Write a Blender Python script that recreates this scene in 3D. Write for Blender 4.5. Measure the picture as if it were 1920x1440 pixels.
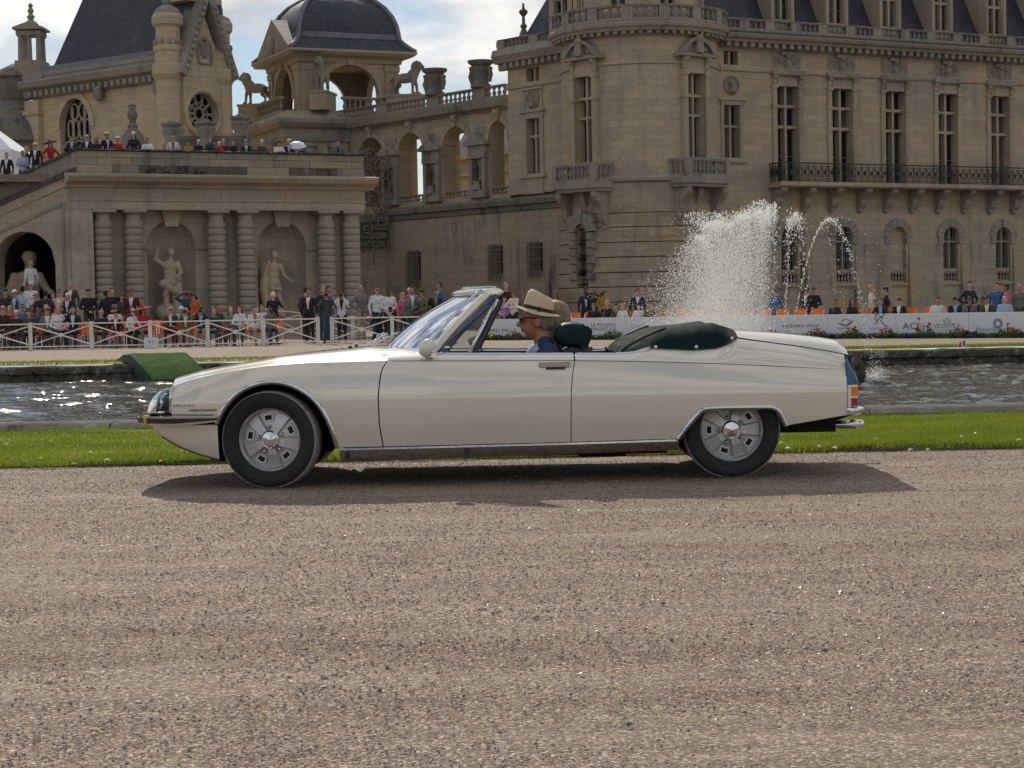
import bpy, bmesh, math, random
import numpy as np
from mathutils import Matrix, Vector, noise as mnoise
for _o in list(bpy.data.objects): bpy.data.objects.remove(_o)
scene = bpy.context.scene
R = math.radians
# ---------------------------------------------------------------- camera
# the photograph's pixels: 1920 x 1440, focal length in those pixels, horizon row, roll
FPX, HORIZON, ROLL, CAMZ = 3500.0, 576.0, 0.0195, 1.135
PITCH = math.atan((720 - HORIZON) / FPX)
_f = Vector((0, math.cos(PITCH), -math.sin(PITCH)))
_u = Vector((0, math.sin(PITCH), math.cos(PITCH)))
_r = Vector((1, 0, 0))
CAM = Vector((0, 0, CAMZ))
cam_data = bpy.data.cameras.new('camera')
cam = bpy.data.objects.new('camera', cam_data)
scene.collection.objects.link(cam)
_xc = _r * math.cos(ROLL) - _u * math.sin(ROLL)
_yc = _r * math.sin(ROLL) + _u * math.cos(ROLL)
_m = Matrix.Identity(4)
for _i in range(3):
    _m[_i][0], _m[_i][1], _m[_i][2], _m[_i][3] = _xc[_i], _yc[_i], -_f[_i], CAM[_i]
cam.matrix_world = _m
cam_data.sensor_width = 36.0
cam_data.lens = FPX / 1920.0 * 36.0
cam_data.clip_start, cam_data.clip_end = 0.1, 9000.0
scene.camera = cam

def ray(px, py):
    dx, dy = px - 960.0, 720.0 - py
    tx = dx * math.cos(ROLL) + dy * math.sin(ROLL)
    ty = -dx * math.sin(ROLL) + dy * math.cos(ROLL)
    return _r * tx + _u * ty + _f * FPX
def P(px, py, Y):
    d = ray(px, py); return CAM + d * (Y / d.y)
def G(px, py, z=0.0):
    d = ray(px, py); return CAM + d * ((z - CAMZ) / d.z)

# ---------------------------------------------------------------- sky, sun, exposure
SUN_EL, SUN_AZ = 37.0, -12.5        # azimuth from the view axis (+Y), negative = to the left
world = bpy.data.worlds.new('World'); scene.world = world; world.use_nodes = True
wt = world.node_tree; wt.nodes.clear()
def wn(t, **kw):
    n = wt.nodes.new(t)
    for k, v in kw.items(): setattr(n, k, v)
    return n
w_out = wn('ShaderNodeOutputWorld'); w_bg = wn('ShaderNodeBackground')
w_sky = wn('ShaderNodeTexSky', sky_type='NISHITA', sun_disc=False)
w_sky.sun_elevation = R(SUN_EL); w_sky.sun_rotation = R(SUN_AZ); w_sky.air_density = 1.0; w_sky.dust_density = 0.25; w_sky.ozone_density = 2.0
w_tc = wn('ShaderNodeTexCoord'); w_sep = wn('ShaderNodeSeparateXYZ')
w_add = wn('ShaderNodeMath', operation='ADD'); w_add.inputs[1].default_value = 0.22
w_max = wn('ShaderNodeMath', operation='MAXIMUM'); w_max.inputs[1].default_value = 0.1
w_dx = wn('ShaderNodeMath', operation='DIVIDE'); w_dy = wn('ShaderNodeMath', operation='DIVIDE')
w_cmb = wn('ShaderNodeCombineXYZ')
w_n1 = wn('ShaderNodeTexNoise'); w_n1.inputs['Scale'].default_value = 1.55; w_n1.inputs['Detail'].default_value = 9; w_n1.inputs['Roughness'].default_value = 0.58; w_n1.inputs['Distortion'].default_value = 0.25
w_r1 = wn('ShaderNodeValToRGB'); w_r1.color_ramp.elements[0].position = 0.44; w_r1.color_ramp.elements[1].position = 0.54
w_n2 = wn('ShaderNodeTexNoise'); w_n2.inputs['Scale'].default_value = 3.2; w_n2.inputs['Detail'].default_value = 6; w_n2.inputs['Roughness'].default_value = 0.55
w_r2 = wn('ShaderNodeValToRGB')
w_r2.color_ramp.elements[0].position = 0.36; w_r2.color_ramp.elements[0].color = (5.6, 5.9, 6.6, 1)
w_r2.color_ramp.elements[1].position = 0.60; w_r2.color_ramp.elements[1].color = (13.5, 13.3, 12.9, 1)
w_mix = wn('ShaderNodeMixRGB'); w_bg.inputs['Strength'].default_value = 0.076
L = wt.links.new
L(w_tc.outputs['Generated'], w_sep.inputs[0]); L(w_sep.outputs['Z'], w_max.inputs[0]); L(w_max.outputs[0], w_add.inputs[0])
L(w_sep.outputs['X'], w_dx.inputs[0]); L(w_add.outputs[0], w_dx.inputs[1]); L(w_sep.outputs['Y'], w_dy.inputs[0]); L(w_add.outputs[0], w_dy.inputs[1])
L(w_dx.outputs[0], w_cmb.inputs[0]); L(w_dy.outputs[0], w_cmb.inputs[1]); w_cmb.inputs[2].default_value = 2.7
w_map = wn('ShaderNodeMapping'); w_map.inputs['Scale'].default_value = (1.9, 1.0, 1.0); w_map.inputs['Location'].default_value = (3.1, 0.4, 0.0)
w_str = wn('ShaderNodeMapping'); w_str.inputs['Scale'].default_value = (2.6, 2.6, 6.5); w_str.inputs['Location'].default_value = (1.3, 0.0, 0.42)
L(w_tc.outputs['Generated'], w_str.inputs[0])
L(w_str.outputs[0], w_n1.inputs['Vector']); L(w_str.outputs[0], w_n2.inputs['Vector'])
L(w_n1.outputs[0], w_r1.inputs[0]); L(w_n2.outputs[0], w_r2.inputs[0])
L(w_r1.outputs[0], w_mix.inputs[0]); L(w_sky.outputs[0], w_mix.inputs[1]); L(w_r2.outputs[0], w_mix.inputs[2])
L(w_mix.outputs[0], w_bg.inputs['Color']); L(w_bg.outputs[0], w_out.inputs[0])

sun_data = bpy.data.lights.new('sun', 'SUN'); sun_data.energy = 3.2; sun_data.angle = R(0.53); sun_data.color = (1.0, 0.90, 0.75)
sun = bpy.data.objects.new('sun', sun_data); scene.collection.objects.link(sun)
_sd = Vector((math.sin(R(SUN_AZ)) * math.cos(R(SUN_EL)), math.cos(R(SUN_AZ)) * math.cos(R(SUN_EL)), math.sin(R(SUN_EL))))
sun.rotation_euler = _sd.to_track_quat('Z', 'Y').to_euler(); sun.location = (0, 0, 60)
vs = scene.view_settings
vs.view_transform = 'Standard'; vs.look = 'None'; vs.exposure = 0.0; vs.gamma = 1.0; vs.use_curve_mapping = False
scene.render.engine = 'CYCLES'

# ---------------------------------------------------------------- helpers
rng = random.Random(7)
def link(o): scene.collection.objects.link(o); return o
def tag(o, label=None, cat=None, group=None, kind=None):
    if label: o['label'] = label
    if cat: o['category'] = cat
    if group: o['group'] = group
    if kind: o['kind'] = kind
    return o
def empty(name, loc, label=None, cat=None, group=None, rz=0.0):
    o = bpy.data.objects.new(name, None); o.empty_display_size = 0.1
    o.location = loc; o.rotation_euler = (0, 0, rz); link(o); return tag(o, label, cat, group)
I4 = Matrix.Identity(4)
def T(x, y=0.0, z=0.0): return Matrix.Translation((x, y, z))
def RZ(a): return Matrix.Rotation(a, 4, 'Z')
def obj(name, mesh, parent=None, M=None, mats=None):
    o = bpy.data.objects.new(name, mesh); link(o)
    if parent is not None: o.parent = parent
    if M is not None: o.matrix_basis = M
    return o
class MB:
    """collects shapes, build() makes them ONE mesh"""
    def __init__(s): s.v = []; s.f = []; s.mi = []; s.cur = 0
    def add(s, vs, fs, M=None):
        b = len(s.v)
        if M is not None: vs = [tuple(M @ Vector(v)) for v in vs]
        s.v.extend(vs); s.f.extend([tuple(i + b for i in f) for f in fs]); s.mi.extend([s.cur] * len(fs)); return s
    def box(s, x0, x1, y0, y1, z0, z1, M=None):
        vs = [(x0,y0,z0),(x1,y0,z0),(x1,y1,z0),(x0,y1,z0),(x0,y0,z1),(x1,y0,z1),(x1,y1,z1),(x0,y1,z1)]
        return s.add(vs, [(0,3,2,1),(4,5,6,7),(0,1,5,4),(1,2,6,5),(2,3,7,6),(3,0,4,7)], M)
    def cbox(s, x0, x1, y0, y1, z0, z1, c=0.02, M=None):
        """box with bevelled vertical-front edges (chamfer on the -y face)"""
        vs = [(x0,y1,z0),(x1,y1,z0),(x1,y1,z1),(x0,y1,z1),(x0,y0+c,z0),(x1,y0+c,z0),(x1,y0+c,z1),(x0,y0+c,z1),
              (x0+c,y0,z0+c),(x1-c,y0,z0+c),(x1-c,y0,z1-c),(x0+c,y0,z1-c)]
        fs = [(0,3,2,1),(0,1,5,4),(1,2,6,5),(2,3,7,6),(3,0,4,7),(4,5,9,8),(5,6,10,9),(6,7,11,10),(7,4,8,11),(8,9,10,11)]
        return s.add(vs, fs, M)
    def prism(s, poly, y0, y1, M=None):
        """poly in (x,z), counter-clockwise seen from -y; extruded y0..y1"""
        n = len(poly)
        vs = [(p[0], y0, p[1]) for p in poly] + [(p[0], y1, p[1]) for p in poly]
        fs = [tuple(range(n)), tuple(range(2*n-1, n-1, -1))] + [(i, i+n, (i+1) % n + n, (i+1) % n) for i in range(n)]
        return s.add(vs, fs, M)
    def prismz(s, poly, z0, z1, M=None):
        n = len(poly)
        vs = [(p[0], p[1], z0) for p in poly] + [(p[0], p[1], z1) for p in poly]
        fs = [tuple(range(n-1, -1, -1)), tuple(range(n, 2*n))] + [(i, (i+1) % n, (i+1) % n + n, i+n) for i in range(n)]
        return s.add(vs, fs, M)
    def sweepx(s, prof, x0, x1, M=None):
        """profile in (y,z) swept along x (mouldings)"""
        n = len(prof)
        vs = [(x0, p[0], p[1]) for p in prof] + [(x1, p[0], p[1]) for p in prof]
        fs = [tuple(range(n-1, -1, -1)), tuple(range(n, 2*n))] + [(i, (i+1) % n, (i+1) % n + n, i+n) for i in range(n)]
        return s.add(vs, fs, M)
    def lathe(s, prof, seg=12, M=None, a0=0.0, a1=2*math.pi, cap=True):
        """profile [(r,z)] about z"""
        full = abs(a1 - a0 - 2*math.pi) < 1e-6; ns = seg if full else seg + 1
        vs = []
        for r, z in prof:
            for i in range(ns):
                a = a0 + (a1 - a0) * i / seg
                vs.append((r*math.cos(a), r*math.sin(a), z))
        fs = []
        for j in range(len(prof)-1):
            for i in range(seg):
                i2 = (i+1) % ns
                fs.append((j*ns+i, j*ns+i2, (j+1)*ns+i2, (j+1)*ns+i))
        if cap and full and prof[0][0] > 1e-5: fs.append(tuple(range(ns-1, -1, -1)))
        if cap and full and prof[-1][0] > 1e-5: fs.append(tuple(range((len(prof)-1)*ns, len(prof)*ns)))
        return s.add(vs, fs, M)
    def tube(s, pts, r, seg=6, M=None, cap=True):
        pts = [Vector(p) for p in pts]; n = len(pts)
        rs = r if isinstance(r, (list, tuple)) else [r]*n
        vs = []; up = None
        for i, p in enumerate(pts):
            d = (pts[min(i+1, n-1)] - pts[max(i-1, 0)]).normalized()
            if up is None: up = Vector((0,0,1)) if abs(d.z) < 0.9 else Vector((1,0,0))
            a = d.cross(up)
            if a.length < 1e-5: a = d.orthogonal()
            a.normalize(); b = a.cross(d).normalized(); up = b
            for k in range(seg):
                t = 2*math.pi*k/seg
                vs.append(tuple(p + a*(rs[i]*math.cos(t)) + b*(rs[i]*math.sin(t))))
        fs = [(i*seg+k, i*seg+(k+1) % seg, (i+1)*seg+(k+1) % seg, (i+1)*seg+k) for i in range(n-1) for k in range(seg)]
        if cap: fs += [tuple(range(seg-1, -1, -1)), tuple(range((n-1)*seg, n*seg))]
        return s.add(vs, fs, M)
    def grid(s, rows, M=None, closed=False):
        nr, nc = len(rows), len(rows[0])
        vs = [tuple(p) for r in rows for p in r]
        fs = []
        for j in range(nr-1):
            for i in range(nc if closed else nc-1):
                i2 = (i+1) % nc
                fs.append((j*nc+i, j*nc+i2, (j+1)*nc+i2, (j+1)*nc+i))
        return s.add(vs, fs, M)
    def ball(s, c, r, seg=10, rings=7, M=None):
        if not isinstance(r, (tuple, list)): r = (r, r, r)
        prof = [(math.sin(math.pi*j/rings), -math.cos(math.pi*j/rings)) for j in range(rings+1)]
        prof[0] = (0.0, -1.0); prof[-1] = (0.0, 1.0)
        MM = Matrix.Translation(c) @ Matrix.Diagonal((r[0], r[1], r[2], 1))
        return s.lathe(prof, seg, (M @ MM) if M is not None else MM)
    def mesh(s, name, mats, smooth=False, angle=None, fix=False):
        me = bpy.data.meshes.new(name); me.from_pydata(s.v, [], s.f)
        if not isinstance(mats, (list, tuple)): mats = [mats]
        for m in mats: me.materials.append(m)
        if len(mats) > 1: me.polygons.foreach_set('material_index', s.mi)
        if fix:
            bm = bmesh.new(); bm.from_mesh(me); bmesh.ops.remove_doubles(bm, verts=bm.verts, dist=1e-5)
            bmesh.ops.recalc_face_normals(bm, faces=bm.faces); bm.to_mesh(me); bm.free()
        if smooth: me.polygons.foreach_set('use_smooth', [True]*len(me.polygons))
        if smooth and angle is not None:
            try: me.set_sharp_from_angle(angle=R(angle))
            except Exception: pass
        me.update(); return me
    def build(s, name, mats, parent=None, M=None, smooth=False, angle=None, fix=False):
        return obj(name, s.mesh(name, mats, smooth, angle, fix), parent, M)
def copy_tree(o, parent=None, M=None):
    c = o.copy(); scene.collection.objects.link(c); c.parent = parent
    if M is not None: c.matrix_basis = M
    for ch in list(o.children): copy_tree(ch, c)
    return c
def spline(pts, n):
    """Catmull-Rom through 2-D/3-D points, n samples"""
    pts = [Vector(p) for p in pts]; m = len(pts); out = []
    for k in range(n):
        t = k/(n-1)*(m-1); i = min(int(t), m-2); f = t-i
        p0, p1, p2, p3 = pts[max(i-1,0)], pts[i], pts[i+1], pts[min(i+2,m-1)]
        out.append(0.5*((2*p1)+(p2-p0)*f+(2*p0-5*p1+4*p2-p3)*f*f+(3*p1-p0-3*p2+p3)*f**3))
    return out
def lerp_tab(tab, x, smooth=False):
    if x <= tab[0][0]: return tab[0][1]
    for (a, b), (c, d) in zip(tab, tab[1:]):
        if x <= c:
            t = (x-a)/(c-a)
            if smooth: t = t*t*(3-2*t)
            return b+(d-b)*t
    return tab[-1][1]
# ---------------------------------------------------------------- materials
MAT = {}
class NT:
    def __init__(s, name):
        s.m = bpy.data.materials.new(name); s.m.use_nodes = True; s.t = s.m.node_tree; s.t.nodes.clear()
        s.out = s.t.nodes.new('ShaderNodeOutputMaterial'); s.b = s.t.nodes.new('ShaderNodeBsdfPrincipled')
        s.t.links.new(s.b.outputs[0], s.out.inputs[0]); s._tc = None
    def n(s, t, **kw):
        x = s.t.nodes.new(t)
        for k, v in kw.items():
            if k in x.inputs.keys(): x.inputs[k].default_value = v
            else: setattr(x, k, v)
        return x
    def l(s, a, b): s.t.links.new(a, b)
    def coord(s, kind='Object'):
        if s._tc is None: s._tc = s.n('ShaderNodeTexCoord')
        return s._tc.outputs[kind]
    def noise(s, scale, detail=4, rough=0.55, vec=None, dist=0.0, kind='Object'):
        x = s.n('ShaderNodeTexNoise'); x.inputs['Scale'].default_value = scale; x.inputs['Detail'].default_value = detail
        x.inputs['Roughness'].default_value = rough; x.inputs['Distortion'].default_value = dist
        s.l(vec if vec is not None else s.coord(kind), x.inputs['Vector']); return x.outputs[0]
    def ramp(s, fac, stops):
        r = s.n('ShaderNodeValToRGB'); e = r.color_ramp.elements
        while len(e) < len(stops): e.new(0.5)
        for el, (p, c) in zip(e, stops):
            el.position = p; el.color = (c[0], c[1], c[2], 1) if isinstance(c, (tuple, list)) else (c, c, c, 1)
        s.l(fac, r.inputs[0]); return r.outputs[0]
    def mix(s, fac, a, b, mode='MIX'):
        x = s.n('ShaderNodeMixRGB', blend_type=mode)
        for i, q in ((0, fac), (1, a), (2, b)):
            if hasattr(q, 'links'): s.l(q, x.inputs[i])
            elif i == 0: x.inputs[0].default_value = q
            else: x.inputs[i].default_value = (q[0], q[1], q[2], 1)
        return x.outputs[0]
    def math(s, op, a, b=None):
        x = s.n('ShaderNodeMath', operation=op)
        for i, q in ((0, a), (1, b)):
            if q is None: continue
            if hasattr(q, 'links'): s.l(q, x.inputs[i])
            else: x.inputs[i].default_value = q
        return x.outputs[0]
    def scaled(s, sc, kind='Object', loc=(0,0,0)):
        m = s.n('ShaderNodeMapping'); m.inputs['Scale'].default_value = sc; m.inputs['Location'].default_value = loc
        s.l(s.coord(kind), m.inputs[0]); return m.outputs[0]
    def bump(s, h, strength=0.3, dist=0.02):
        x = s.n('ShaderNodeBump'); x.inputs['Strength'].default_value = strength; x.inputs['Distance'].default_value = dist
        s.l(h, x.inputs['Height']); s.l(x.outputs[0], s.b.inputs['Normal'])
    def col(s, c):
        if hasattr(c, 'links'): s.l(c, s.b.inputs['Base Color'])
        else: s.b.inputs['Base Color'].default_value = (c[0], c[1], c[2], 1)
    def rough(s, r):
        if hasattr(r, 'links'): s.l(r, s.b.inputs['Roughness'])
        else: s.b.inputs['Roughness'].default_value = r
def plain(name, c, rough=0.6, metal=0.0, coat=0.0, var=0.12, scale=8.0, spec=0.5, bump=0.0, kind='Object'):
    """procedural material with a slight tonal variation"""
    if name in MAT: return MAT[name]
    t = NT(name)
    f = t.noise(scale, 5, 0.6, kind=kind)
    d = t.ramp(f, [(0.3, tuple(x*(1-var) for x in c)), (0.7, tuple(min(1, x*(1+var)) for x in c))])
    t.col(d); t.rough(t.ramp(t.noise(scale*2.3, 3, kind=kind), [(0.3, max(0.02, rough*0.88)), (0.7, min(1, rough*1.12))]))
    t.b.inputs['Metallic'].default_value = metal; t.b.inputs['Coat Weight'].default_value = coat; t.b.inputs['Coat Roughness'].default_value = 0.03
    t.b.inputs['Specular IOR Level'].default_value = spec
    if bump: t.bump(t.noise(scale*6, 4, kind=kind), bump, 0.01)
    MAT[name] = t.m; return t.m
def stone(name, base, dark, course=0.36, block=1.25, stain=0.5, axes='xz', streak=True, joint=0.62, rust=0.0, rel=0.25):
    """weathered limestone: block-to-block tone, fine joints, grey lichen and dark run-off streaks"""
    t = NT(name)
    if axes == 'xz':
        sp = t.n('ShaderNodeSeparateXYZ'); t.l(t.coord('Object'), sp.inputs[0]); cb = t.n('ShaderNodeCombineXYZ')
        t.l(sp.outputs[0], cb.inputs[0]); t.l(sp.outputs[2], cb.inputs[1]); vec = cb.outputs[0]
    else:   # 'cyl': round the axis
        sp = t.n('ShaderNodeSeparateXYZ'); t.l(t.coord('Object'), sp.inputs[0]); cb = t.n('ShaderNodeCombineXYZ')
        a = t.math('MULTIPLY', t.math('ARCTAN2', sp.outputs[0], t.math('MULTIPLY', sp.outputs[1], -1.0)), 4.2)
        t.l(a, cb.inputs[0]); t.l(sp.outputs[2], cb.inputs[1]); vec = cb.outputs[0]
    br = t.n('ShaderNodeTexBrick'); t.l(vec, br.inputs['Vector'])
    br.inputs['Scale'].default_value = 1.0; br.inputs['Brick Width'].default_value = block; br.inputs['Row Height'].default_value = course
    br.inputs['Mortar Size'].default_value = 0.010; br.inputs['Mortar Smooth'].default_value = 0.4; br.inputs['Bias'].default_value = 0.0
    br.inputs['Color1'].default_value = (0.88, 0.88, 0.89, 1); br.inputs['Color2'].default_value = (1.08, 1.06, 1.03, 1)
    br.inputs['Mortar'].default_value = (joint, joint, joint, 1)
    warm = tuple(x*y for x, y in zip(base, (1.08, 1.0, 0.86))); cool = tuple(x*y for x, y in zip(base, (0.82, 0.84, 0.88)))
    c = t.ramp(t.noise(0.35, 6, 0.6), [(0.34, cool), (0.5, base), (0.68, warm)])
    c = t.mix(1.0, c, br.outputs['Color'], 'MULTIPLY')
    fine = t.ramp(t.noise(7.0, 8, 0.7), [(0.3, 0.78), (0.7, 1.12)]); c = t.mix(1.0, c, fine, 'MULTIPLY')
    if streak:
        st = t.noise(1.0, 7, 0.65, vec=t.scaled((1.6, 1.6, 0.16)))
        sm = t.noise(0.22, 4, 0.6, vec=t.scaled((1, 1, 1), loc=(3.3, 1.7, 9.1)))
        m = t.math('MULTIPLY', t.ramp(st, [(0.50, 0.0), (0.66, 1.0)]), t.ramp(sm, [(0.40, 0.0), (0.62, 1.0)]))
        c = t.mix(t.math('MULTIPLY', m, stain), c, dark)
    if rust:
        rm = t.ramp(t.noise(0.9, 6, 0.7, vec=t.scaled((0.4, 0.4, 2.2), loc=(7.7, 0, 2))), [(0.60, 0.0), (0.72, 1.0)])
        c = t.mix(t.math('MULTIPLY', rm, rust), c, (0.23, 0.11, 0.035))
    t.col(c); t.rough(0.88); t.b.inputs['Specular IOR Level'].default_value = 0.25
    h = t.mix(0.5, br.outputs['Fac'], t.noise(9.0, 8, 0.7)); hh = t.math('SUBTRACT', t.noise(11.0, 8, 0.7), t.math('MULTIPLY', br.outputs['Fac'], 1.2))
    t.bump(hh, rel, 0.02)
    MAT[name] = t.m; return t.m
STONE = stone('wing_stone', (0.43, 0.362, 0.265), (0.06, 0.055, 0.05), stain=0.35)
STONE_CYL = stone('tower_stone', (0.45, 0.38, 0.28), (0.06, 0.055, 0.05), axes='cyl', stain=0.35, rust=0.0)
STONE_RUST = stone('tower_base_stone', (0.39, 0.335, 0.25), (0.06, 0.055, 0.05), axes='cyl', stain=0.6, rust=0.8)
STONE_CHAPEL = stone('chapel_stone', (0.52, 0.43, 0.30), (0.07, 0.065, 0.055), stain=0.25)
STONE_PAV = stone('pavilion_stone', (0.43, 0.372, 0.295), (0.06, 0.055, 0.05), stain=0.45, course=0.55, block=1.4)
STONE_LOW = stone('lower_wall_stone', (0.37, 0.32, 0.24), (0.035, 0.033, 0.032), stain=0.95, joint=0.6)
TRIM = stone('weathered_trim_stone', (0.31, 0.285, 0.245), (0.045, 0.043, 0.04), stain=0.75, course=3.0, block=1.6, joint=0.7)
TRIM_L = stone('pale_trim_stone', (0.40, 0.345, 0.26), (0.06, 0.055, 0.05), stain=0.4, course=3.0, block=1.9, joint=0.7)
CARVED = stone('carved_stone', (0.33, 0.295, 0.24), (0.05, 0.048, 0.044), stain=0.6, course=9.0, block=9.0, joint=0.9, rel=0.5)
COLSTONE = stone('column_stone', (0.36, 0.325, 0.275), (0.07, 0.065, 0.06), stain=0.35, course=9.0, block=9.0, joint=0.9)
STATUE = stone('statue_stone', (0.52, 0.44, 0.32), (0.12, 0.10, 0.08), stain=0.55, course=9.0, block=9.0, joint=1.0)
LICHEN = stone('lichen_stone', (0.20, 0.19, 0.165), (0.025, 0.025, 0.024), stain=0.9, course=9.0, block=9.0, joint=0.9, rel=0.7)
def mottled(name, lo, mid, hi, sc=5.0):
    t = NT(name); a = t.noise(sc, 9, 0.72); b = t.noise(sc*0.25, 5, 0.6); c = t.ramp(t.mix(0.45, a, b), [(0.40, lo), (0.47, mid), (0.54, mid), (0.60, hi)])
    t.col(c); t.rough(0.9); t.b.inputs['Specular IOR Level'].default_value = 0.2; t.bump(t.noise(sc*3, 8, 0.75), 0.9, 0.03); MAT[name] = t.m; return t.m
BANK = mottled('lichened_bank_stone', (0.018, 0.018, 0.016), (0.085, 0.078, 0.064), (0.26, 0.25, 0.225), 6.0)
COPING = mottled('grey_coping_stone', (0.05, 0.048, 0.042), (0.135, 0.125, 0.108), (0.23, 0.215, 0.19), 3.5)
WEATHER = mottled('blackened_block', (0.03, 0.029, 0.026), (0.12, 0.11, 0.09), (0.24, 0.21, 0.165), 1.6)
def slate():
    t = NT('slate'); sp = t.n('ShaderNodeSeparateXYZ'); t.l(t.coord('Object'), sp.inputs[0]); cb = t.n('ShaderNodeCombineXYZ')
    t.l(sp.outputs[0], cb.inputs[0]); t.l(sp.outputs[2], cb.inputs[1])
    br = t.n('ShaderNodeTexBrick'); t.l(cb.outputs[0], br.inputs['Vector']); br.inputs['Brick Width'].default_value = 0.26; br.inputs['Row Height'].default_value = 0.13
    br.inputs['Mortar Size'].default_value = 0.008; br.inputs['Scale'].default_value = 1.0
    br.inputs['Color1'].default_value = (0.028, 0.032, 0.045, 1); br.inputs['Color2'].default_value = (0.060, 0.064, 0.078, 1); br.inputs['Mortar'].default_value = (0.012, 0.012, 0.014, 1)
    p = t.ramp(t.noise(0.5, 6, 0.6, vec=t.scaled((1.4, 1.4, 0.35))), [(0.38, (0.75, 0.8, 1.0)), (0.55, (1, 1, 1)), (0.7, (1.6, 1.5, 1.3))])
    t.col(t.mix(1.0, br.outputs[0], p, 'MULTIPLY')); t.rough(0.55); t.bump(t.math('MULTIPLY', br.outputs['Fac'], -1.0), 0.4, 0.02)
    MAT['slate'] = t.m; return t.m
SLATE = slate()
LEAD = plain('lead_flashing', (0.16, 0.17, 0.19), 0.55, var=0.25, scale=3)
GLASS_DARK = plain('window_pane', (0.012, 0.013, 0.015), 0.18, var=0.5, scale=0.9)
PANES = [GLASS_DARK, GLASS_DARK, GLASS_DARK, plain('pane_reflection_grey', (0.035, 0.037, 0.042), 0.25, var=0.6, scale=0.7), plain('curtained_pane', (0.085, 0.08, 0.072), 0.3, var=0.5, scale=1.3)]  # the grey-blue pane has a faint reflection put into its colour
IRON = plain('wrought_iron', (0.016, 0.016, 0.017), 0.6, var=0.3)
RUSTY = plain('old_grille_iron', (0.17, 0.145, 0.12), 0.8, var=0.35, scale=20)
BRONZE = plain('dark_bronze', (0.025, 0.028, 0.03), 0.5, var=0.4)
FENCE_WHITE = plain('fence_white', (0.72, 0.69, 0.62), 0.5, var=0.06)
COPPER = plain('verdigris', (0.16, 0.24, 0.20), 0.7, var=0.3)
WINFRAME = plain('window_frame_paint', (0.22, 0.19, 0.145), 0.6, var=0.1)
def gravel():
    t = NT('gravel')
    v = t.n('ShaderNodeTexVoronoi'); v.inputs['Scale'].default_value = 105.0; t.l(t.coord('Object'), v.inputs['Vector'])
    vs_ = t.n('ShaderNodeSeparateColor'); t.l(v.outputs['Color'], vs_.inputs[0])
    st = t.ramp(vs_.outputs[0], [(0.0, (0.085, 0.065, 0.050)), (0.22, (0.172, 0.130, 0.098)), (0.75, (0.262, 0.200, 0.152)), (1.0, (0.50, 0.43, 0.355))])
    big = t.ramp(t.noise(0.9, 7, 0.62, vec=t.scaled((0.16, 1.5, 1.0))), [(0.30, (0.72, 0.62, 0.52)), (0.5, (1.0, 0.95, 0.90)), (0.70, (1.16, 1.15, 1.15))])
    tr = t.ramp(t.noise(3.2, 6, 0.65, vec=t.scaled((0.30, 2.2, 1.0), loc=(4, 2, 0))), [(0.36, 0.80), (0.62, 1.08)])
    c = t.mix(1.0, t.mix(1.0, st, big, 'MULTIPLY'), tr, 'MULTIPLY'); t.col(c)
    t.rough(t.ramp(vs_.outputs[1], [(0.0, 0.5), (0.12, 0.85), (1.0, 0.95)]))
    h = t.math('ADD', t.math('MULTIPLY', v.outputs['Distance'], -0.8), t.math('MULTIPLY', t.noise(9, 6, 0.7), 1.0)); t.bump(h, 0.6, 0.010)
    MAT['gravel'] = t.m; return t.m
GRAVEL = gravel()
def grassmat(name, a, b):
    t = NT(name); f = t.noise(1.1, 5, 0.6, vec=t.scaled((0.6, 1.5, 1.0))); f2 = t.noise(40, 2)
    c = t.ramp(f, [(0.3, a), (0.62, b), (0.8, tuple(x*y for x, y in zip(b, (1.4, 1.1, 0.9))))]); t.col(t.mix(0.35, c, t.ramp(f2, [(0.3, 0.02), (0.7, (0.2, 0.3, 0.06))])))
    t.rough(0.7); tr = t.n('ShaderNodeBsdfTranslucent'); t.l(c, tr.inputs[0]); ad = t.n('ShaderNodeMixShader'); ad.inputs[0].default_value = 0.45
    t.l(t.b.outputs[0], ad.inputs[1]); t.l(tr.outputs[0], ad.inputs[2]); t.l(ad.outputs[0], t.out.inputs[0]); MAT[name] = t.m; return t.m
GRASS = grassmat('lawn_grass', (0.15, 0.215, 0.012), (0.26, 0.315, 0.024))
LEAF = grassmat('shrub_leaf', (0.02, 0.05, 0.012), (0.05, 0.095, 0.022))
TURF = plain('artificial_turf', (0.022, 0.072, 0.008), 0.95, var=0.2, scale=2.0, bump=0.1, spec=0.08)
def watermat():
    t = NT('canal_water'); t.col((0.040, 0.035, 0.022)); t.rough(0.05); t.b.inputs['IOR'].default_value = 1.33; t.b.inputs['Specular IOR Level'].default_value = 0.5
    t.bump(t.noise(13, 1.5, 0.5), 0.55, 0.03); MAT['canal_water'] = t.m; return t.m
WATER = watermat()
def spraymat():
    t = NT('spray_drops'); t.col((0.9, 0.92, 0.95)); t.rough(0.15)
    tr = t.n('ShaderNodeBsdfTranslucent'); tr.inputs[0].default_value = (1.0, 1.0, 0.98, 1); ad = t.n('ShaderNodeMixShader'); ad.inputs[0].default_value = 0.85
    t.l(t.b.outputs[0], ad.inputs[1]); t.l(tr.outputs[0], ad.inputs[2]); t.l(ad.outputs[0], t.out.inputs[0]); MAT['spray_drops'] = t.m; return t.m
SPRAY = spraymat()
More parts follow.
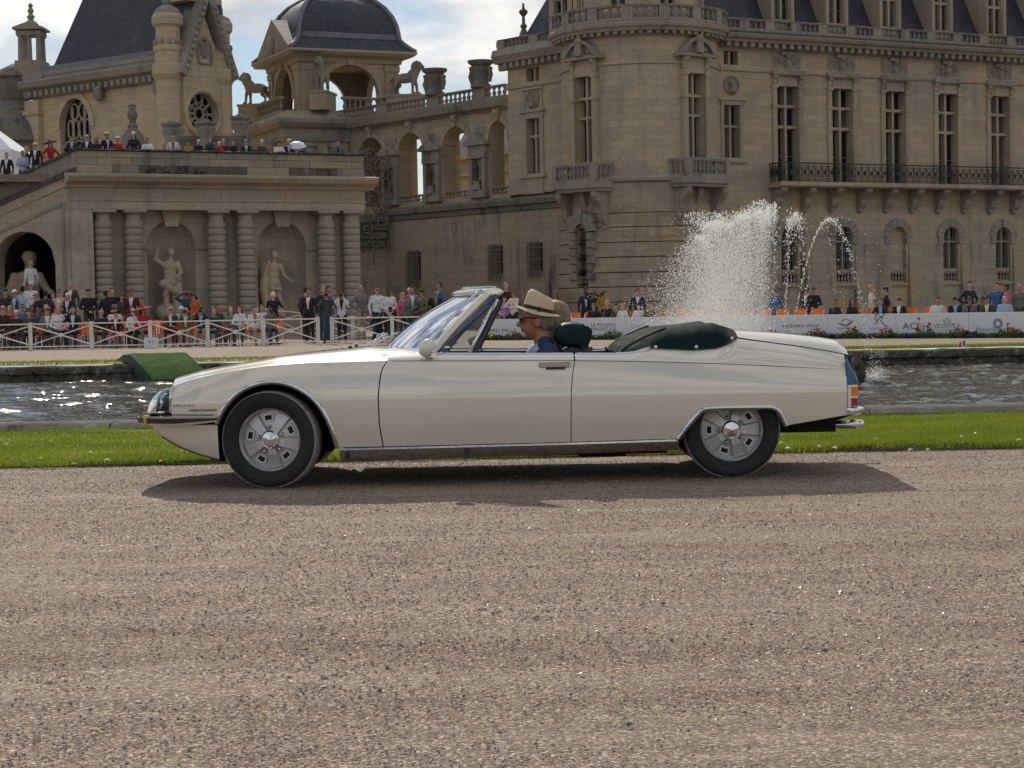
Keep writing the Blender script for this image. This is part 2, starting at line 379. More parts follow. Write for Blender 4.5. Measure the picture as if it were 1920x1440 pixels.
def glassmat(name, tint=(0.85, 0.9, 0.9), k=1.0, blend=1.45):
    t = NT(name); t.t.nodes.remove(t.b)
    fr = t.n('ShaderNodeFresnel'); fr.inputs[0].default_value = blend; tr = t.n('ShaderNodeBsdfTransparent'); tr.inputs[0].default_value = (*tint, 1)
    gl = t.n('ShaderNodeBsdfGlossy'); gl.inputs['Roughness'].default_value = 0.015; mx = t.n('ShaderNodeMixShader')
    t.l(t.math('MULTIPLY', fr.outputs[0], k), mx.inputs[0]); t.l(tr.outputs[0], mx.inputs[1]); t.l(gl.outputs[0], mx.inputs[2]); t.l(mx.outputs[0], t.out.inputs[0]); MAT[name] = t.m; return t.m
# ---------------------------------------------------------------- the setting: gravel, lawn, canal
NEAR_EDGE = 14.05      # gravel ends, lawn begins
LAWN_END = 17.7        # lawn ends, coping begins
COPE_END = 18.4
WATER_Z = -0.36
FAR_BANK = 43.2
def gz(x, y):
    """ground height: the ground climbs a little behind the seats on the left"""
    a = max(0.0, min(1.0, (y - 65.5)/9.0)); a = a*a*(3-2*a)
    b = max(0.0, min(1.0, (-5.5 - x)/6.0)); b = b*b*(3-2*b)
    return 0.62*a*b
def fbm(x, y, s): return mnoise.fractal(Vector((x*s, y*s, 1.7)), 1.0, 2.0, 4)
mb = MB()
xs = [-3000, -400, -60, -20, -10] + [-6 + 0.06*i for i in range(1, 200)] + [6, 10, 20, 60, 400, 3000]
ys = [-3000, -400, -40, 0, 3] + [4.2 + 0.055*i for i in range(180)]
ys = [y for y in ys if y < NEAR_EDGE - 0.02] + [NEAR_EDGE + 0.03]
rows = []
for y in ys:
    row = []
    for x in xs:
        z = 0.0
        if -6.2 < x < 6.2 and 3.5 < y < 14.2:
            z = 0.010*fbm(x*0.45, y*1.6, 1.0) + 0.006*fbm(x, y*2.0, 4.0) - 0.004
            if y > 11.4 and y < 14.5: z *= 0.5
        row.append((x, y, z))
    rows.append(row)
mb.grid(rows)
tag(mb.build('gravel_ground', GRAVEL, smooth=True), kind='structure')
# loose stones
def stones_mesh(name, n, region, size, mats, seed, fn=None):
    r = random.Random(seed); V = []; F = []; MI = []
    base = [(1,0,0),(0,1,0),(-1,0,0),(0,-1,0),(0,0,1),(0,0,-1)]
    tri = [(0,1,4),(1,2,4),(2,3,4),(3,0,4),(1,0,5),(2,1,5),(3,2,5),(0,3,5)]
    for k in range(n):
        x, y, z = region(r); s = size(r); a = r.random()*6.28; ca, sa = math.cos(a), math.sin(a)
        e = (s*(0.8+0.5*r.random()), s*(0.7+0.4*r.random()), s*(0.35+0.35*r.random())); b = len(V)
        for p in base:
            px, py, pz = p[0]*e[0]+r.uniform(-.25,.25)*s, p[1]*e[1]+r.uniform(-.25,.25)*s, p[2]*e[2]
            V.append((x+px*ca-py*sa, y+px*sa+py*ca, z+pz+e[2]*0.35))
        F.extend([(i+b, j+b, q+b) for i, j, q in tri]); MI.extend([r.choice(range(len(mats)))]*8)
    me = bpy.data.meshes.new(name); me.from_pydata(V, [], F)
    for m in mats: me.materials.append(m)
    me.polygons.foreach_set('material_index', MI); me.update(); return me
PEB = [plain('pebble_a', (0.29, 0.225, 0.17), 0.85), plain('pebble_b', (0.20, 0.15, 0.108), 0.8), plain('pebble_c', (0.46, 0.395, 0.325), 0.55), plain('pebble_d', (0.135, 0.103, 0.076), 0.5), plain('pebble_e', (0.31, 0.235, 0.17), 0.85), plain('pebble_f', (0.26, 0.20, 0.145), 0.35)]
def reg(r):
    while True:
        y = 4.4 + (NEAR_EDGE-4.4)*r.random(); x = (r.random()*2-1)*(0.29*y+0.3)
        if fbm(x*0.5, y*1.7, 1.1) + r.uniform(-0.5, 0.5) > -0.25: return x, y, 0.002
o = obj('loose_gravel', stones_mesh('loose_gravel', 60000, reg, lambda r: 0.0028 + 0.0042*r.random()**2.2 + (0.006*r.random() if r.random() < 0.02 else 0), PEB, 3))
tag(o, kind='stuff', label='small loose grey and buff gravel stones on the drive', cat='gravel')
# lawn strip: soil sheet and blades
mb = MB(); rows = []
for y in [NEAR_EDGE-0.02 + (LAWN_END+0.03-NEAR_EDGE)*k/24 for k in range(25)]:
    rows.append([(x, y, 0.012 + 0.03*max(0, fbm(x, y, 0.6)) + (0.02 if k else 0)) for k, x in enumerate([-3000, -60, -20] + [-9+0.25*i for i in range(73)] + [20, 60, 3000])])
mb.grid(rows); tag(mb.build('lawn', GRASS, smooth=True), kind='structure')
def blades(name, n, region, h, mat, seed, w=0.006):
    r = random.Random(seed); V = []; F = []
    for k in range(n):
        x, y, z = region(r); a = r.random()*6.28; hh = h*(0.5+0.9*r.random()); dx, dy = math.cos(a)*w, math.sin(a)*w
        lx, ly = r.uniform(-.5,.5)*hh, r.uniform(-.5,.5)*hh; b = len(V)
        V += [(x-dx, y-dy, z), (x+dx, y+dy, z), (x+lx, y+ly, z+hh)]; F.append((b, b+1, b+2))
    me = bpy.data.meshes.new(name); me.from_pydata(V, [], F); me.materials.append(mat); me.update(); return me
def rlawn(r):
    y = NEAR_EDGE + (LAWN_END-NEAR_EDGE)*r.random(); x = (r.random()*2-1)*(0.285*y+0.3)
    if r.random() < 0.06: y = NEAR_EDGE + r.uniform(-0.10, 0.06)*(1+1.6*fbm(x, 1, 1.3)); 
    return x, y, 0.012 + 0.03*max(0, fbm(x, y, 0.6))
tag(obj('lawn_blades', blades('lawn_blades', 170000, rlawn, 0.042, GRASS, 5)), 'short bright green grass blades on the canal bank', 'grass', kind='stuff')
r5 = random.Random(11)
LEAFY = [plain('fallen_leaf_yellow', (0.62, 0.52, 0.10), 0.6), plain('fallen_leaf_pale', (0.72, 0.70, 0.62), 0.6)]
for i, (px, py) in enumerate([(133, 858), (201, 864), (75, 861), (12, 834), (95, 829), (170, 850), (303, 866), (1478, 842), (1740, 845), (1803, 820), (1465, 832), (1535, 838), (1708, 845), (1565, 841), (1830, 814), (1910, 826), (139, 871), (1640, 825)]):
    g = G(px, py, 0.05); m_ = MB(); s_ = 0.028
    m_.add([(-s_,0,0),(0,-s_*.7,.008),(s_,0,.004),(0,s_*.7,.012),(0,0,.02)], [(0,1,4),(1,2,4),(2,3,4),(3,0,4)], RZ(r5.random()*6))
    o = m_.build('fallen_leaf', LEAFY[i % 2]); o.location = (g.x, g.y, 0.05)
    tag(o, 'small %s fallen leaf lying on the grass strip' % ('yellow' if i % 2 == 0 else 'whitish'), 'leaf', '%s leaves on the lawn' % ('yellow' if i % 2 == 0 else 'whitish'))
# near coping: a row of stone blocks along the water
cop = empty('canal_coping', (0, (LAWN_END+COPE_END)/2, 0), 'grey lichened stone coping along the near canal bank behind the lawn', 'wall')
r6 = random.Random(4); x = -13.0
while x < 13.0:
    w_ = 1.5 + 0.7*r6.random(); z1 = 0.105 + r6.uniform(-0.008, 0.008); m_ = MB(); d = COPE_END-LAWN_END
    n = 7; rows = []
    prof = [(-d/2, -0.3), (-d/2-0.005, 0.06), (-d/2+0.02, z1-0.035), (-d/2+0.06, z1), (0, z1+0.012), (d/2-0.05, z1), (d/2, z1-0.05), (d/2, -1.2)]
    for i in range(n):
        xx = x + 0.008 + (w_-0.016)*i/(n-1)
        rows.append([(xx, py_ + 0.012*mnoise.noise(Vector((xx*3, py_*5, z_*4))), z_ + 0.014*mnoise.noise(Vector((xx*2.2, 3.0, py_*4)))) for py_, z_ in prof])
    m_.grid(rows); m_.add([tuple(p) for p in rows[0]], [tuple(range(8))]); m_.add([tuple(p) for p in rows[-1]], [tuple(range(7,-1,-1))])
    m_.build('stone', COPING, cop, smooth=True, angle=50); x += w_
# canal bed and water with real ripples
mb = MB(); mb.box(-3000, 3000, LAWN_END+0.2, FAR_BANK+0.4, -1.6, -1.2); tag(mb.build('canal_bed', plain('canal_mud', (0.03, 0.027, 0.02), 0.9)), kind='structure')
def wave(x, y):
    h = 0.0
    for k, (kx, ky, a, ph) in enumerate(WV): h += a*math.sin(kx*x+ky*y+ph)
    return h
rw = random.Random(9); WV = []
for k in range(38):
    lam = 0.17 + 1.2*rw.random()**2.3; th = rw.gauss(math.pi/2, 0.75); WV.append((2*math.pi/lam*math.cos(th), 2*math.pi/lam*math.sin(th), 0.0042*lam**0.85, rw.random()*6.28))
wx = np.concatenate([[-3000, -40, -18], np.arange(-13, 13, 0.066), [18, 40, 3000]]); wy = np.arange(COPE_END-0.3, FAR_BANK+0.3, 0.066)
XX, YY = np.meshgrid(wx, wy); H = np.zeros_like(XX)
for kx, ky, a, ph in WV: H += a*np.sin(kx*XX+ky*YY+ph)
nz_ = np.sin(XX*1.9+1.3*np.sin(YY*1.1))*np.sin(YY*2.3+1.7*np.sin(XX*0.8))+0.6*np.sin(XX*4.3+YY*1.2)*np.sin(YY*5.1-XX*0.9); amp = 0.55 + 1.35*np.clip(nz_, 0, None)**1.5
rip = np.hypot(XX-6.9, (YY-36.0)); H = H*amp + 0.006*np.sin(rip*11)*np.exp(-rip/2.5)
H[np.abs(XX) > 14.2] = 0
nr, nc = XX.shape; V = np.stack([XX, YY, WATER_Z+H], -1).reshape(-1, 3)
idx = np.arange(nr*nc).reshape(nr, nc); Fq = np.stack([idx[:-1,:-1], idx[:-1,1:], idx[1:,1:], idx[1:,:-1]], -1).reshape(-1, 4)
me = bpy.data.meshes.new('canal_water'); me.from_pydata(V.tolist(), [], Fq.tolist()); me.materials.append(WATER)
me.polygons.foreach_set('use_smooth', [True]*len(me.polygons)); tag(obj('water', me), kind='structure')
# far bank wall: two courses of lichened blocks
fb = empty('far_bank_wall', (0, FAR_BANK, -0.36), 'dark lichen-covered stone wall along the far canal bank', 'wall')
for (z0, z1, y0, mat_) in ((-0.20, -0.035, FAR_BANK-0.06, BANK), (-1.2, -0.205, FAR_BANK, BANK)):
    x = -16.0
    while x < 16:
        w_ = 0.9+0.8*r6.random(); m_ = MB(); n = 6; rows = []
        prof = [(y0, z0), (y0-0.01, (z0+z1)/2), (y0+0.01, z1-0.03), (y0+0.05, z1), (FAR_BANK+0.7, z1)]
        for i in range(n):
            xx = x+0.002+(w_-0.004)*i/(n-1); rows.append([(xx, a_ + 0.045*mnoise.noise(Vector((xx*3, b_*9, a_))), b_ + 0.025*mnoise.noise(Vector((xx*4, 1, a_*7)))) for a_, b_ in prof])
        m_.grid(rows); m_.build('stone', mat_, fb, T(0, -FAR_BANK, 0.36), smooth=True, angle=60); x += w_
mb = MB(); mb.box(-16, 16, FAR_BANK+0.05, FAR_BANK+0.6, -1.2, -0.05); mb.build('wall_core', LICHEN, fb, T(0, -FAR_BANK, 0.36))
for sx in (-1, 1):
    mb = MB(); mb.box(16*sx if sx > 0 else -3000, 3000 if sx > 0 else 16*sx, FAR_BANK, FAR_BANK+0.6, -1.3, -0.04); mb.build('wall_run', LICHEN, fb, T(0, -FAR_BANK, 0.36))
    mb = MB(); mb.box(13*sx if sx > 0 else -3000, 3000 if sx > 0 else 13*sx, LAWN_END, COPE_END, -1.2, 0.15); mb.build('wall_run', LICHEN, cop, T(0, -(LAWN_END+COPE_END)/2, 0))
# far gravel path, forecourt and the ground beyond
mb = MB(); rows = []
for y in [FAR_BANK+0.5, 45, 50, 55, 60, 64] + [65+0.5*i for i in range(24)] + [78, 80, 84, 90, 110, 150, 400, 3000]:
    rows.append([(x, y, gz(x, y)-0.012) for x in [-3000, -200, -60, -40, -30] + [-26+0.75*i for i in range(60)] + [30, 60, 200, 3000]])
mb.grid(rows); tag(mb.build('forecourt_ground', GRAVEL, smooth=True), kind='structure')
# thin lawn verge on the far bank
mb = MB(); mb.grid([[(x, y, z) for x in [-60 + 2*i for i in range(61)]] for y, z in ((FAR_BANK+0.5, -0.006), (FAR_BANK+0.7, 0.03), (FAR_BANK+1.6, 0.035), (FAR_BANK+2.1, -0.004))])
tag(mb.build('far_verge', GRASS, smooth=True), kind='structure')
def rverge(r):
    x = r.uniform(-13.5, 13.5); w_ = 1.9 if x < -2 else 0.6
    return x, FAR_BANK+0.45 + w_*r.random(), 0.01
tag(obj('verge_blades', blades('verge_blades', 14000, rverge, 0.06, GRASS, 8, 0.014)), 'narrow strip of grass along the far canal bank', 'grass', kind='stuff')
# ---------------------------------------------------------------- building kit
class Fac:
    """a vertical wall plane through the point seen at column px at distance Y; ang turns it (positive: recedes to the right)"""
    def __init__(s, px, Y, ang, base=None):
        p = P(px, HORIZON, Y); s.p = Vector((p.x, p.y, 0)); s.a = R(ang); s.W = T(p.x, p.y, 0) @ RZ(s.a)
        s.n = Vector((-math.sin(s.a), math.cos(s.a), 0)); s.u = Vector((math.cos(s.a), math.sin(s.a), 0))
    def uv(s, px, py, off=0.0):
        d = ray(px, py); q = s.p + s.n*off; t = (q-CAM).dot(s.n)/d.dot(s.n); w = CAM + d*t
        return ((w-s.p).dot(s.u), w.z)
    def U(s, px, py=300, off=0.0): return s.uv(px, py, off)[0]
    def Z(s, px, py, off=0.0): return s.uv(px, py, off)[1]
def local(fac, root): return T(*(-root.location)) @ fac.W
def holes_wall(m, u0, u1, z0, z1, holes, depth=0.4, mapf=None, du=None):
    """sheet with openings and their reveals; holes: (ua, ub, za, zb, kind)"""
    us = {u0, u1}; zs = {z0, z1}
    for h in holes: us |= {h[0], h[1]}; zs |= {h[2], h[3]}
    if du:
        n = int((u1-u0)/du); us |= {u0+(u1-u0)*i/n for i in range(n+1)}
    us = sorted(u for u in us if u0-1e-6 <= u <= u1+1e-6); zs = sorted(z for z in zs if z0-1e-6 <= z <= z1+1e-6)
    f = mapf or (lambda u, y, z: (u, y, z))
    for a, b in zip(us, us[1:]):
        if b-a < 1e-5: continue
        for c, d in zip(zs, zs[1:]):
            if d-c < 1e-5: continue
            cu, cz = (a+b)/2, (c+d)/2
            if any(h[0] < cu < h[1] and h[2] < cz < h[3] for h in holes): continue
            m.add([f(a,0,c), f(b,0,c), f(b,0,d), f(a,0,d)], [(0,1,2,3)])
    for h in holes:
        ua, ub, za, zb, kind = h[:5]
        if kind == 'arch':
            r = (ub-ua)/2; rise = h[5] if len(h) > 5 else r; c = (ua+ub)/2; sp = zb-rise; n = 12
            pts = [(c-r*math.cos(math.pi*i/n), sp+rise*math.sin(math.pi*i/n)) for i in range(n+1)]
            for (x0, a0), (x1, a1) in zip(pts, pts[1:]):
                m.add([f(x0,0,a0), f(x1,0,a1), f(x1,0,zb), f(x0,0,zb)], [(0,1,2,3)])
            loop = [(ua, za)] + pts + [(ub, za)]
        else: loop = [(ua,za),(ua,zb),(ub,zb),(ub,za)]
        for (x0, a0), (x1, a1) in zip(loop, loop[1:]+loop[:1]):
            m.add([f(x0,0,a0), f(x1,0,a1), f(x1,depth,a1), f(x0,depth,a0)], [(0,1,2,3)])
def window(parent, M, ua, ub, za, zb, bars=(0.55, 0.77), depth=0.42, mull=0.13, arch=False, cols=2, glaze=0.0, name='window', stone_=None):
    """stone cross window: mullion and transoms are the window, every pane a piece of it"""
    m = MB(); c = (ua+ub)/2; hm = mull/2; y0, y1 = depth*0.35, depth*0.92
    hz = (zb-za); zt = [za] + [za+hz*b for b in bars] + [zb]
    if cols == 2: m.box(c-hm, c+hm, y0, y1, za, zb)
    for z in zt[1:-1]: m.box(ua, c-hm if cols == 2 else ub, y0+0.01, y1, z-hm, z+hm); 
    if cols == 2:
        for z in zt[1:-1]: m.box(c+hm, ub, y0+0.01, y1, z-hm, z+hm)
    fr = 0.05
    w = m.build(name, stone_ or TRIM_L, parent, M)
    fm = MB(); 
    for k, (a, b) in enumerate(((ua, c-hm), (c+hm, ub)) if cols == 2 else ((ua, ub),)):
        for z0, z1 in zip(zt, zt[1:]):
            lo = z0+(hm if z0 > za else 0); hi = z1-(hm if z1 < zb else 0)
            fm.box(a, a+fr, depth*0.9, depth+0.05, lo, hi); fm.box(b-fr, b, depth*0.9, depth+0.05, lo, hi); fm.box(a+fr, b-fr, depth*0.9, depth+0.05, lo, lo+fr); fm.box(a+fr, b-fr, depth*0.9, depth+0.05, hi-fr, hi)
            if glaze and hi-lo > glaze*1.6:
                n = int((hi-lo)/glaze)
                for i in range(1, n): zz = lo+(hi-lo)*i/n; fm.box(a+fr, b-fr, depth*0.94, depth+0.045, zz-0.015, zz+0.015)
            p = MB(); p.box(a, b, depth+0.051, depth+0.07, lo, hi); p.build('pane', rng.choice(PANES), w)
    fm.build('frame', WINFRAME, w); return w
BAL = {}
def baluster_mesh(h, r=0.085, mat_=None):
    k = (round(h, 3), r, mat_.name if mat_ else '')
    if k not in BAL:
        m = MB(); p = [(0.95,0.0),(0.95,0.08),(0.55,0.12),(0.72,0.2),(1.0,0.32),(0.86,0.45),(0.5,0.62),(0.42,0.74),(0.62,0.80),(0.62,0.84),(0.85,0.9),(0.85,1.0)]
        m.lathe([(a*r, b*h) for a, b in p], 8); BAL[k] = m.mesh('baluster', mat_ or TRIM, smooth=True, angle=50)
    return BAL[k]
def balustrade(parent, M, u0, u1, z0, h, dies, mapf=None, gap=0.27, name='balustrade', mat_=None, du=None, depth=0.26, r=0.085):
    """plinth, rail, dies (list of u centres, half width) and single balusters between them"""
    mat_ = mat_ or TRIM; f = mapf or (lambda u, y, z: (u, y, z)); m = MB()
    ph, rh = h*0.16, h*0.15
    n = max(1, int((u1-u0)/du)) if du else 1
    for i in range(n):
        a, b = u0+(u1-u0)*i/n, u0+(u1-u0)*(i+1)/n
        for (lo, hi, d) in ((z0, z0+ph, depth), (z0+h-rh, z0+h-rh*0.45, depth*0.86), (z0+h-rh*0.45, z0+h, depth*1.1)):
            vs_ = [f(a,-d/2,lo),f(b,-d/2,lo),f(b,d/2,lo),f(a,d/2,lo),f(a,-d/2,hi),f(b,-d/2,hi),f(b,d/2,hi),f(a,d/2,hi)]
            m.add(vs_, [(0,3,2,1),(4,5,6,7),(0,1,5,4),(2,3,7,6)] + ([(3,0,4,7)] if i == 0 else []) + ([(1,2,6,5)] if i == n-1 else []))
    for c, hw in dies:
        vs_ = [f(c-hw,-depth*0.52,z0+ph),f(c+hw,-depth*0.52,z0+ph),f(c+hw,depth*0.52,z0+ph),f(c-hw,depth*0.52,z0+ph),f(c-hw,-depth*0.52,z0+h-rh),f(c+hw,-depth*0.52,z0+h-rh),f(c+hw,depth*0.52,z0+h-rh),f(c-hw,depth*0.52,z0+h-rh)]
        m.add(vs_, [(0,1,5,4),(1,2,6,5),(2,3,7,6),(3,0,4,7)])
    b = m.build(name, mat_, parent, M); bm_ = baluster_mesh(h-ph-rh, r, mat_)
    ds = sorted(dies); edges = [u0] + [x for c, hw in ds for x in (c-hw, c+hw)] + [u1]
    for a, e in zip(edges[::2], edges[1::2]):
        L_ = e-a
        if L_ < gap*0.7: continue
        n = max(1, int(L_/gap))
        for i in range(n):
            u = a+L_*(i+0.5)/n; x, y, z = f(u, 0, z0+ph); obj('baluster', bm_, b, T(x, y, z))
    return b
def dentils(parent, M, u0, u1, z0, z1, proj, step, mapf=None, mat_=None, name='modillion_course'):
    m = MB(); f = mapf or (lambda u, y, z: (u, y, z)); n = int((u1-u0)/step)
    for i in range(n):
        a = u0+(u1-u0)*(i+0.25)/n; b = a+step*0.5
        m.add([f(a,-proj,z0),f(b,-proj,z0),f(b,0.05,z0),f(a,0.05,z0),f(a,-proj,z1),f(b,-proj,z1),f(b,0.05,z1),f(a,0.05,z1)], [(0,3,2,1),(4,5,6,7),(0,1,5,4),(1,2,6,5),(2,3,7,6),(3,0,4,7)])
    o = m.build(name, mat_ or TRIM, parent, M); o['kind'] = 'stuff'; return o
def moulding(parent, M, u0, u1, prof, name='cornice', mat_=None, mapf=None, du=None):
    """prof: (projection outward, z) from bottom to top"""
    m = MB(); f = mapf or (lambda u, y, z: (u, y, z)); n = max(1, int((u1-u0)/du)) if du else 1
    pr = [(0.05, prof[0][1])] + [(-a, z) for a, z in prof] + [(0.05, prof[-1][1])]
    rows = [[f(u0+(u1-u0)*i/n, y, z) for y, z in pr] for i in range(n+1)]
    m.grid(rows); m.add([rows[0][k] for k in range(len(pr))], [tuple(range(len(pr)))]); m.add([rows[-1][k] for k in range(len(pr))], [tuple(reversed(range(len(pr))))])
    return m.build(name, mat_ or TRIM, parent, M)
def voussoirs(parent, M, c, sp, r0, r1, n, proj=0.07, mat_=None, rise0=None, quoins=0, qh=0.3, name='arch_stone', flare=0.0):
    for i in range(n):
        a, b = math.pi*i/n+0.012, math.pi*(i+1)/n-0.012; m = MB(); rr = r1+(flare if i % 2 == n//2 % 2 else 0)
        poly = [(c-r0*math.cos(t), sp+r0*math.sin(t)) for t in (b, (a+b)/2, a)] + [(c-rr*math.cos(t), sp+rr*math.sin(t)) for t in (a, (a+b)/2, b)]
        pr = proj*(1.35 if i == n//2 else 1.0)
        m.prism(poly, -pr, 0.06); m.build(name, mat_ or TRIM, parent, M)
    for s in (-1, 1):
        for k in range(quoins):
            m = MB(); w = (r1-r0)*(1.0 if k % 2 else 0.75); x0, x1 = (c+s*r0, c+s*(r0+w)); m.cbox(min(x0, x1), max(x0, x1), -proj, 0.06, sp-qh*(k+1)+0.012, sp-qh*k-0.012, 0.02); m.build(name, mat_ or TRIM, parent, M)
def console(m, u, z1, h, w, p, f=None, taper=0.35):
    """scrolled bracket, top at z1"""
    prof = [(0.0, 0.0), (-p, 0.0), (-p*1.0, -0.14*h), (-p*0.86, -0.26*h), (-p*0.60, -0.40*h), (-p*0.48, -0.52*h), (-p*0.50, -0.62*h), (-p*0.40, -0.80*h), (-p*0.22, -0.95*h), (-p*0.10, -h), (0.0, -h)]
    n = len(prof); vs_ = [(u-w/2, y, z1+z) for y, z in prof] + [(u+w/2, y, z1+z) for y, z in prof]
    if f: vs_ = [f(*v) for v in vs_]
    m.add(vs_, [tuple(range(n-1, -1, -1)), tuple(range(n, 2*n))] + [(i, (i+1) % n, (i+1) % n + n, i+n) for i in range(n)])
def cylmap(Rr): return lambda u, y, z: ((Rr-y)*math.sin(u/Rr), -(Rr-y)*math.cos(u/Rr), z)
def grille(parent, M, ua, ub, za, zb, nb, nh, y=-0.10, r=0.016, mat_=None, name='window_grille', ext=0.12):
    m = MB()
    for i in range(nb): u = ua+(ub-ua)*(i+0.5)/nb; m.box(u-r, u+r, y-r, y+r, za, zb)
    for j in range(nh): z = za+(zb-za)*(j+0.5)/nh; m.box(ua-ext, ub+ext, y-r*2.2, y-r*1.05, z-r*1.2, z+r*1.2)
    return m.build(name, mat_ or RUSTY, parent, M)
# ---------------------------------------------------------------- right-hand wing
fw = Fac(1450, 103.0, 28.0)
wing = empty('palace_wing', fw.p, 'long stone palace wing with five tall windows above an iron balcony', 'building')
ML = local(fw, wing)
U = lambda px, py=300: fw.U(px, py); Zr = lambda py, px=1478: fw.Z(px, py)
WC = [1476.6, 1578.7, 1678.0, 1776.4, 1874.4, 1972.0]
uL, uR = U(1335), U(2080)
z_cor1, z_cor0 = Zr(72), Zr(86); z_modb = Zr(95)
zA1, zA0 = Zr(162), Zr(343)                      # tall window openings
holes = []; tall = []
for px in WC:
    c = U(px, 230); tall.append((c-0.72, c+0.72)); holes.append((c-0.72, c+0.72, zA0, zA1, 'rect'))
c0 = U(1371, 150); zs1, zs0 = fw.Z(1371, 95), fw.Z(1371, 122); zn1, zn0 = fw.Z(1371, 197), fw.Z(1371, 296)
holes += [(c0-0.46, c0+0.46, zs0, zs1, 'rect'), (c0-0.50, c0+0.50, zn0, zn1, 'rect')]
ARC = [1481, 1583, 1684, 1783, 1881, 1978]; zb1, zb0 = fw.Z(1583, 425), fw.Z(1583, 532); arcs = []
for px in ARC:
    c = U(px, 470); arcs.append(c); holes.append((c-0.57, c+0.57, zb0, zb1, 'arch'))
m = MB(); holes_wall(m, uL, uR, -0.2, z_cor0, holes, 0.55); m.box(uL, uR, 0.75, 14, -0.2, z_cor0-0.05); m.build('wall', STONE, wing, ML)
for (a, b), px in zip(tall, WC):
    w = window(wing, ML, a, b, zA0, zA1, bars=((fw.Z(1478, 238)-zA0)/(zA1-zA0), (fw.Z(1478, 199)-zA0)/(zA1-zA0)), depth=0.50, mull=0.15, glaze=1.1)
    c = (a+b)/2; m = MB()
    for s in (-1, 1):
        x = c+s*0.88; m.box(x-0.15, x+0.15, -0.09, 0.02, zA0, Zr(199)); m.box(x-0.18, x+0.18, -0.13, 0.02, Zr(202), Zr(196)); m.box(x-0.13, x+0.13, -0.11, 0.02, Zr(196), Zr(166)); m.box(x-0.19, x+0.19, -0.16, 0.02, Zr(166), Zr(160))
        console(m, x, Zr(143), Zr(143)-Zr(160), 0.22, 0.26)
    m.box(c-0.66, c+0.66, -0.06, 0.02, zA1, Zr(157)); m.box(c-0.66, c+0.66, -0.035, 0.02, Zr(157), Zr(143)); m.box(c-0.62, c+0.62, -0.05, 0.02, Zr(153), Zr(148))
    m.build('surround', TRIM_L, w)
    m = MB(); m.box(c-1.12, c+1.12, -0.30, 0.02, Zr(141), Zr(136)); m.box(c-1.05, c+1.05, -0.22, 0.02, Zr(143.2), Zr(141)); m.box(c-1.08, c+1.08, -0.24, 0.02, Zr(136), Zr(132.5)); m.build('hood_mould', TRIM, w)
    m = MB(); zt, zb_ = Zr(100), Zr(132.5)
    m.box(c-0.95, c+0.95, -0.05, 0.02, zb_, zt); m.box(c-0.17, c+0.17, -0.14, 0.0, zb_, zt-0.2); m.box(c-0.45, c+0.45, -0.20, 0.0, zt-0.12, zt+0.06)
    for s in (-1, 1):
        x = c+s*0.52; m.box(x-0.30, x+0.30, -0.085, 0.0, zb_+0.08, zb_+0.14); m.box(x-0.30, x+0.30, -0.085, 0.0, zt-0.28, zt-0.22); m.box(x-0.30, x-0.25, -0.085, 0.0, zb_+0.08, zt-0.22); m.box(x+0.25, x+0.30, -0.085, 0.0, zb_+0.08, zt-0.22)
        m.tube([(x+s*0.16*math.cos(t)*(1-0.1*t), -0.07, (zb_+zt)/2+0.24*math.sin(t)*(1-0.1*t)) for t in [0.5*k for k in range(14)]], 0.045, 5)
    m.ball((c, -0.16, zb_+0.35), (0.14, 0.10, 0.2), 8, 6); m.ball((c, -0.20, zt-0.18), (0.16, 0.12, 0.14), 8, 6); m.build('carved_panel', CARVED, w)
# narrow bay beside the tower
w = window(wing, ML, c0-0.46, c0+0.46, zs0, zs1, bars=(), depth=0.42, mull=0.12)
w = window(wing, ML, c0-0.50, c0+0.50, zn0, zn1, bars=(0.6,), depth=0.45, mull=0.12)
m = MB(); m.box(c0-0.72, c0+0.72, -0.08, 0.02, zn1, zn1+0.25); m.box(c0-0.95, c0+0.95, -0.16, 0.02, zn1+0.25, zn1+0.40); m.box(c0-0.95, c0+0.95, -0.16, 0.02, zn0-0.25, zn0); 
for s in (-1, 1): m.box(c0+s*0.62-0.1, c0+s*0.62+0.1, -0.06, 0.02, zn0, zn1)
m.build('surround', TRIM_L, w)
def medallion(parent, M, u, z, r):
    m = MB(); m.lathe([(r*0.78, 0.0), (r*0.80, 0.07), (r*0.92, 0.11), (r, 0.07), (r, 0.0)], 20, T(u, 0, z) @ Matrix.Rotation(R(90), 4, 'X')); m.ball((u, -0.03, z-0.12*r), (r*0.38, 0.16, r*0.30), 10, 8); m.ball((u-0.05, -0.10, z+r*0.18), (r*0.26, 0.16, r*0.34), 10, 8); m.ball((u-0.12, -0.18, z+r*0.15), (0.06, 0.05, 0.07), 6, 5); m.tube([(u, -0.06, z-r*0.3), (u, -0.08, z-r*0.75)], [0.16, 0.22], 8)
    m.lathe([(0, 0), (r*0.8, 0.0)], 20, T(u, -0.012, z) @ Matrix.Rotation(R(90), 4, 'X'), cap=False); return m.build('medallion', CARVED, parent, M, smooth=True, angle=40)
medallion(wing, ML, c0, fw.Z(1372, 160), 0.52)
# string course, cornice, modillions
moulding(wing, ML, U(1352), uR, [(0.05, Zr(139)), (0.10, Zr(136)), (0.10, Zr(130)), (0.04, Zr(127))], 'string_course', STONE)
moulding(wing, ML, U(1352), uR, [(0.10, Zr(97)), (0.16, Zr(95)), (0.20, z_cor0-0.02), (0.62, z_cor0), (0.66, Zr(82)), (0.86, Zr(79)), (0.95, Zr(74)), (0.95, z_cor1)], 'cornice', TRIM)
dentils(wing, ML, U(1352), uR, Zr(95), z_cor0, 0.55, 0.52, mat_=TRIM)
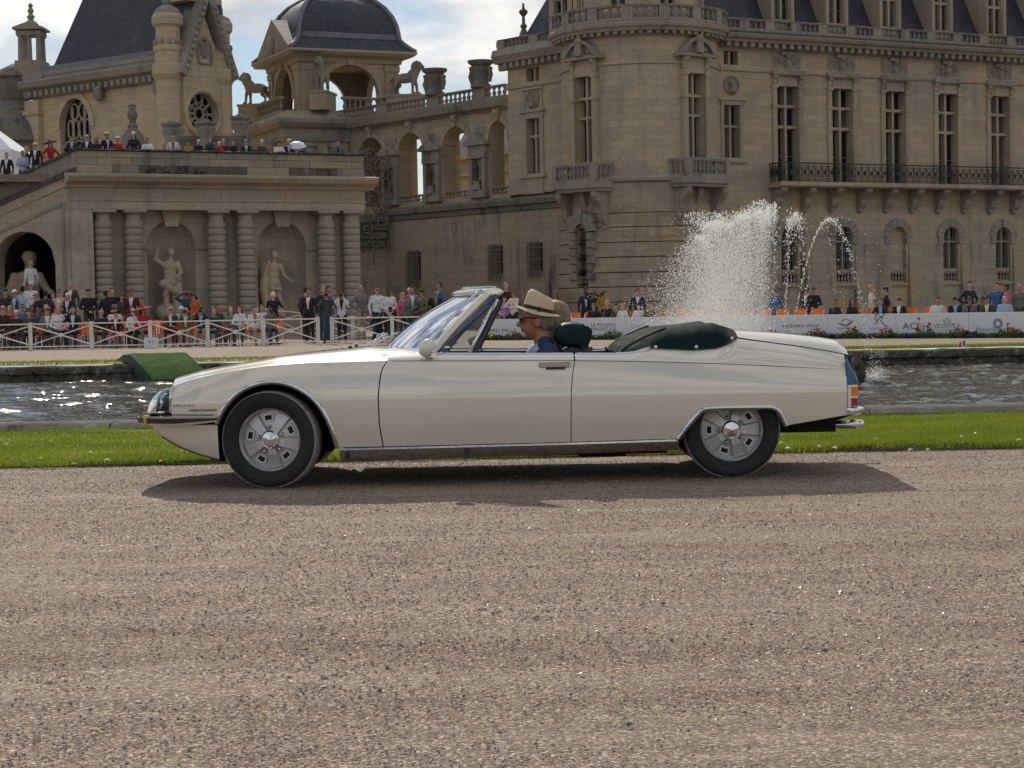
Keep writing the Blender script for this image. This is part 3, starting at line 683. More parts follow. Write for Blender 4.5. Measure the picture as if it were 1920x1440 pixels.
# ragged lichened gutter course above the cornice
moulding(wing, ML, U(1352), uR, [(0.70, z_cor1), (0.80, z_cor1+0.12), (0.55, Zr(64))], 'gutter_course', LICHEN)
hb = Zr(43)-Zr(64)
dies = []; u = U(1352, 60)
for px in [1385, 1434, 1481, 1533, 1584, 1635, 1686, 1735, 1784, 1833, 1884, 1932, 1980]: dies.append((fw.U(px, 55), 0.30))
balustrade(wing, ML @ T(0, -0.35, 0), U(1352), uR, Zr(64), hb, dies, gap=0.30, r=0.10, depth=0.36)
# mansard roof and dormers
m = MB(); zr0, zr1 = Zr(62), Zr(62)+5.2
m.add([(uL, 0.7, zr0), (uR, 0.7, zr0), (uR, 3.4, zr1), (uL, 3.4, zr1), (uL, 9, zr1+0.8), (uR, 9, zr1+0.8), (uL, 14, zr0), (uR, 14, zr0)], [(0,1,2,3), (3,2,5,4), (4,5,7,6), (0,3,4,6), (1,7,5,2)]); m.build('mansard_roof', SLATE, wing, ML)
m = MB(); m.box(uL, uR, 0.45, 0.72, zr0-0.1, zr0+0.25); m.build('roof_flashing', LEAD, wing, ML)
for px in [1466, 1568, 1668, 1765.6, 1866, 1966]:
    c = fw.U(px, 20, 0.5); zd0 = Zr(36); zd1 = zd0+3.4; m = MB()
    holes_wall(m, c-0.80, c+0.80, zd0-0.5, zd1, [(c-0.50, c+0.50, zd0+0.05, zd1-0.5, 'rect')], 0.3)
    for s in (-1, 1): m.add([(c+s*0.80, 0, zd0-0.5), (c+s*0.80, 0, zd1), (c+s*0.80, 3.2, zd1), (c+s*0.80, 0.1, zd0-0.5)], [(0,1,2,3)])
    m.box(c-0.92, c+0.92, -0.1, 3.0, zd1, zd1+0.25)
    for s in (-1, 1): m.box(c+s*0.68-0.10, c+s*0.68+0.10, -0.08, 0.02, zd0-0.5, zd1)
    d = m.build('dormer', TRIM_L, wing, ML @ T(0, 0.5, 0)); window(d, I4, c-0.50, c+0.50, zd0+0.05, zd1-0.5, bars=(0.55,), depth=0.26, mull=0.14, glaze=0.55, name='dormer_window')
# balcony with iron railing on corbels
zs_ = Zr(343); zt_ = Zr(307); ub0, ub1 = U(1443, 340), uR
bal = MB(); bal.sweepx([(0.02, zs_-0.30), (-1.05, zs_-0.30), (-1.20, zs_-0.22), (-1.20, zs_-0.05), (-1.12, zs_), (0.02, zs_)], ub0-0.1, ub1); bal = bal.build('balcony', TRIM_L, wing, ML)
for px in [1463.6, 1517.8, 1569, 1622, 1671, 1719.5, 1768, 1817, 1866, 1910, 1955]:
    u = fw.U(px-12, 365); m = MB(); console(m, u, zs_-0.31, Zr(357)-Zr(396), 0.42, 1.0); m.lathe([(0.0, -0.34), (0.16, -0.26), (0.17, -0.08), (0.20, 0.0), (0.0, 0.0)], 8, T(u, -0.10, Zr(396)+0.25)); m.build('corbel', CARVED, bal)
def rail_bay(M, w, h):
    m = MB(); y = 0.0
    m.box(0, w, -0.03, 0.03, h-0.07, h); m.box(0, w, -0.02, 0.02, 0.03, 0.07); m.box(0, w, -0.015, 0.015, h-0.20, h-0.17); m.box(0, w, -0.015, 0.015, 0.14, 0.17)
    n = 4
    for i in range(n+1): m.box(w*i/n-0.012, w*i/n+0.012, -0.012, 0.012, 0.05, h)
    for i in range(n):
        c = w*(i+0.5)/n; q = w/n*0.46
        for s in (-1, 1):
            m.tube([(c+s*q*0.5+q*0.42*math.cos(t)*(1-t/9), 0, h*0.5+s*h*0.14+h*0.17*math.sin(t)*(1-t/9)) for t in [0.6*k for k in range(11)]], 0.022, 4)
            m.tube([(c-s*q*0.5+q*0.40*math.cos(t+2)*(1-t/9), 0, h*0.5+s*h*0.15+h*0.16*math.sin(t+2)*(1-t/9)) for t in [0.6*k for k in range(11)]], 0.020, 4)
        m.ball((c, 0, h*0.5), (0.10, 0.03, 0.12), 6, 5)
    return m
hr = zt_-zs_; bw = 1.85; rb = rail_bay(None, bw, hr).mesh('railing_panel', IRON); u = ub0
while u < ub1-bw*0.5: obj('railing_panel', rb, bal, T(u, -1.05, zs_)); u += bw
m = MB(); m.add(rail_bay(None, 1.0, hr).v, rail_bay(None, 1.0, hr).f); m.build('railing_end', IRON, bal, T(ub0, -1.05, zs_) @ RZ(R(90)))
# ground-floor arched windows, the third one walled up
for i, c in enumerate(arcs):
    sp = zb1-0.57; voussoirs(wing, ML, c, sp, 0.58, 1.05, 9, 0.09, TRIM, quoins=1, qh=0.42)
    zo = fw.Z(1583, 507)
    if i == 2:
        m = MB(); m.box(c-0.58, c+0.58, 0.25, 0.45, zo, zb1+0.02); m.build('blind_window', STONE, wing, ML)
    else:
        w = window(wing, ML, c-0.57, c+0.57, zo, zb1, bars=(0.66,), depth=0.42, mull=0.07, glaze=0.0, stone_=plain('olive_frame', (0.33, 0.31, 0.20), 0.6)); grille(w, I4, c-0.55, c+0.55, zo, zb1-0.05, 7, 2, y=0.22, r=0.017, mat_=plain('grey_bars', (0.10, 0.10, 0.095), 0.6), ext=0.0)
    m = MB(); m.box(c-0.57, c+0.57, 0.10, 0.40, zo-0.10, zo+0.06); m.box(c-0.64, c+0.64, -0.12, 0.40, zb0-0.14, zb0-0.01); m.build('window_sill', TRIM_L, wing, ML)
    balustrade(wing, ML @ T(0, 0.24, 0), c-0.56, c+0.56, zb0+0.0, zo-zb0-0.11, [], gap=0.20, name='window_balustrade', mat_=TRIM_L, r=0.075, depth=0.2)
    m = MB(); m.box(c-0.57, c+0.57, 0.45, 0.6, zb0, zo); m.build('window_backing', plain('dark_recess', (0.03, 0.028, 0.025), 0.9), wing, ML)
# pier feet flaring out between the windows
for a, b in zip([uL]+arcs, arcs+[uR]):
    x0, x1 = (a+0.62 if a != uL else U(1370)), (b-0.62 if b != uR else uR)
    m = MB(); zt2 = fw.Z(1583, 458); m.add([(x0+0.14, -0.03, zt2), (x1-0.14, -0.03, zt2), (x1, -0.42, -0.1), (x0, -0.42, -0.1), (x0+0.14, 0.02, zt2), (x1-0.14, 0.02, zt2), (x1, 0.02, -0.1), (x0, 0.02, -0.1)], [(0,3,2,1), (0,4,7,3), (1,2,6,5), (0,1,5,4)]); m.build('battered_base', STONE_LOW, wing, ML)
# ---------------------------------------------------------------- round tower
TY = 102.2; tp = P(1206, HORIZON, TY); TR = 4.28
tower = empty('round_tower', (tp.x, tp.y, 0), 'round stone tower with balconied windows and a balustrade ring on top', 'tower')
def tz(py, px=1206, R_=TR): return P(px, py, TY-R_).z
def tang(px, py, R_=TR):
    """angle on the tower seen at a pixel"""
    d = ray(px, py); ox, oy = CAM.x-tp.x, CAM.y-tp.y; A = d.x**2+d.y**2; B = 2*(ox*d.x+oy*d.y); Cc = ox**2+oy**2-R_**2; D = B*B-4*A*Cc
    if D < 0: return math.copysign(R(80), px-1206), 0
    t = (-B-math.sqrt(D))/(2*A); x, y = ox+d.x*t, oy+d.y*t; return math.atan2(x, -y), CAMZ+d.z*t
cm = cylmap(TR)
aL, zl1 = tang(1096, 145); _, zl0 = tang(1096, 298); aR, zr1_ = tang(1302, 138); _, zr0_ = tang(1302, 300)
zl0 = zr0_ = min(zl0, zr0_)-0.9; zl1 = zr1_
zband1, zband0 = tz(325), tz(341)
aB, zq1 = tang(1098, 420); _, zq0 = tang(1098, 538)
ztop = tz(64)
hl = [(aL*TR-0.62, aL*TR+0.62, zl0, zl1, 'rect'), (aR*TR-0.62, aR*TR+0.62, zr0_, zr1_, 'rect')]
m = MB(); holes_wall(m, -TR*R(178), TR*R(178), zband0, ztop, hl, 0.55, cm, 0.22); m.build('wall', STONE_CYL, tower, smooth=False)
# rusticated base in drip-edged courses
edges_ = [zband0-0.02, tz(399), tz(425.5), tz(454), tz(482), tz(511), tz(538), tz(566), -0.2]
for i, (z1, z0) in enumerate(zip(edges_, edges_[1:])):
    m = MB(); Rr = TR+0.10+0.045*i; cm2 = cylmap(Rr)
    hs = [(aB*Rr-0.42, aB*Rr+0.42, z0, z1, 'rect')] if (i >= 2 and z0 > zq0-0.6 and i < 7) else []
    mid = z0+(z1-z0)*0.30
    for (a, b, rr) in ((mid, z1, Rr), (z0+0.05, mid, Rr+0.05)):
        f2 = cylmap(rr); holes_wall(m, -TR*R(130), TR*R(130), a, b, [(h[0], h[1], a, b, 'rect') for h in hs], 0.6, f2, 0.3)
    fa, fb_ = cylmap(Rr), cylmap(Rr+0.05); n = 60
    for k in range(n):
        u0 = -TR*R(130)+2*TR*R(130)*k/n; u1 = -TR*R(130)+2*TR*R(130)*(k+1)/n
        if hs and hs[0][0] < (u0+u1)/2 < hs[0][1]: continue
        m.add([fa(u0,0,mid), fa(u1,0,mid), fb_(u1,0,mid), fb_(u0,0,mid)], [(0,1,2,3)]); m.add([cylmap(Rr-0.1)(u0,0,z0+0.05), cylmap(Rr-0.1)(u1,0,z0+0.05), fb_(u1,0,z0+0.05), fb_(u0,0,z0+0.05)], [(3,2,1,0)])
    m.build('rusticated_course', STONE_RUST, tower)
m = MB(); m.lathe([(TR-0.1, -0.2), (TR-0.1, zband0)], 48, cap=False); m.build('core', STONE_LOW, tower)
moulding(tower, None, -TR*R(130), TR*R(130), [(0.10, zband0), (0.22, zband0+0.08), (0.24, (zband0+zband1)/2), (0.16, zband1-0.05), (0.05, zband1)], 'belt_course', STONE_RUST, cm, 0.3)
moulding(tower, None, -TR*R(130), TR*R(130), [(0.05, tz(119)), (0.08, tz(118)), (0.08, tz(113)), (0.03, tz(112))], 'string_course', STONE_CYL, cm, 0.3)
# low window of the tower base
wq = T(TR*math.sin(aB)*1.02, -TR*math.cos(aB)*1.02, 0) @ RZ(aB)
m = MB(); m.box(-0.44, 0.44, 0.42, 0.6, zq0-0.2, zq1+0.3); m.build('window_backing', GLASS_DARK, tower, wq)
w = window(tower, wq, -0.42, 0.42, tz(516), zq1, bars=(0.66,), depth=0.30, mull=0.06, stone_=plain('grey_frame', (0.30, 0.29, 0.26), 0.6)); grille(w, I4, -0.40, 0.40, tz(516), zq1, 6, 2, y=0.10, r=0.016, mat_=plain('grey_bars', (0.10, 0.10, 0.095), 0.6), ext=0.0)
voussoirs(tower, wq @ T(0, -0.12, 0), 0, zq1-0.42, 0.42, 1.05, 7, 0.24, TRIM, quoins=0, flare=0.12)
for k in range(6):
    for s in (-1, 1):
        m = MB(); m.cbox(min(s*0.42, s*(0.95 if k % 2 else 0.8)), max(s*0.42, s*(0.95 if k % 2 else 0.8)), -0.34, 0.2, zq1-0.45-0.42*(k+1), zq1-0.45-0.42*k-0.03, 0.04); m.build('arch_stone', TRIM, tower, wq)
balustrade(tower, wq @ T(0, 0.05, 0), -0.42, 0.42, zq0, tz(516)-zq0, [], gap=0.22, name='window_balustrade', mat_=TRIM, r=0.08, depth=0.2)
# the two tall windows with curved pediments and balconies
for a_, z0, z1, ext in ((aL, zl0, zl1, 0), (aR, zr0_, zr1_, 0)):
    Mw = T((TR+0.03)*math.sin(a_), -(TR+0.03)*math.cos(a_), 0) @ RZ(a_)
    w = window(tower, Mw, -0.62, 0.62, z0, z1, bars=(0.60, 0.79), depth=0.50, mull=0.15, glaze=1.1)
    m = MB()
    for s in (-1, 1):
        x = s*0.79; m.box(x-0.15, x+0.15, -0.16, 0.15, z0, z1-1.3); m.box(x-0.19, x+0.19, -0.20, 0.15, z1-1.3, z1-1.1); m.box(x-0.13, x+0.13, -0.18, 0.15, z1-1.1, z1-0.1); m.box(x-0.20, x+0.20, -0.24, 0.15, z1-0.1, z1+0.15); console(m, x, z1+0.85, 0.70, 0.24, 0.34)
    m.box(-0.64, 0.64, -0.10, 0.15, z1, z1+0.35); m.box(-0.64, 0.64, -0.06, 0.15, z1+0.35, z1+0.85); m.build('surround', TRIM_L, w)
    m = MB(); zp = z1+0.85; m.box(-1.32, 1.32, -0.42, 0.25, zp, zp+0.12); m.box(-1.25, 1.25, -0.34, 0.25, zp+0.12, zp+0.20)
    arc = [(1.28*math.sin(t), zp+0.20-0.55+1.55*(math.cos(t)-math.cos(R(62)))*1.0+0.55) for t in [R(-62+124*i/16) for i in range(17)]]
    arc_in = [(x*0.86, zp+0.20+(z-zp-0.20)*0.78) for x, z in arc]
    for (x0, q0), (x1, q1), (x2, q2), (x3, q3) in zip(arc, arc[1:], arc_in, arc_in[1:]): m.prism([(x2, q2), (x3, q3), (x1, q1), (x0, q0)], -0.42, 0.1)
    m.prism(arc_in + [(-1.0, zp+0.2)] if False else [(-1.1, zp+0.2), (1.1, zp+0.2)] + list(reversed(arc_in[1:-1])), -0.16, 0.2)
    m.prism([(-0.24, zp+0.2), (0.24, zp+0.2), (0.17, zp+1.05), (-0.17, zp+1.05)], -0.50, 0.1); m.ball((0, -0.42, zp+0.95), (0.26, 0.18, 0.2), 8, 6)
    for s in (-1, 1): m.ball((s*0.62, -0.18, zp+0.42), (0.20, 0.10, 0.16), 8, 6)
    m.build('curved_pediment', CARVED, w)
    # balcony
    zb_ = tz(338) if a_ > 0 else tz(343); hb2 = tz(296)-tz(332); zdeck = zb_+0.0
    m = MB(); pl = [(-1.75, 0.9), (-1.75, -0.75), (-1.35, -1.05), (1.35, -1.05), (1.75, -0.75), (1.75, 0.9)]; m.prismz(pl, zdeck-0.20, zdeck+0.12); m.prismz([(x*0.95, y*0.92+0.05) for x, y in pl], zdeck-0.38, zdeck-0.20); bl = m.build('balcony', TRIM, tower, Mw)
    balustrade(bl, T(0, -0.86, 0), -1.52, 1.52, zdeck+0.12, hb2, [(-1.40, 0.14), (1.40, 0.14)], gap=0.26, name='balcony_balustrade', r=0.09, depth=0.24)
    for s in (-1, 1): balustrade(bl, T(s*1.58, -0.80, 0) @ RZ(R(90)), 0.1, 1.4, zdeck+0.12, hb2, [(1.3, 0.12)], gap=0.28, name='balcony_balustrade', r=0.09, depth=0.24)
    for x in (-1.3, 0.0, 1.3):
        q = MB(); console(q, x, zdeck-0.39, 1.75, 0.34, 0.95 if x else 0.5); q.box(x-0.17, x+0.17, -0.14, 0.35, zdeck-2.35, zdeck-2.1); q.build('console', CARVED, bl, T(0, 0.1, 0))
# cornice ring, modillions, parapet
moulding(tower, None, -TR*math.pi, TR*math.pi, [(0.08, tz(66)), (0.14, tz(64)), (0.16, tz(59)), (0.50, tz(58)), (0.55, tz(53)), (0.66, tz(50)), (0.68, tz(44)), (0.60, tz(41)), (0.45, tz(40))], 'cornice', TRIM, cm, 0.25)
dentils(tower, None, -TR*R(120), TR*R(120), tz(64), tz(58.5), 0.46, 0.40, mapf=cm, mat_=TRIM)
RB = TR+0.42; cmb = cylmap(RB); zb0_, zb1_ = P(1206, 38, TY-RB).z, P(1206, 7, TY-RB).z
dies = [(RB*R(d), 0.26) for d in range(-172, 180, 23)]
balustrade(tower, None, -RB*math.pi, RB*math.pi, zb0_, zb1_-zb0_, dies, mapf=cmb, gap=0.36, du=0.3, r=0.125, depth=0.34)
m = MB(); m.lathe([(0.0, zb0_+0.03), (TR+0.3, zb0_+0.03), (TR+0.3, zb0_-0.4)], 48, cap=False); m.build('roof_terrace', LEAD, tower)
RD = 3.55; cd_ = cylmap(RD); hd = [(RD*R(d)-0.42, RD*R(d)+0.42, zb0_+1.0, zb0_+3.4, 'rect') for d in (-66, -22, 22, 66)]
m = MB(); holes_wall(m, -RD*R(179), RD*R(179), zb0_, zb0_+4.6, hd, 0.4, cd_, 0.25); m.lathe([(0, zb0_+4.6), (RD, zb0_+4.6)], 40, cap=False); dr = m.build('upper_drum', STONE_CYL, tower)
for d in (-66, -22, 22, 66): window(dr, T(RD*math.sin(R(d)), -RD*math.cos(R(d)), 0) @ RZ(R(d)), -0.42, 0.42, zb0_+1.0, zb0_+3.4, bars=(0.5,), depth=0.3, mull=0.12, name='drum_window')
m = MB(); m.lathe([(RD+0.5, zb0_+4.6), (RD+0.3, zb0_+5.2), (RD*0.5, zb0_+9), (0.1, zb0_+12)], 32); m.build('cone_roof', SLATE, tower, smooth=True)
# ---------------------------------------------------------------- side wing and arcaded gallery left of the tower
fs_ = Fac(1010, 104.0, -50.0)
sidew = empty('palace_side_wing', fs_.p, 'narrow palace front with a bust medallion between two windows beside the round tower', 'building'); MS = local(fs_, sidew)
S = lambda px, py: fs_.uv(px, py)
u0, u1 = fs_.U(955, 300), fs_.U(1075, 300); cw = fs_.U(1001, 270); zc1, zc0 = fs_.Z(1000, 98), fs_.Z(1000, 112); zl = fs_.Z(1000, 362)
hs = [(cw-0.55, cw+0.55, fs_.Z(1000, 152), fs_.Z(1000, 127), 'rect'), (cw-0.55, cw+0.55, fs_.Z(1002, 326), fs_.Z(1002, 222), 'rect')]
m = MB(); holes_wall(m, u0, u1, zl, zc0, hs, 0.45); m.box(u0, u1, 0.6, 9.0, zl, zc0-0.1); m.box(u0, u0+0.001, 0.0, 0.6, zl, zc0); m.build('wall', STONE, sidew, MS)
w = window(sidew, MS, *hs[0][:4], bars=(), depth=0.4, mull=0.14); w = window(sidew, MS, *hs[1][:4], bars=(0.68,), depth=0.42, mull=0.14, glaze=1.0)
m = MB(); za, zb_ = hs[1][2], hs[1][3]
for s in (-1, 1): m.box(cw+s*0.72-0.15, cw+s*0.72+0.15, -0.08, 0.02, za, zb_)
m.box(cw-0.9, cw+0.9, -0.10, 0.02, zb_, zb_+0.35); m.box(cw-1.05, cw+1.05, -0.2, 0.02, zb_+0.35, zb_+0.5); m.box(cw-1.05, cw+1.05, -0.2, 0.02, za-0.22, za); m.box(cw-0.8, cw+0.8, -0.07, 0.02, za-1.1, za-0.22)
m.box(cw-0.8, cw-0.7, -0.07, 0.02, zb_+0.5, fs_.Z(1000, 165)); m.box(cw+0.7, cw+0.8, -0.07, 0.02, zb_+0.5, fs_.Z(1000, 165)); m.box(cw-0.9, cw+0.9, -0.14, 0.02, fs_.Z(1000, 168), fs_.Z(1000, 164)); m.build('surround', TRIM_L, w)
medallion(sidew, MS, cw, fs_.Z(997, 187), 0.55)
moulding(sidew, MS, u0-0.1, u1, [(0.06, fs_.Z(1000, 162)), (0.10, fs_.Z(1000, 160)), (0.10, fs_.Z(1000, 156)), (0.04, fs_.Z(1000, 154))], 'string_course', STONE)
moulding(sidew, MS, u0-0.6, u1, [(0.10, zc0-0.35), (0.18, zc0-0.3), (0.2, zc0), (0.5, zc0+0.02), (0.62, zc0+0.25), (0.72, zc1), (0.6, zc1+0.35), (0.45, zc1+0.4)], 'cornice', TRIM)
dentils(sidew, MS, u0, u1, zc0-0.3, zc0, 0.45, 0.5)
balustrade(sidew, MS @ T(0, -0.25, 0), u0-0.4, u1, zc1+0.4, fs_.Z(1000, 66)-zc1-0.4, [(u0-0.1, 0.35), (fs_.U(1010, 80), 0.35)], gap=0.34, r=0.11, depth=0.34)
m = MB(); zr = zc1+0.3; m.add([(u0, 0.6, zr), (u1+3, 0.6, zr), (u1+3, 4.4, zr+7.5), (u0+2.6, 4.4, zr+7.5), (u0, 8.6, zr), (u1+3, 8.6, zr)], [(0,1,2,3), (3,2,5,4), (0,3,4)]); m.build('roof', SLATE, sidew, MS)
# dormer beside the drum
m = MB(); c = fs_.U(1038, 20); z0 = fs_.Z(1038, 55)
holes_wall(m, c-0.95, c+0.95, z0, z0+3.6, [(c-0.55, c+0.55, z0+0.4, z0+3.0, 'rect')], 0.3); m.box(c-0.95, c+0.95, 0.35, 2.5, z0, z0+3.6); d = m.build('dormer', TRIM_L, sidew, MS @ T(0, 0.5, 0)); window(d, I4, c-0.55, c+0.55, z0+0.4, z0+3.0, bars=(0.5,), depth=0.27, mull=0.12, name='dormer_window')
# finial turret at the roof's foot
fu = fs_.U(952, 60); fzb = fs_.Z(952, 78); fzt = fs_.Z(955, 2); hh = fzt-fzb
m = MB(); m.box(fu-0.8, fu+0.6, 0.5, 1.7, fzb-0.6, fzb+0.12*hh); m.lathe([(0.34, 0.12*hh), (0.20, 0.28*hh), (0.12, 0.36*hh), (0.22, 0.42*hh), (0.10, 0.48*hh), (0.08, 0.66*hh), (0.24, 0.74*hh), (0.26, 0.80*hh), (0.08, 0.86*hh), (0.05, 1.0*hh)], 10, T(fu+0.1, 1.1, fzb)); m.build('roof_finial', LICHEN, sidew, MS, smooth=True, angle=40)
# ------- gallery on the same line, a little set back
fg = Fac(1010, 104.0, -50.0); fg.p = fg.p + fg.n*0.35; fg.W = T(fg.p.x, fg.p.y, 0) @ RZ(fg.a)
gal = empty('arcade_gallery', fg.p, 'open stone arcade gallery with bronze figures between its arches, above a plain barred wall', 'building'); MG = local(fg, gal)
gu0, gu1 = fg.U(640, 300), fg.U(956, 300)
zg0 = fg.Z(860, 381); zg1 = fg.Z(860, 215)
AR = [(672, 722, 258), (747, 796, 249), (831, 882, 237.5), (919, 966, 226)]
holes = []
for a, b, cr in AR:
    ua, ub = fg.U(a, 300), fg.U(b, 300); ub = min(ub, gu1-0.15); zt = fg.Z((a+b)/2, cr); holes.append((ua, ub, zg0+0.25, zt, 'arch', (ub-ua)/2))
m = MB(); holes_wall(m, gu0, gu1, zg0-0.2, zg1, holes, 1.0)
for h in holes: pass
m.build('arcade_wall', STONE, gal, MG)
bz = fg.Z(862, 357)-zg0-0.25
for i, h in enumerate(holes):
    ua, ub, za, zt = h[:4]; c = (ua+ub)/2; r = (ub-ua)/2; sp = zt-r; m = MB()
    arc = [(c-(r+0.32)*math.cos(math.pi*k/14), sp+(r+0.32)*math.sin(math.pi*k/14)) for k in range(15)]; ai = [(c-r*math.cos(math.pi*k/14), sp+r*math.sin(math.pi*k/14)) for k in range(15)]
    for k in range(14): m.prism([ai[k], ai[k+1], arc[k+1], arc[k]][::-1], -0.10, 0.02)
    for s in (-1, 1): m.box(min(c+s*r, c+s*(r+0.42)), max(c+s*r, c+s*(r+0.42)), -0.13, 0.02, sp-0.22, sp)
    m.prism([(c-0.16, zt-0.02), (c+0.16, zt-0.02), (c+0.26, zt+0.75), (c-0.26, zt+0.75)], -0.26, 0.02); m.ball((c, -0.26, zt+0.5), (0.22, 0.14, 0.22), 8, 6); m.build('archivolt', TRIM_L, gal, MG)
    if i: balustrade(gal, MG @ T(0, 0.25, 0), ua, ub, za, bz, [], gap=0.36, name='arch_balustrade', mat_=TRIM_L, r=0.12, depth=0.3)
    else: grille(gal, MG, ua, ub, za, zt, 11, 3, y=0.3, r=0.02, mat_=plain('grey_bars', (0.10, 0.10, 0.095), 0.6), name='gate_grille', ext=0.0)
# piers: aedicules holding bronze figures
bm = MB(); bm.lathe([(0.26, 0.0), (0.26, 0.12), (0.18, 0.2), (0.30, 0.7), (0.22, 1.15), (0.33, 1.55), (0.20, 1.85), (0.08, 1.92), (0.15, 2.05), (0.13, 2.25), (0.0, 2.32)], 10); bm.tube([(-0.28, 0, 1.6), (-0.40, -0.1, 1.2), (-0.2, -0.2, 1.0)], 0.09, 6); bm.tube([(0.28, 0, 1.6), (0.36, -0.05, 1.2), (0.22, -0.22, 1.35)], 0.09, 6); bronze_mesh = bm.mesh('bronze_figure', BRONZE, smooth=True)
piers = [((holes[i][1]+holes[i+1][0])/2, fg.Z((AR[i][1]+AR[i+1][0])/2, 250)) for i in range(3)]
for k, (c, _) in enumerate(piers):
    hh = holes[k+1]; zt = hh[3]-0.9; m = MB(); zf = zg0+0.8
    m.box(c-0.72, c-0.45, -0.30, 0.02, zg0+0.2, zt-1.1); m.box(c+0.45, c+0.72, -0.30, 0.02, zg0+0.2, zt-1.1); m.box(c-0.80, c+0.80, -0.36, 0.02, zg0+0.2, zf-0.15); m.box(c-0.78, c+0.78, -0.34, 0.02, zt-1.1, zt-0.75)
    m.box(c-0.98, c+0.98, -0.5, 0.02, zt-0.35, zt-0.22); m.box(c-0.8, c+0.8, -0.3, 0.02, zt-0.75, zt-0.35); m.prism([(c-0.98, zt-0.22), (c+0.98, zt-0.22), (c, zt+0.35)], -0.5, 0.02)
    for s in (-1, 1): m.box(c+s*0.58-0.17, c+s*0.58+0.17, -0.36, 0.02, zt-1.1, zt-0.9)
    m.lathe([(0.30, 0), (0.30, 0.25), (0.22, 0.3), (0.22, 0.5), (0.30, 0.55)], 8, T(c, -0.3, zf-0.15)); m.box(c-0.5, c+0.5, -0.05, 0.02, zg1-1.3, zg1-0.9); m.build('aedicule', TRIM, gal, MG)
    b = obj('bronze_figure', bronze_mesh, None, None); wpos = fg.W @ Vector((c, -0.32, zf+0.38)); b.location = wpos; b.rotation_euler = (0, 0, fg.a)
    sc_ = (zt-1.15-zf-0.4)/2.35; b.scale = (sc_, sc_, sc_)
    tag(b, 'dark bronze figure in the gallery niche ' + ('next to the iron gate arch', 'between the two open middle arches', 'nearest to the round tower')[k], 'statue', 'bronze figures of the gallery')
moulding(gal, MG, gu0, gu1, [(0.06, zg1-0.1), (0.2, zg1), (0.5, zg1+0.1), (0.6, zg1+0.35), (0.66, zg1+0.55), (0.3, zg1+0.62)], 'cornice', TRIM)
zbal = zg1+0.6; hb = fg.Z(930, 176)-fg.Z(930, 200)
balustrade(gal, MG @ T(0, -0.1, 0), gu0, gu1, zbal, hb, [(fg.U(px, 200), 0.5) for px in (722, 818, 905)], gap=0.40, r=0.13, depth=0.38)
for k, px in enumerate((818, 905)):
    c = fg.U(px, 180); m = MB(); z0 = zbal+hb; m.lathe([(0.62, 0), (0.62, 0.12), (0.46, 0.25), (0.42, 0.45), (0.62, 0.85), (0.70, 1.15), (0.52, 1.25), (0.74, 1.4), (0.78, 1.55), (0.0, 1.6)], 12, T(c, -0.1, z0)); m.tube([(c-0.72, -0.1, z0+0.3), (c-0.95, -0.1, z0+0.7), (c-0.75, -0.1, z0+1.1)], 0.16, 6); m.tube([(c+0.72, -0.1, z0+0.3), (c+0.9, -0.1, z0+0.7), (c+0.7, -0.1, z0+1.1)], 0.14, 6); m.build('carved_trophy', LICHEN, gal, MG, smooth=True, angle=50)
# inside of the gallery: back wall with piers, vault, a courtyard front beyond
m = MB(); gd = 4.2
m.box(gu0, gu1+1, 1.0, gd+1.0, zg1-0.35, zg1); m.box(gu0, gu1+1, 1.0, gd+1, zg0-0.3, zg0+0.24); m.build('vault', STONE, gal, MG)
m = MB()
for h in holes[1:]:
    c = (h[0]+h[1])/2
for a, b in zip(holes[:-1], holes[1:]): m.box(a[1]+0.2-4.6, b[0]-0.2-4.6, gd, gd+0.9, zg0, zg1-0.3)
m.build('rear_piers', STONE, gal, MG)
m = MB(); ys_ = 16.0; m.box(gu0-9, gu1-13, ys_, ys_+0.5, zg0-2, zg0+4.6); m.box(gu0-9, gu1-13, ys_-0.3, ys_+0.1, zg0+3.3, zg0+3.55); m.box(gu0-9, gu1-13, ys_-0.6, ys_, zg0+4.5, zg0+4.9); m.build('court_front', STONE_CHAPEL, gal, MG)
m = MB(); m.add([(gu0-9, ys_, zg0+4.9), (gu1-13, ys_, zg0+4.9), (gu1-13, ys_+3, zg0+9), (gu0-9, ys_+3, zg0+9)], [(0,1,2,3)]); m.build('court_roof', SLATE, gal, MG)
# plain wall below: dark weathered ledge, battered foot, barred windows
wl0 = fs_.U(722, 450); zled = fs_.Z(860, 381)
hs = []
for px, py1, py0, hw in ((777, 472, 527, 0.62), (931, 461, 515, 0.56), (1005, 456, 508, 0.56)):
    c = fs_.U(px, 490); hs.append((c-hw, c+hw, fs_.Z(px, py0), fs_.Z(px, py1), 'rect'))
m = MB(); holes_wall(m, wl0, fs_.U(1075, 450), -0.2, zled-0.3, hs, 0.5); low = m.build('lower_wall', STONE_LOW, gal, T(*(fs_.p-fg.p)) @ T(*(-Vector((0,0,0)))) @ (T(*(-fs_.p)) @ fs_.W))
MLW = low.matrix_basis.copy()
moulding(gal, MLW, wl0-0.5, fs_.U(1075, 370), [(0.03, zled-0.75), (0.10, zled-0.7), (0.12, zled-0.45), (0.34, zled-0.38), (0.38, zled-0.12), (0.20, zled), (0.0, zled+0.05)], 'ledge', LICHEN)
for h in hs:
    m = MB(); m.box(h[0], h[1], 0.45, 0.52, h[2], h[3]); m.build('window', GLASS_DARK, gal, MLW); grille(gal, MLW, h[0]-0.06, h[1]+0.06, h[2]-0.35, h[3]+0.1, 8, 3, y=-0.16, r=0.022, mat_=RUSTY)
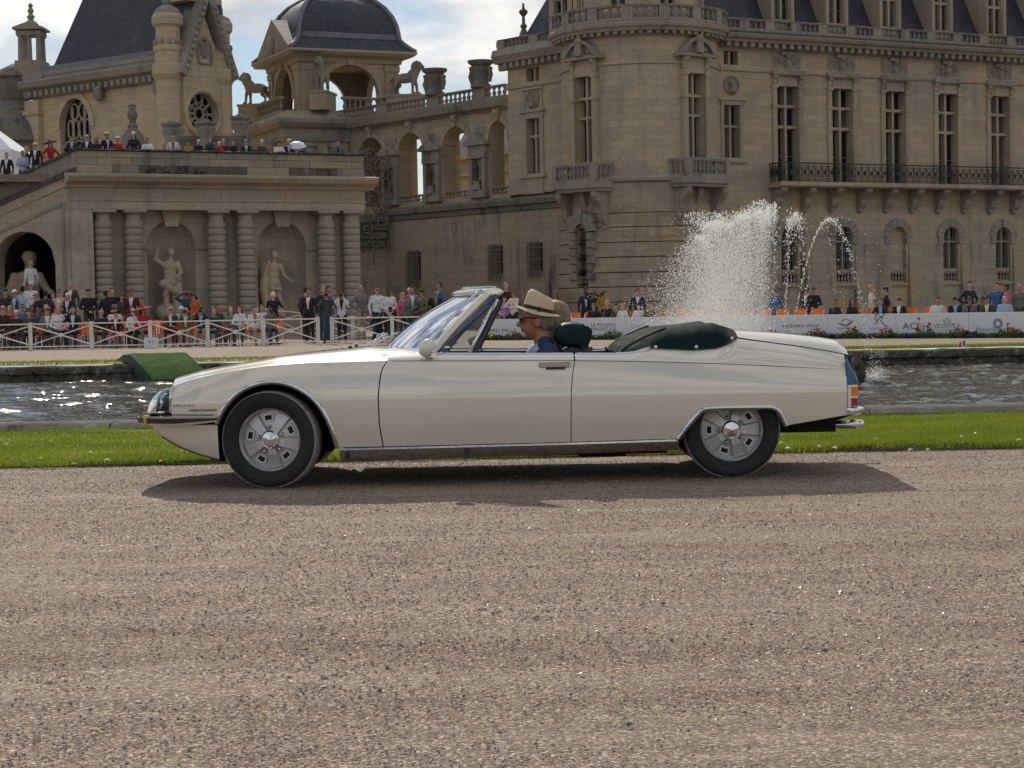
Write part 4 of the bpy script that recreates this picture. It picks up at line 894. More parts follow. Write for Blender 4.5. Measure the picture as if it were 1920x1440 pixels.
# foot of the wall splays out
m = MB(); x1 = fs_.U(1060, 500); zz = fs_.Z(860, 500); m.add([(wl0, -0.02, zz), (x1, -0.02, zz), (x1, -0.35, -0.2), (wl0, -0.35, -0.2)], [(0,3,2,1)]) if False else None
# return wall and stepped corbel where the terrace building meets it
fr = Fac(722, fs_.W.translation.y + 0.0, 20.0); pw = fs_.W @ Vector((wl0, 0, 0)); fr.p = Vector((pw.x, pw.y, 0)); fr.W = T(pw.x, pw.y, 0) @ RZ(R(14)); fr.a = R(14); fr.n = Vector((-math.sin(fr.a), math.cos(fr.a), 0)); fr.u = Vector((math.cos(fr.a), math.sin(fr.a), 0))
MR = T(*(-fg.p)) @ fr.W
m = MB(); m.box(-6, 0.0, 0.02, 0.6, -0.2, zled-0.3); m.build('return_wall', STONE_LOW, gal, MR)
for k in range(4):
    m = MB(); z1 = zled-0.35-0.50*k; m.box(-6, 0.25-0.10*k, -0.75+0.16*k, 0.05, z1-0.42, z1); m.build('corbel_step', LICHEN, gal, MR)
# iron scroll-work basket standing on the corner
m = MB()
for k in range(9):
    cx, cz, q = [(-0.9, 0.9, 0.62), (-0.3, 1.6, 0.7), (-1.2, 2.2, 0.6), (-0.2, 2.9, 0.55), (-1.0, 3.5, 0.5), (-0.4, -0.4, 0.55), (-1.3, -0.9, 0.5), (-0.5, 0.3, 0.4), (-0.8, -1.8, 0.4)][k]
    for s in (-1, 1): m.tube([(cx+s*q*math.cos(t)*(1-t/11), -0.9+0.25*s, zled-0.3+cz+q*math.sin(t)*(1-t/11)) for t in [0.45*j for j in range(20)]], 0.05, 5)
for x in (-1.5, 0.1): m.tube([(x, -0.9, zled-2.6), (x*0.9, -0.95, zled), (x, -0.9, zled+2.6), (x*0.7, -0.7, zled+3.6)], 0.05, 5)
m.tube([(-0.9, -1.0, zled-3.4), (-0.9, -0.95, zled-2.2)], [0.03, 0.08], 5)
o = m.build('iron_scrollwork', RUSTY, None, fr.W, smooth=True); tag(o, 'tall rusty wrought iron scrollwork bracket at the corner beside the gallery', 'ironwork')
# ---------------------------------------------------------------- domed gate pavilion
DY = 118.5; fr_ = Fac(573, DY, 24.0); fl_ = Fac(573, DY, 24.0-90.0)      # right face, left face meeting at the near corner
dome = empty('domed_pavilion', fr_.p, 'open arched pavilion under a grey slate dome with a small front gable', 'pavilion'); MR_ = local(fr_, dome); ML_ = local(fl_, dome)
SD = fr_.U(749, 200); zE = fr_.Z(573, 103); z0 = fr_.Z(573, 205)
hw = 0.5
aru0, aru1 = fr_.U(627, 200), fr_.U(719, 200); zcr = fr_.Z(673, 122)
# four walls each with an arch: near-right, near-left, and their opposites
for k, (M, u_a, u_b) in enumerate([(MR_, 0, SD), (ML_, -SD, 0), (MR_ @ T(0, SD, 0), 0, SD), (ML_ @ T(0, SD, 0), -SD, 0)]):
    m = MB(); ca = (u_a+u_b)/2; r = (aru1-aru0)/2*1.14; holes_wall(m, u_a, u_b, z0-0.3, zE, [(ca-r, ca+r, z0-0.2, zcr, 'arch', r)], 0.4 if k < 2 else -0.4)
    m.build('arch_wall', STONE, dome, M)
    if k < 2:
        m = MB(); sp = zcr-r
        for j in range(16):
            t0, t1 = math.pi*j/16, math.pi*(j+1)/16; m.prism([(ca-r*math.cos(t0), sp+r*math.sin(t0)), (ca-(r+0.35)*math.cos(t0), sp+(r+0.35)*math.sin(t0)), (ca-(r+0.35)*math.cos(t1), sp+(r+0.35)*math.sin(t1)), (ca-r*math.cos(t1), sp+r*math.sin(t1))], -0.12, 0.02)
        m.prism([(ca-0.18, zcr-0.05), (ca+0.18, zcr-0.05), (ca+0.3, zE-0.1), (ca-0.3, zE-0.1)], -0.3, 0.02)
        for s in (-1, 1): m.box(ca+s*(r+0.25)-0.3, ca+s*(r+0.25)+0.3, -0.14, 0.02, sp-0.2, sp)
        for x in (u_a+0.5, u_b-0.5): m.box(x-0.45, x+0.45, -0.10, 0.02, z0-0.3, zE-0.9); m.box(x-0.52, x+0.52, -0.16, 0.02, zE-0.9, zE-0.5); m.box(x-0.55, x+0.55, -0.2, 0.02, z0-0.3, z0+0.1)
        m.build('arch_trim', TRIM_L, dome, M)
m = MB(); m.box(-0.1, SD+0.1, 0.0, SD, zE-0.25, zE); m.build('ceiling', STONE, dome, MR_)
m = MB(); e = 0.95; pr = [(0.05, zE-0.45), (0.15, zE-0.4), (0.2, zE-0.1), (e*0.75, zE), (e, zE+0.18), (e, zE+0.32)]
rows = [[(-p, -p, z), (SD+p, -p, z), (SD+p, SD+p, z), (-p, SD+p, z)] for p, z in pr] + [[(0.2, 0.2, zE+0.35), (SD-0.2, 0.2, zE+0.35), (SD-0.2, SD-0.2, zE+0.35), (0.2, SD-0.2, zE+0.35)]]
m.grid(rows, closed=True); m.build('cornice', TRIM_L, dome, MR_)
# four-sided bell-shaped slate dome
cxy = SD/2; prof = []
zb = zE+0.32
zt = fr_.Z(620, -28)
H = zt-zb
sil = [(1.235, 0.0), (1.16, 0.05), (1.06, 0.13), (1.00, 0.20), (0.985, 0.30), (0.96, 0.42), (0.90, 0.56), (0.80, 0.70), (0.66, 0.82), (0.48, 0.91), (0.26, 0.975), (0.08, 1.0)]
def ring(h, z): return [(cxy-h, cxy-h, z), (cxy, cxy-h, z), (cxy+h, cxy-h, z), (cxy+h, cxy, z), (cxy+h, cxy+h, z), (cxy, cxy+h, z), (cxy-h, cxy+h, z), (cxy-h, cxy, z)]
hs_ = SD/2*1.02
m = MB(); m.grid([ring(hs_*a, zb+H*b) for a, b in sil], closed=True); m.build('dome', SLATE, dome, MR_, smooth=True, angle=50)
m = MB(); 
for sx_, sy_ in ((-1, -1), (1, -1), (-1, 1), (1, 1)): m.tube([(cxy+sx_*hs_*a, cxy+sy_*hs_*a, zb+H*b+0.03) for a, b in sil], 0.16, 6)
m.grid([ring(hs_*1.0+0.05, zb+H*0.20), ring(hs_*0.985+0.06, zb+H*0.285)], closed=True); m.build('lead_ribs', LEAD, dome, MR_, smooth=True)
# gable over the left face
m = MB(); cu = -SD/2; zg = zE+0.0; hg = fl_.Z(527, 58)-zE if False else 2.6
m.prism([(-SD-1.0, zg), (1.0, zg), (cu, zg+hg)][::1], -0.75, 0.4); gb = m.build('gable', TRIM_L, dome, ML_)
m = MB(); m.prism([(-SD-0.1, zg+0.25), (0.1, zg+0.25), (cu, zg+hg-0.55)], -0.80, -0.7); m.ball((cu, -0.85, zg+0.9), (0.55, 0.2, 0.75), 8, 6); m.ball((cu-1.2, -0.8, zg+0.5), (0.6, 0.12, 0.3), 8, 6); m.ball((cu+1.2, -0.8, zg+0.5), (0.6, 0.12, 0.3), 8, 6); m.build('gable_carving', CARVED, gb)
m = MB(); m.add([(-SD-1.05, -0.78, zg), (cu, -0.78, zg+hg+0.05), (cu, 2.6, zg+hg+0.05), (-SD-1.05, 1.0, zg)], [(0,1,2,3)]); m.add([(1.05, -0.78, zg), (cu, -0.78, zg+hg+0.05), (cu, 2.6, zg+hg+0.05), (1.05, 1.0, zg)], [(3,2,1,0)]); m.build('gable_roof', SLATE, gb)
# base storey with moulded cornice
B = 1.5; zB1 = z0-0.2; zB0 = zB1-1.1
m = MB(); m.box(-B, 2.6, -B, SD+B, -0.2, zB0); m.box(2.6, SD, 1.0, SD+B, -0.2, zB0+0.8); m.build('base_storey', STONE, dome, MR_)
pr = [(B+0.02, zB0-0.9), (B+0.15, zB0-0.85), (B+0.2, zB0-0.1), (B+0.5, zB0), (B+0.75, zB0+0.25), (B+0.8, zB0+0.5), (B+0.4, zB0+0.6), (B-0.2, zB1-0.05)]
m = MB(); m.grid([[(-p, -p, z), (1.1+p, -p, z), (1.1+p, SD+p, z), (-p, SD+p, z)] for p, z in pr], closed=True); m.build('base_cornice', TRIM, dome, MR_)
m = MB(); m.box(-B+0.2, 2.4, -B+0.2, SD+B-0.2, zB0+0.3, zB1); m.box(2.4, SD+0.3, -0.3, SD, zB0+0.3, zB1); m.build('floor_slab', TRIM, dome, MR_)
# gateway arch and columns of the base storey
m = MB(); cu = -SD/2
gw = 1.5; zt2 = zB0-1.5
for j in range(14):
    t0, t1 = math.pi*j/14, math.pi*(j+1)/14; m.prism([(cu-gw*math.cos(t0), zt2-gw+gw*math.sin(t0)), (cu-(gw+0.5)*math.cos(t0), zt2-gw+(gw+0.5)*math.sin(t0)), (cu-(gw+0.5)*math.cos(t1), zt2-gw+(gw+0.5)*math.sin(t1)), (cu-gw*math.cos(t1), zt2-gw+gw*math.sin(t1))], -0.2, 0.02)
m.ball((cu, -0.3, zt2+0.3), (0.4, 0.25, 0.45), 8, 6)
for x in (cu-2.9, cu-2.1, cu+2.1, cu+2.9): m.lathe([(0.34, 0), (0.34, zB0-1.3), (0.45, zB0-1.2), (0.45, zB0-0.95)], 12, T(x, -0.25, 0))
m.build('gateway_trim', TRIM, dome, ML_ @ T(0, -B, 0))
for x in (0.0, 1.6):
    m = MB(); m.lathe([(0.34, 0), (0.34, zB0-1.3), (0.45, zB0-1.2), (0.45, zB0-0.95)], 12, T(x, -B-0.25, 0)); m.build('base_column', TRIM, dome, MR_)
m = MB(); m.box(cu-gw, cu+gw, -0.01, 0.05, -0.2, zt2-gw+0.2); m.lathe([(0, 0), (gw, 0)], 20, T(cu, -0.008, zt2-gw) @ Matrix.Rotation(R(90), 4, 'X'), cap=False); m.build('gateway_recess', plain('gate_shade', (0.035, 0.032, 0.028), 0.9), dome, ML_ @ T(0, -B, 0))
# balustrades of the upper floor
hbal = 1.05
balustrade(dome, ML_ @ T(0, -B+0.45, 0), -SD+0.6, -0.6, zB1, hbal, [], gap=0.36, r=0.12, depth=0.34)
balustrade(dome, MR_ @ T(0, -0.05, 0), 2.7, SD-1.4, zB1, hbal, [], gap=0.36, r=0.12, depth=0.34)
# stone lions on their pedestals (built with the figure kit below)
LIONS = [(Vector((1.15, -B*0.62, zB1)), -100, 'seated stone lion on the middle pedestal in front of the domed pavilion'), (Vector((SD+B*0.1, -B*0.5, zB1)), -15, 'striding stone lion seen in profile right of the domed pavilion'), (Vector((-B*0.55, SD+B*0.1, zB1)), 165, 'stone lion facing left beside the domed pavilion gable')]
# ---------------------------------------------------------------- chapel
CYc = 110.0; cl = Fac(355, CYc, -38.0); cg = Fac(355, CYc, 52.0)
chap = empty('chapel', cl.p, 'pale stone chapel with a steep slate roof and a rose window in its gable', 'chapel'); MCL = local(cl, chap); MCG = local(cg, chap)
zc = cl.Z(300, 133); uA = cl.U(62, 200); zpar = cl.Z(300, 105)
wc = cl.U(141, 230); ww = cl.U(170, 230)-wc; zw1, zw0 = cl.Z(141, 184), cl.Z(141, 292)
m = MB(); holes_wall(m, uA, 0.0, -0.2, zc, [(wc-ww, wc+ww, zw0, zw1, 'arch', ww*1.25)], 0.6); m.box(uA, uA+0.02, 0, 4, -0.2, zc); m.box(uA, -0.3, 3.7, 4, -0.2, zc); m.build('nave_wall', STONE_CHAPEL, chap, MCL)
m = MB(); r = ww
m.box(wc-ww, wc+ww, 0.40, 0.45, zw0, zw1); wi = m.build('traceried_window', GLASS_DARK, chap, MCL)
m = MB(); zsp = zw1-ww*1.25
for x in (-0.36, 0.36): m.tube([(wc+x*ww, 0.3, zw0), (wc+x*ww, 0.3, zsp-0.6), (wc+x*ww*1.05, 0.3, zsp+0.9*ww)], 0.085, 6)
for x, w_ in ((-0.68, 0.31), (0.0, 0.36), (0.68, 0.31)): m.tube([(wc+(x+w_*math.cos(t))*ww, 0.3, zsp-1.3+0.55*math.sin(t)) for t in [math.pi*k/8 for k in range(9)]], 0.07, 5)
for x in (-0.55, -0.18, 0.18, 0.55):
    m.tube([(wc+(x+0.17*math.cos(t))*ww, 0.3, zsp-0.05+0.62*math.sin(t)) for t in [2*math.pi*k/10 for k in range(11)]], 0.06, 5)
for x in (-0.26, 0.26): m.tube([(wc+(x+0.24*math.cos(t))*ww, 0.3, zsp+1.05+0.5*math.sin(t)) for t in [2*math.pi*k/10 for k in range(11)]], 0.06, 5)
m.build('tracery', TRIM_L, wi)
m = MB()
for j in range(16):
    t0, t1 = math.pi*j/16, math.pi*(j+1)/16; f_ = lambda q, t: (wc-(ww+q)*math.cos(t), zsp+(ww*1.25+q)*math.sin(t)); m.prism([f_(0.0, t0), f_(0.4, t0), f_(0.4, t1), f_(0.0, t1)], -0.10, 0.02)
m.build('window_arch', STONE_CHAPEL, chap, MCL)
m = MB(); m.box(uA-0.4, uA+0.9, -0.35, 0.3, -0.2, zc-0.8); m.box(uA-0.5, uA+1.0, -0.45, 0.3, zc-1.7, zc-1.4); m.build('corner_pilaster', STONE_CHAPEL, chap, MCL)
moulding(chap, MCL, uA-0.5, -0.3, [(0.1, zc-0.7), (0.3, zc-0.6), (0.35, zc-0.2), (0.7, zc-0.05), (0.85, zc+0.3), (0.5, zc+0.45)], 'cornice', TRIM)
dentils(chap, MCL, uA, -0.4, zc-0.6, zc-0.25, 0.5, 0.55)
# pierced parapet: a frieze of openwork panels, ring and fleuron alternating
m = MB(); pz0, pz1 = zc+0.45, zpar; up0, up1 = uA+1.6, -1.5
m.box(uA-0.2, up1+0.6, -0.35, 0.15, pz0, pz0+0.22); m.box(uA-0.2, up1+0.6, -0.4, 0.2, pz1-0.25, pz1); m.build('parapet', TRIM, chap, MCL)
npan = 15; hp = (pz1-pz0-0.47); wp = (up1-up0)/npan
pa, pb = MB(), MB()
pa.box(0, 0.12, -0.12, 0.12, 0, hp); pa.tube([(wp/2+0.30*hp*math.cos(t), 0, hp/2+0.36*hp*math.sin(t)) for t in [2*math.pi*k/12 for k in range(13)]], 0.10, 5); pa.box(wp/2-0.05, wp/2+0.05, -0.08, 0.08, 0, hp*0.3)
pb.box(0, 0.12, -0.12, 0.12, 0, hp); pb.tube([(0.12, 0, 0), (wp/2, 0, hp/2), (wp, 0, hp)], 0.11, 5); pb.tube([(0.12, 0, hp), (wp/2, 0, hp/2), (wp, 0, 0)], 0.11, 5); pb.ball((wp/2, 0, hp/2), 0.2, 6, 5)
pam, pbm = pa.mesh('parapet_panel', TRIM), pb.mesh('parapet_panel', TRIM)
par = [o for o in chap.children if o.name.startswith('parapet')][0]
for k in range(npan): obj('parapet_panel', pam if k % 2 else pbm, par, T(up0+wp*k, -0.1, pz0+0.22))
m = MB(); m.box(uA-0.3, up0, -0.5, 0.6, pz0, pz1); m.build('parapet_die', TRIM, chap, MCL)
m = MB(); m.ball((cl.U(193, 175), -0.35, cl.Z(193, 176)), (0.35, 0.3, 0.5), 8, 6); m.ball((cl.U(303, 165), -0.35, cl.Z(303, 165)), (0.3, 0.3, 0.5), 8, 6); m.build('gargoyle', CARVED, chap, MCL)
# roof
zr = pz0+0.4; rx0, rx1 = cl.U(97, 112, 1.0), -0.2; h = 16.5; inl = 11.0
m = MB(); m.add([(rx0, 0.8, zr), (rx1, 0.8, zr), (rx1, 2.2, zr+h), (min(rx0+inl, rx1-0.3), 2.2, zr+h), (rx0, 3.7, zr), (rx1, 3.7, zr)], [(0,1,2,3), (0,3,4), (3,2,5,4), (1,5,2)]); m.build('roof', SLATE, chap, MCL)
m = MB(); m.box(rx0-0.2, rx1, 0.4, 0.85, zr-0.2, zr+0.5); m.build('roof_flashing', LEAD, chap, MCL)
# gable front with rose window
gU1 = cg.U(418, 200); rc = cg.U(380, 212); rz = cg.Z(380, 213); rr = cg.Z(380, 175)-rz
zg0_ = cg.Z(385, 145); zap = cg.Z(382, 30)
m = MB(); n = 28
holes_wall(m, 0, gU1+0.5, -0.2, zg0_, [(rc-rr, rc+rr, rz-rr, rz+rr, 'rect')], 0.0001)
for s in (1, -1):
    for j in range(n//2):
        t0, t1 = math.pi*j/(n//2), math.pi*(j+1)/(n//2); a = (rc-rr*math.cos(t0), rz+s*rr*math.sin(t0)); b = (rc-rr*math.cos(t1), rz+s*rr*math.sin(t1))
        m.add([(a[0],0,a[1]), (b[0],0,b[1]), (b[0],0,rz+s*rr), (a[0],0,rz+s*rr)], [(0,1,2,3)]); m.add([(a[0],0,a[1]), (b[0],0,b[1]), (b[0],0.6,b[1]), (a[0],0.6,a[1])], [(0,1,2,3)])
m.build('gable_wall', STONE_CHAPEL, chap, MCG)
m = MB(); m.lathe([(0, 0), (rr*1.02, 0)], 28, T(rc, 0.5, rz) @ Matrix.Rotation(R(90), 4, 'X'), cap=False); rw_ = m.build('rose_window', GLASS_DARK, chap, MCG)
m = MB()
for k in range(10):
    t = 2*math.pi*k/10; m.tube([(rc+0.3*rr*math.cos(t), 0.35, rz+0.3*rr*math.sin(t)), (rc+rr*math.cos(t), 0.35, rz+rr*math.sin(t))], 0.09, 5); t2 = t+math.pi/10; m.tube([(rc+(0.78*rr)*math.cos(t2)+0.24*rr*math.cos(q), 0.35, rz+0.78*rr*math.sin(t2)+0.24*rr*math.sin(q)) for q in [2*math.pi*j/8 for j in range(9)]], 0.06, 4)
m.tube([(rc+0.3*rr*math.cos(q), 0.35, rz+0.3*rr*math.sin(q)) for q in [2*math.pi*j/14 for j in range(15)]], 0.09, 5); m.build('rose_tracery', TRIM_L, rw_)
m = MB(); m.tube([(rc+(rr+0.15)*math.cos(q), -0.03, rz+(rr+0.15)*math.sin(q)) for q in [2*math.pi*j/28 for j in range(29)]], 0.17, 6); m.build('rose_frame', STONE_CHAPEL, rw_)
gl, gr_ = cg.U(352, 145), cg.U(418, 145); ga = cg.U(383, 30)
m = MB(); m.prism([(gl-0.2, zg0_-0.02), (gr_+0.3, zg0_-0.02), (ga, zap)], 0.0, 0.7); m.build('gable', STONE_CHAPEL, chap, MCG)
m = MB()
for (xa, za), (xb, zb_) in (((gl-0.4, zg0_-0.1), (ga, zap+0.9)), ((ga, zap+0.9), (gr_+0.5, zg0_-0.1))):
    d = Vector((xb-xa, zb_-za)).normalized(); nn = Vector((-d.y, d.x)); q = 0.5
    m.prism([(xa, za), (xb, zb_), (xb+nn.x*q, zb_+nn.y*q), (xa+nn.x*q, za+nn.y*q)], -0.45, 0.9); L_ = math.hypot(xb-xa, zb_-za); k = 0.5
    while k < L_: m.ball((xa+d.x*k+nn.x*q*0.45, -0.5, za+d.y*k+nn.y*q*0.45), (0.15, 0.12, 0.15), 6, 5); k += 0.42
m.build('carved_raking_cornice', TRIM, chap, MCG)
m = MB(); m.ball((ga-0.05, -0.03, zg0_+1.6), (0.38, 0.10, 0.5), 10, 8); m.ball((ga-0.05, -0.05, zg0_+2.25), (0.26, 0.10, 0.16), 8, 6)
for s in (-1, 1): m.ball((ga-0.05+s*0.5, -0.03, zg0_+1.3), (0.16, 0.09, 0.5), 8, 6); m.ball((ga-0.05+s*0.42, -0.03, zg0_+2.0), (0.16, 0.08, 0.2), 8, 6)
m.box(ga-0.6, ga+0.5, -0.08, 0.02, zg0_+0.75, zg0_+0.85); m.build('coat_of_arms', CARVED, chap, MCG)
m = MB(); m.prism([(gl, zap+0.8), (gr_, zap+0.8), (ga, zap+9)], 0.0, 2.0); m.build('upper_gable', STONE_CHAPEL, chap, MCG)
def turret(px, Yt, pys, rad):
    c = P(px, HORIZON, Yt); zz = lambda py: P(px, py, Yt-rad).z; m = MB()
    y = pys
    m.lathe([(rad, -0.2), (rad, zz(y[0])), (rad*1.25, zz(y[0])+0.3), (rad*1.25, zz(y[0])+0.9), (rad*1.02, zz(y[0])+1.0), (rad*1.02, zz(y[1])), (rad*1.12, zz(y[1])+0.1), (rad*1.12, zz(y[1])+0.35), (rad*0.92, zz(y[1])+0.45), (rad*0.92, zz(y[2])), (rad*1.15, zz(y[2])+0.15), (rad*1.2, zz(y[2])+0.6), (rad*1.05, zz(y[2])+0.8)], 10)
    t = m.build('corner_turret', STONE_CHAPEL, chap, T(c.x-cl.p.x, c.y-cl.p.y, 0), smooth=True, angle=25)
    m = MB(); zt = zz(y[2])+0.8; k = zz(y[3])-zt; m.lathe([(rad*1.0, 0), (rad*1.0, 0.18*k), (rad*0.85, 0.55*k), (rad*0.5, 0.85*k), (rad*0.3, k)], 10, T(0, 0, zt)); m.build('turret_cap', CARVED, t, smooth=True, angle=40)
    m = MB(); z2 = zt+k; m.lathe([(rad*0.34, 0), (rad*0.34, 0.35), (rad*0.22, 0.5), (rad*0.22, 2.6), (rad*0.35, 2.7), (rad*0.2, 3.4), (0.02, 4.6)], 8, T(0, 0, z2)); m.build('turret_lantern', COPPER, t, smooth=True)
    for k2 in range(10):
        a = 2*math.pi*k2/10; q = MB(); q.ball((rad*0.97*math.cos(a), rad*0.97*math.sin(a), zz(y[0])+2.2), (0.13, 0.13, 0.22), 6, 5); q.build('carved_boss', CARVED, t)
turret(328, CYc+0.2, (148, 95, 48, 5), 0.78); turret(425, (cg.W @ Vector((cg.U(425, 150), 0.3, 0))).y, (158, 112, 62, 25), 0.66)
# open lantern at the far corner and the low dome behind it
lc = P(74, HORIZON, cl.W.translation.y + 11.0); LYv = lc.y; zz = lambda py: P(74, py, LYv).z; lan = MB(); M0 = T(lc.x-cl.p.x, lc.y-cl.p.y, 0)
lan.box(-0.9, 0.9, -0.9, 0.9, zz(150), zz(116)); 
for sx_, sy_ in ((-1,-1),(1,-1),(-1,1),(1,1),(0,-1)): lan.lathe([(0.18, zz(116)), (0.15, zz(72)), (0.24, zz(68))], 8, T(sx_*0.58, sy_*0.58, 0))
lan.box(-0.8, 0.8, -0.8, 0.8, zz(68), zz(60)); lan.box(-0.98, 0.98, -0.98, 0.98, zz(58), zz(54)); lan.prism([(-0.98, zz(54)), (0.98, zz(54)), (0, zz(44))], -0.98, 0.98); lan.lathe([(0.5, zz(46)), (0.3, zz(40)), (0.15, zz(37)), (0.28, zz(31)), (0.12, zz(26)), (0.22, zz(20)), (0.1, zz(14)), (0.18, zz(10)), (0.02, zz(5))], 8)
lan.build('corner_lantern', TRIM, chap, M0)
m = MB(); c = P(10, HORIZON, 121.0); z_ = lambda py: P(10, py, 121).z
m.lathe([(3.4, -0.2), (3.4, z_(275)), (3.6, z_(272)), (3.2, z_(240)), (2.2, z_(215)), (1.1, z_(200)), (0.9, z_(190)), (1.1, z_(180)), (1.1, z_(150)), (1.3, z_(146)), (0.9, z_(132)), (0.1, z_(120))], 20, T(1.0, 0, 0)); o = m.build('low_dome', LICHEN, None, T(c.x, c.y, 0), smooth=True, angle=45); tag(o, 'low lichen-grey stone dome with a lantern left of the chapel', 'dome')
# ---------------------------------------------------------------- terrace building with ringed columns and niches
ft = Fac(430, 79.0, 26.0)
ter = empty('terrace_building', ft.p, 'low stone terrace building with ringed columns and two statue niches under a heavy parapet', 'building'); MT = local(ft, ter)
tu = lambda px, py=400: ft.U(px, py); tZ = lambda py, px=430: ft.Z(px, py)
uT0, uT1 = tu(140, 350), tu(682, 350)
zp1, zp0 = tZ(283), tZ(329); zc0 = tZ(349); za0 = tZ(394)
gzT = 0.0
wall_y = 0.95
CO = [197, 255, 411, 466, 617, 664]; NI = [(321, 414), (528, 415)]
nh = []
for px, cr in NI:
    c = ft.U(px, 480, wall_y); hw = (ft.U(px+45, 480, wall_y)-c); nh.append((c-hw, c+hw, 0.9, ft.Z(px, cr, wall_y), 'arch', hw))
m = MB(); holes_wall(m, uT0, uT1-0.1, -0.2, za0+0.02, nh, 0.05); m.build('back_wall', STONE_PAV, ter, MT @ T(0, wall_y, 0))
for h in nh:
    c = (h[0]+h[1])/2; r = h[1]-c; sp = h[3]-r; m = MB()
    rows = [[(c-r*math.cos(t), wall_y+r*0.8*math.sin(t), z) for t in [math.pi*k/14 for k in range(15)]] for z in (h[2], sp)]; m.grid(rows)
    rows = []
    for j in range(9):
        e = math.pi/2*j/8; rows.append([(c-r*math.cos(e)*math.cos(t), wall_y+r*0.8*math.cos(e)*math.sin(t)*(1-0.04*math.cos(t*14)), sp+r*math.sin(e)) for t in [math.pi*k/14 for k in range(15)]])
    m.grid(rows); m.box(c-r, c+r, wall_y, wall_y+r, -0.2, h[2]); m.build('niche', STONE_PAV, ter, MT)
    m = MB(); m.prism([(c-0.28, h[3]-0.25), (c+0.28, h[3]-0.25), (c+0.42, za0), (c-0.42, za0)], wall_y-0.30, wall_y+0.02); m.build('keystone', TRIM_L, ter, MT)
    m = MB()
    for s in (-1, 1): m.box(min(c+s*r*0.98, c+s*(r+0.6)), max(c+s*r*0.98, c+s*(r+0.6)), wall_y-0.10, wall_y+0.02, sp-0.16, sp+0.08)
    m.box(c-r*0.97, c+r*0.97, wall_y+r*0.78, wall_y+r*0.80, sp-0.12, sp+0.04); m.build('impost', TRIM_L, ter, MT)
    m = MB(); m.box(c-r-0.75, c-r-0.65, wall_y-0.06, wall_y+0.02, 0, za0-0.3); m.box(c+r+0.65, c+r+0.75, wall_y-0.06, wall_y+0.02, 0, za0-0.3); m.box(c-r-0.75, c+r+0.75, wall_y-0.06, wall_y+0.02, za0-0.3, za0-0.2); m.build('panel_frame', STONE_PAV, ter, MT)
# columns: plain base and neck, a stack of cushion rings
cr_ = 0.37; ringh = (tZ(415)-0.6)/15.0
rg = MB(); rg.lathe([(cr_-0.045, 0.0), (cr_-0.01, 0.03), (cr_+0.015, ringh*0.25), (cr_+0.02, ringh*0.5), (cr_+0.015, ringh*0.75), (cr_-0.01, ringh-0.03), (cr_-0.045, ringh)], 24, cap=False); ringm = rg.mesh('column_ring', COLSTONE, smooth=True)
for px in CO:
    u = tu(px, 450); m = MB(); zt = tZ(415)
    m.lathe([(cr_+0.1, -0.2), (cr_+0.1, 0.35), (cr_, 0.5), (cr_-0.05, 0.6), (cr_-0.05, zt), (cr_-0.06, zt+0.25), (cr_+0.02, zt+0.30), (cr_-0.02, zt+0.36)], 24); m.box(-cr_-0.10, cr_+0.10, -cr_-0.10, cr_+0.10, zt+0.36, za0)
    col = m.build('column', COLSTONE, ter, MT @ T(u, 0.38, 0), smooth=True, angle=35)
    for k in range(15): obj('column_ring', ringm, col, T(0, 0, 0.6+ringh*k))
for px in (226, 438, 640):      # flat pilasters between the paired columns
    u = ft.U(px, 450, wall_y); m = MB(); m.box(u-0.45, u+0.45, wall_y-0.16, wall_y+0.02, -0.2, za0); m.build('pilaster', STONE_PAV, ter, MT)
# end piers
m = MB(); m.box(uT0-0.1, tu(176, 450), 0.05, 1.2, -0.2, za0); m.box(uT0-0.2, tu(176, 450)-0.25, -0.05, 1.0, -0.2, za0-0.3); m.build('end_pier', STONE_PAV, ter, MT)
m = MB(); m.box(tu(680, 450)-0.15, uT1, 0.75, 9.0, -0.2, za0); m.build('end_pier', STONE_PAV, ter, MT)
# architrave, frieze, cornice, parapet of separate blocks
m = MB(); m.box(uT0-0.15, uT1+0.05, 0.02, 9.0, za0, tZ(378)); m.box(uT0-0.18, uT1+0.10, -0.04, 9.0, tZ(378), tZ(375)); m.build('architrave', STONE_PAV, ter, MT)
fb_ = tZ(375); r8 = random.Random(5); x = uT0-0.15
PAVB = [stone('frieze_block_%s' % n, c, (0.06, 0.055, 0.05), stain=0.35, course=9, block=9, joint=1) for n, c in (('grey', (0.36, 0.325, 0.275)), ('buff', (0.41, 0.34, 0.25)), ('tan', (0.40, 0.31, 0.20)), ('pale', (0.39, 0.355, 0.30)))]
while x < uT1:
    w_ = min(1.3+0.8*r8.random(), uT1+0.05-x); m = MB(); m.box(x+0.004, x+w_-0.004, 0.0+r8.uniform(0, 0.012), 1.2, fb_+0.003, tZ(355)); m.build('frieze_block', r8.choice(PAVB), ter, MT); x += w_
cp = [(0.03, tZ(355)), (0.12, tZ(353)), (0.16, tZ(350)), (0.30, tZ(347)), (0.55, tZ(344)), (0.62, tZ(340)), (0.72, tZ(336)), (0.74, tZ(332)), (0.30, tZ(329)), (0.06, tZ(328))]
moulding(ter, MT, uT0-0.4, uT1+0.45, cp, 'cornice', STONE_PAV)
DKB = [stone('parapet_block_%s' % n, c, (0.035, 0.033, 0.03), stain=st, course=9, block=9, joint=1, rel=0.5) for n, c, st in (('grey', (0.30, 0.275, 0.23), 0.8), ('dark', (0.20, 0.185, 0.155), 0.9), ('buff', (0.38, 0.32, 0.225), 0.5))]
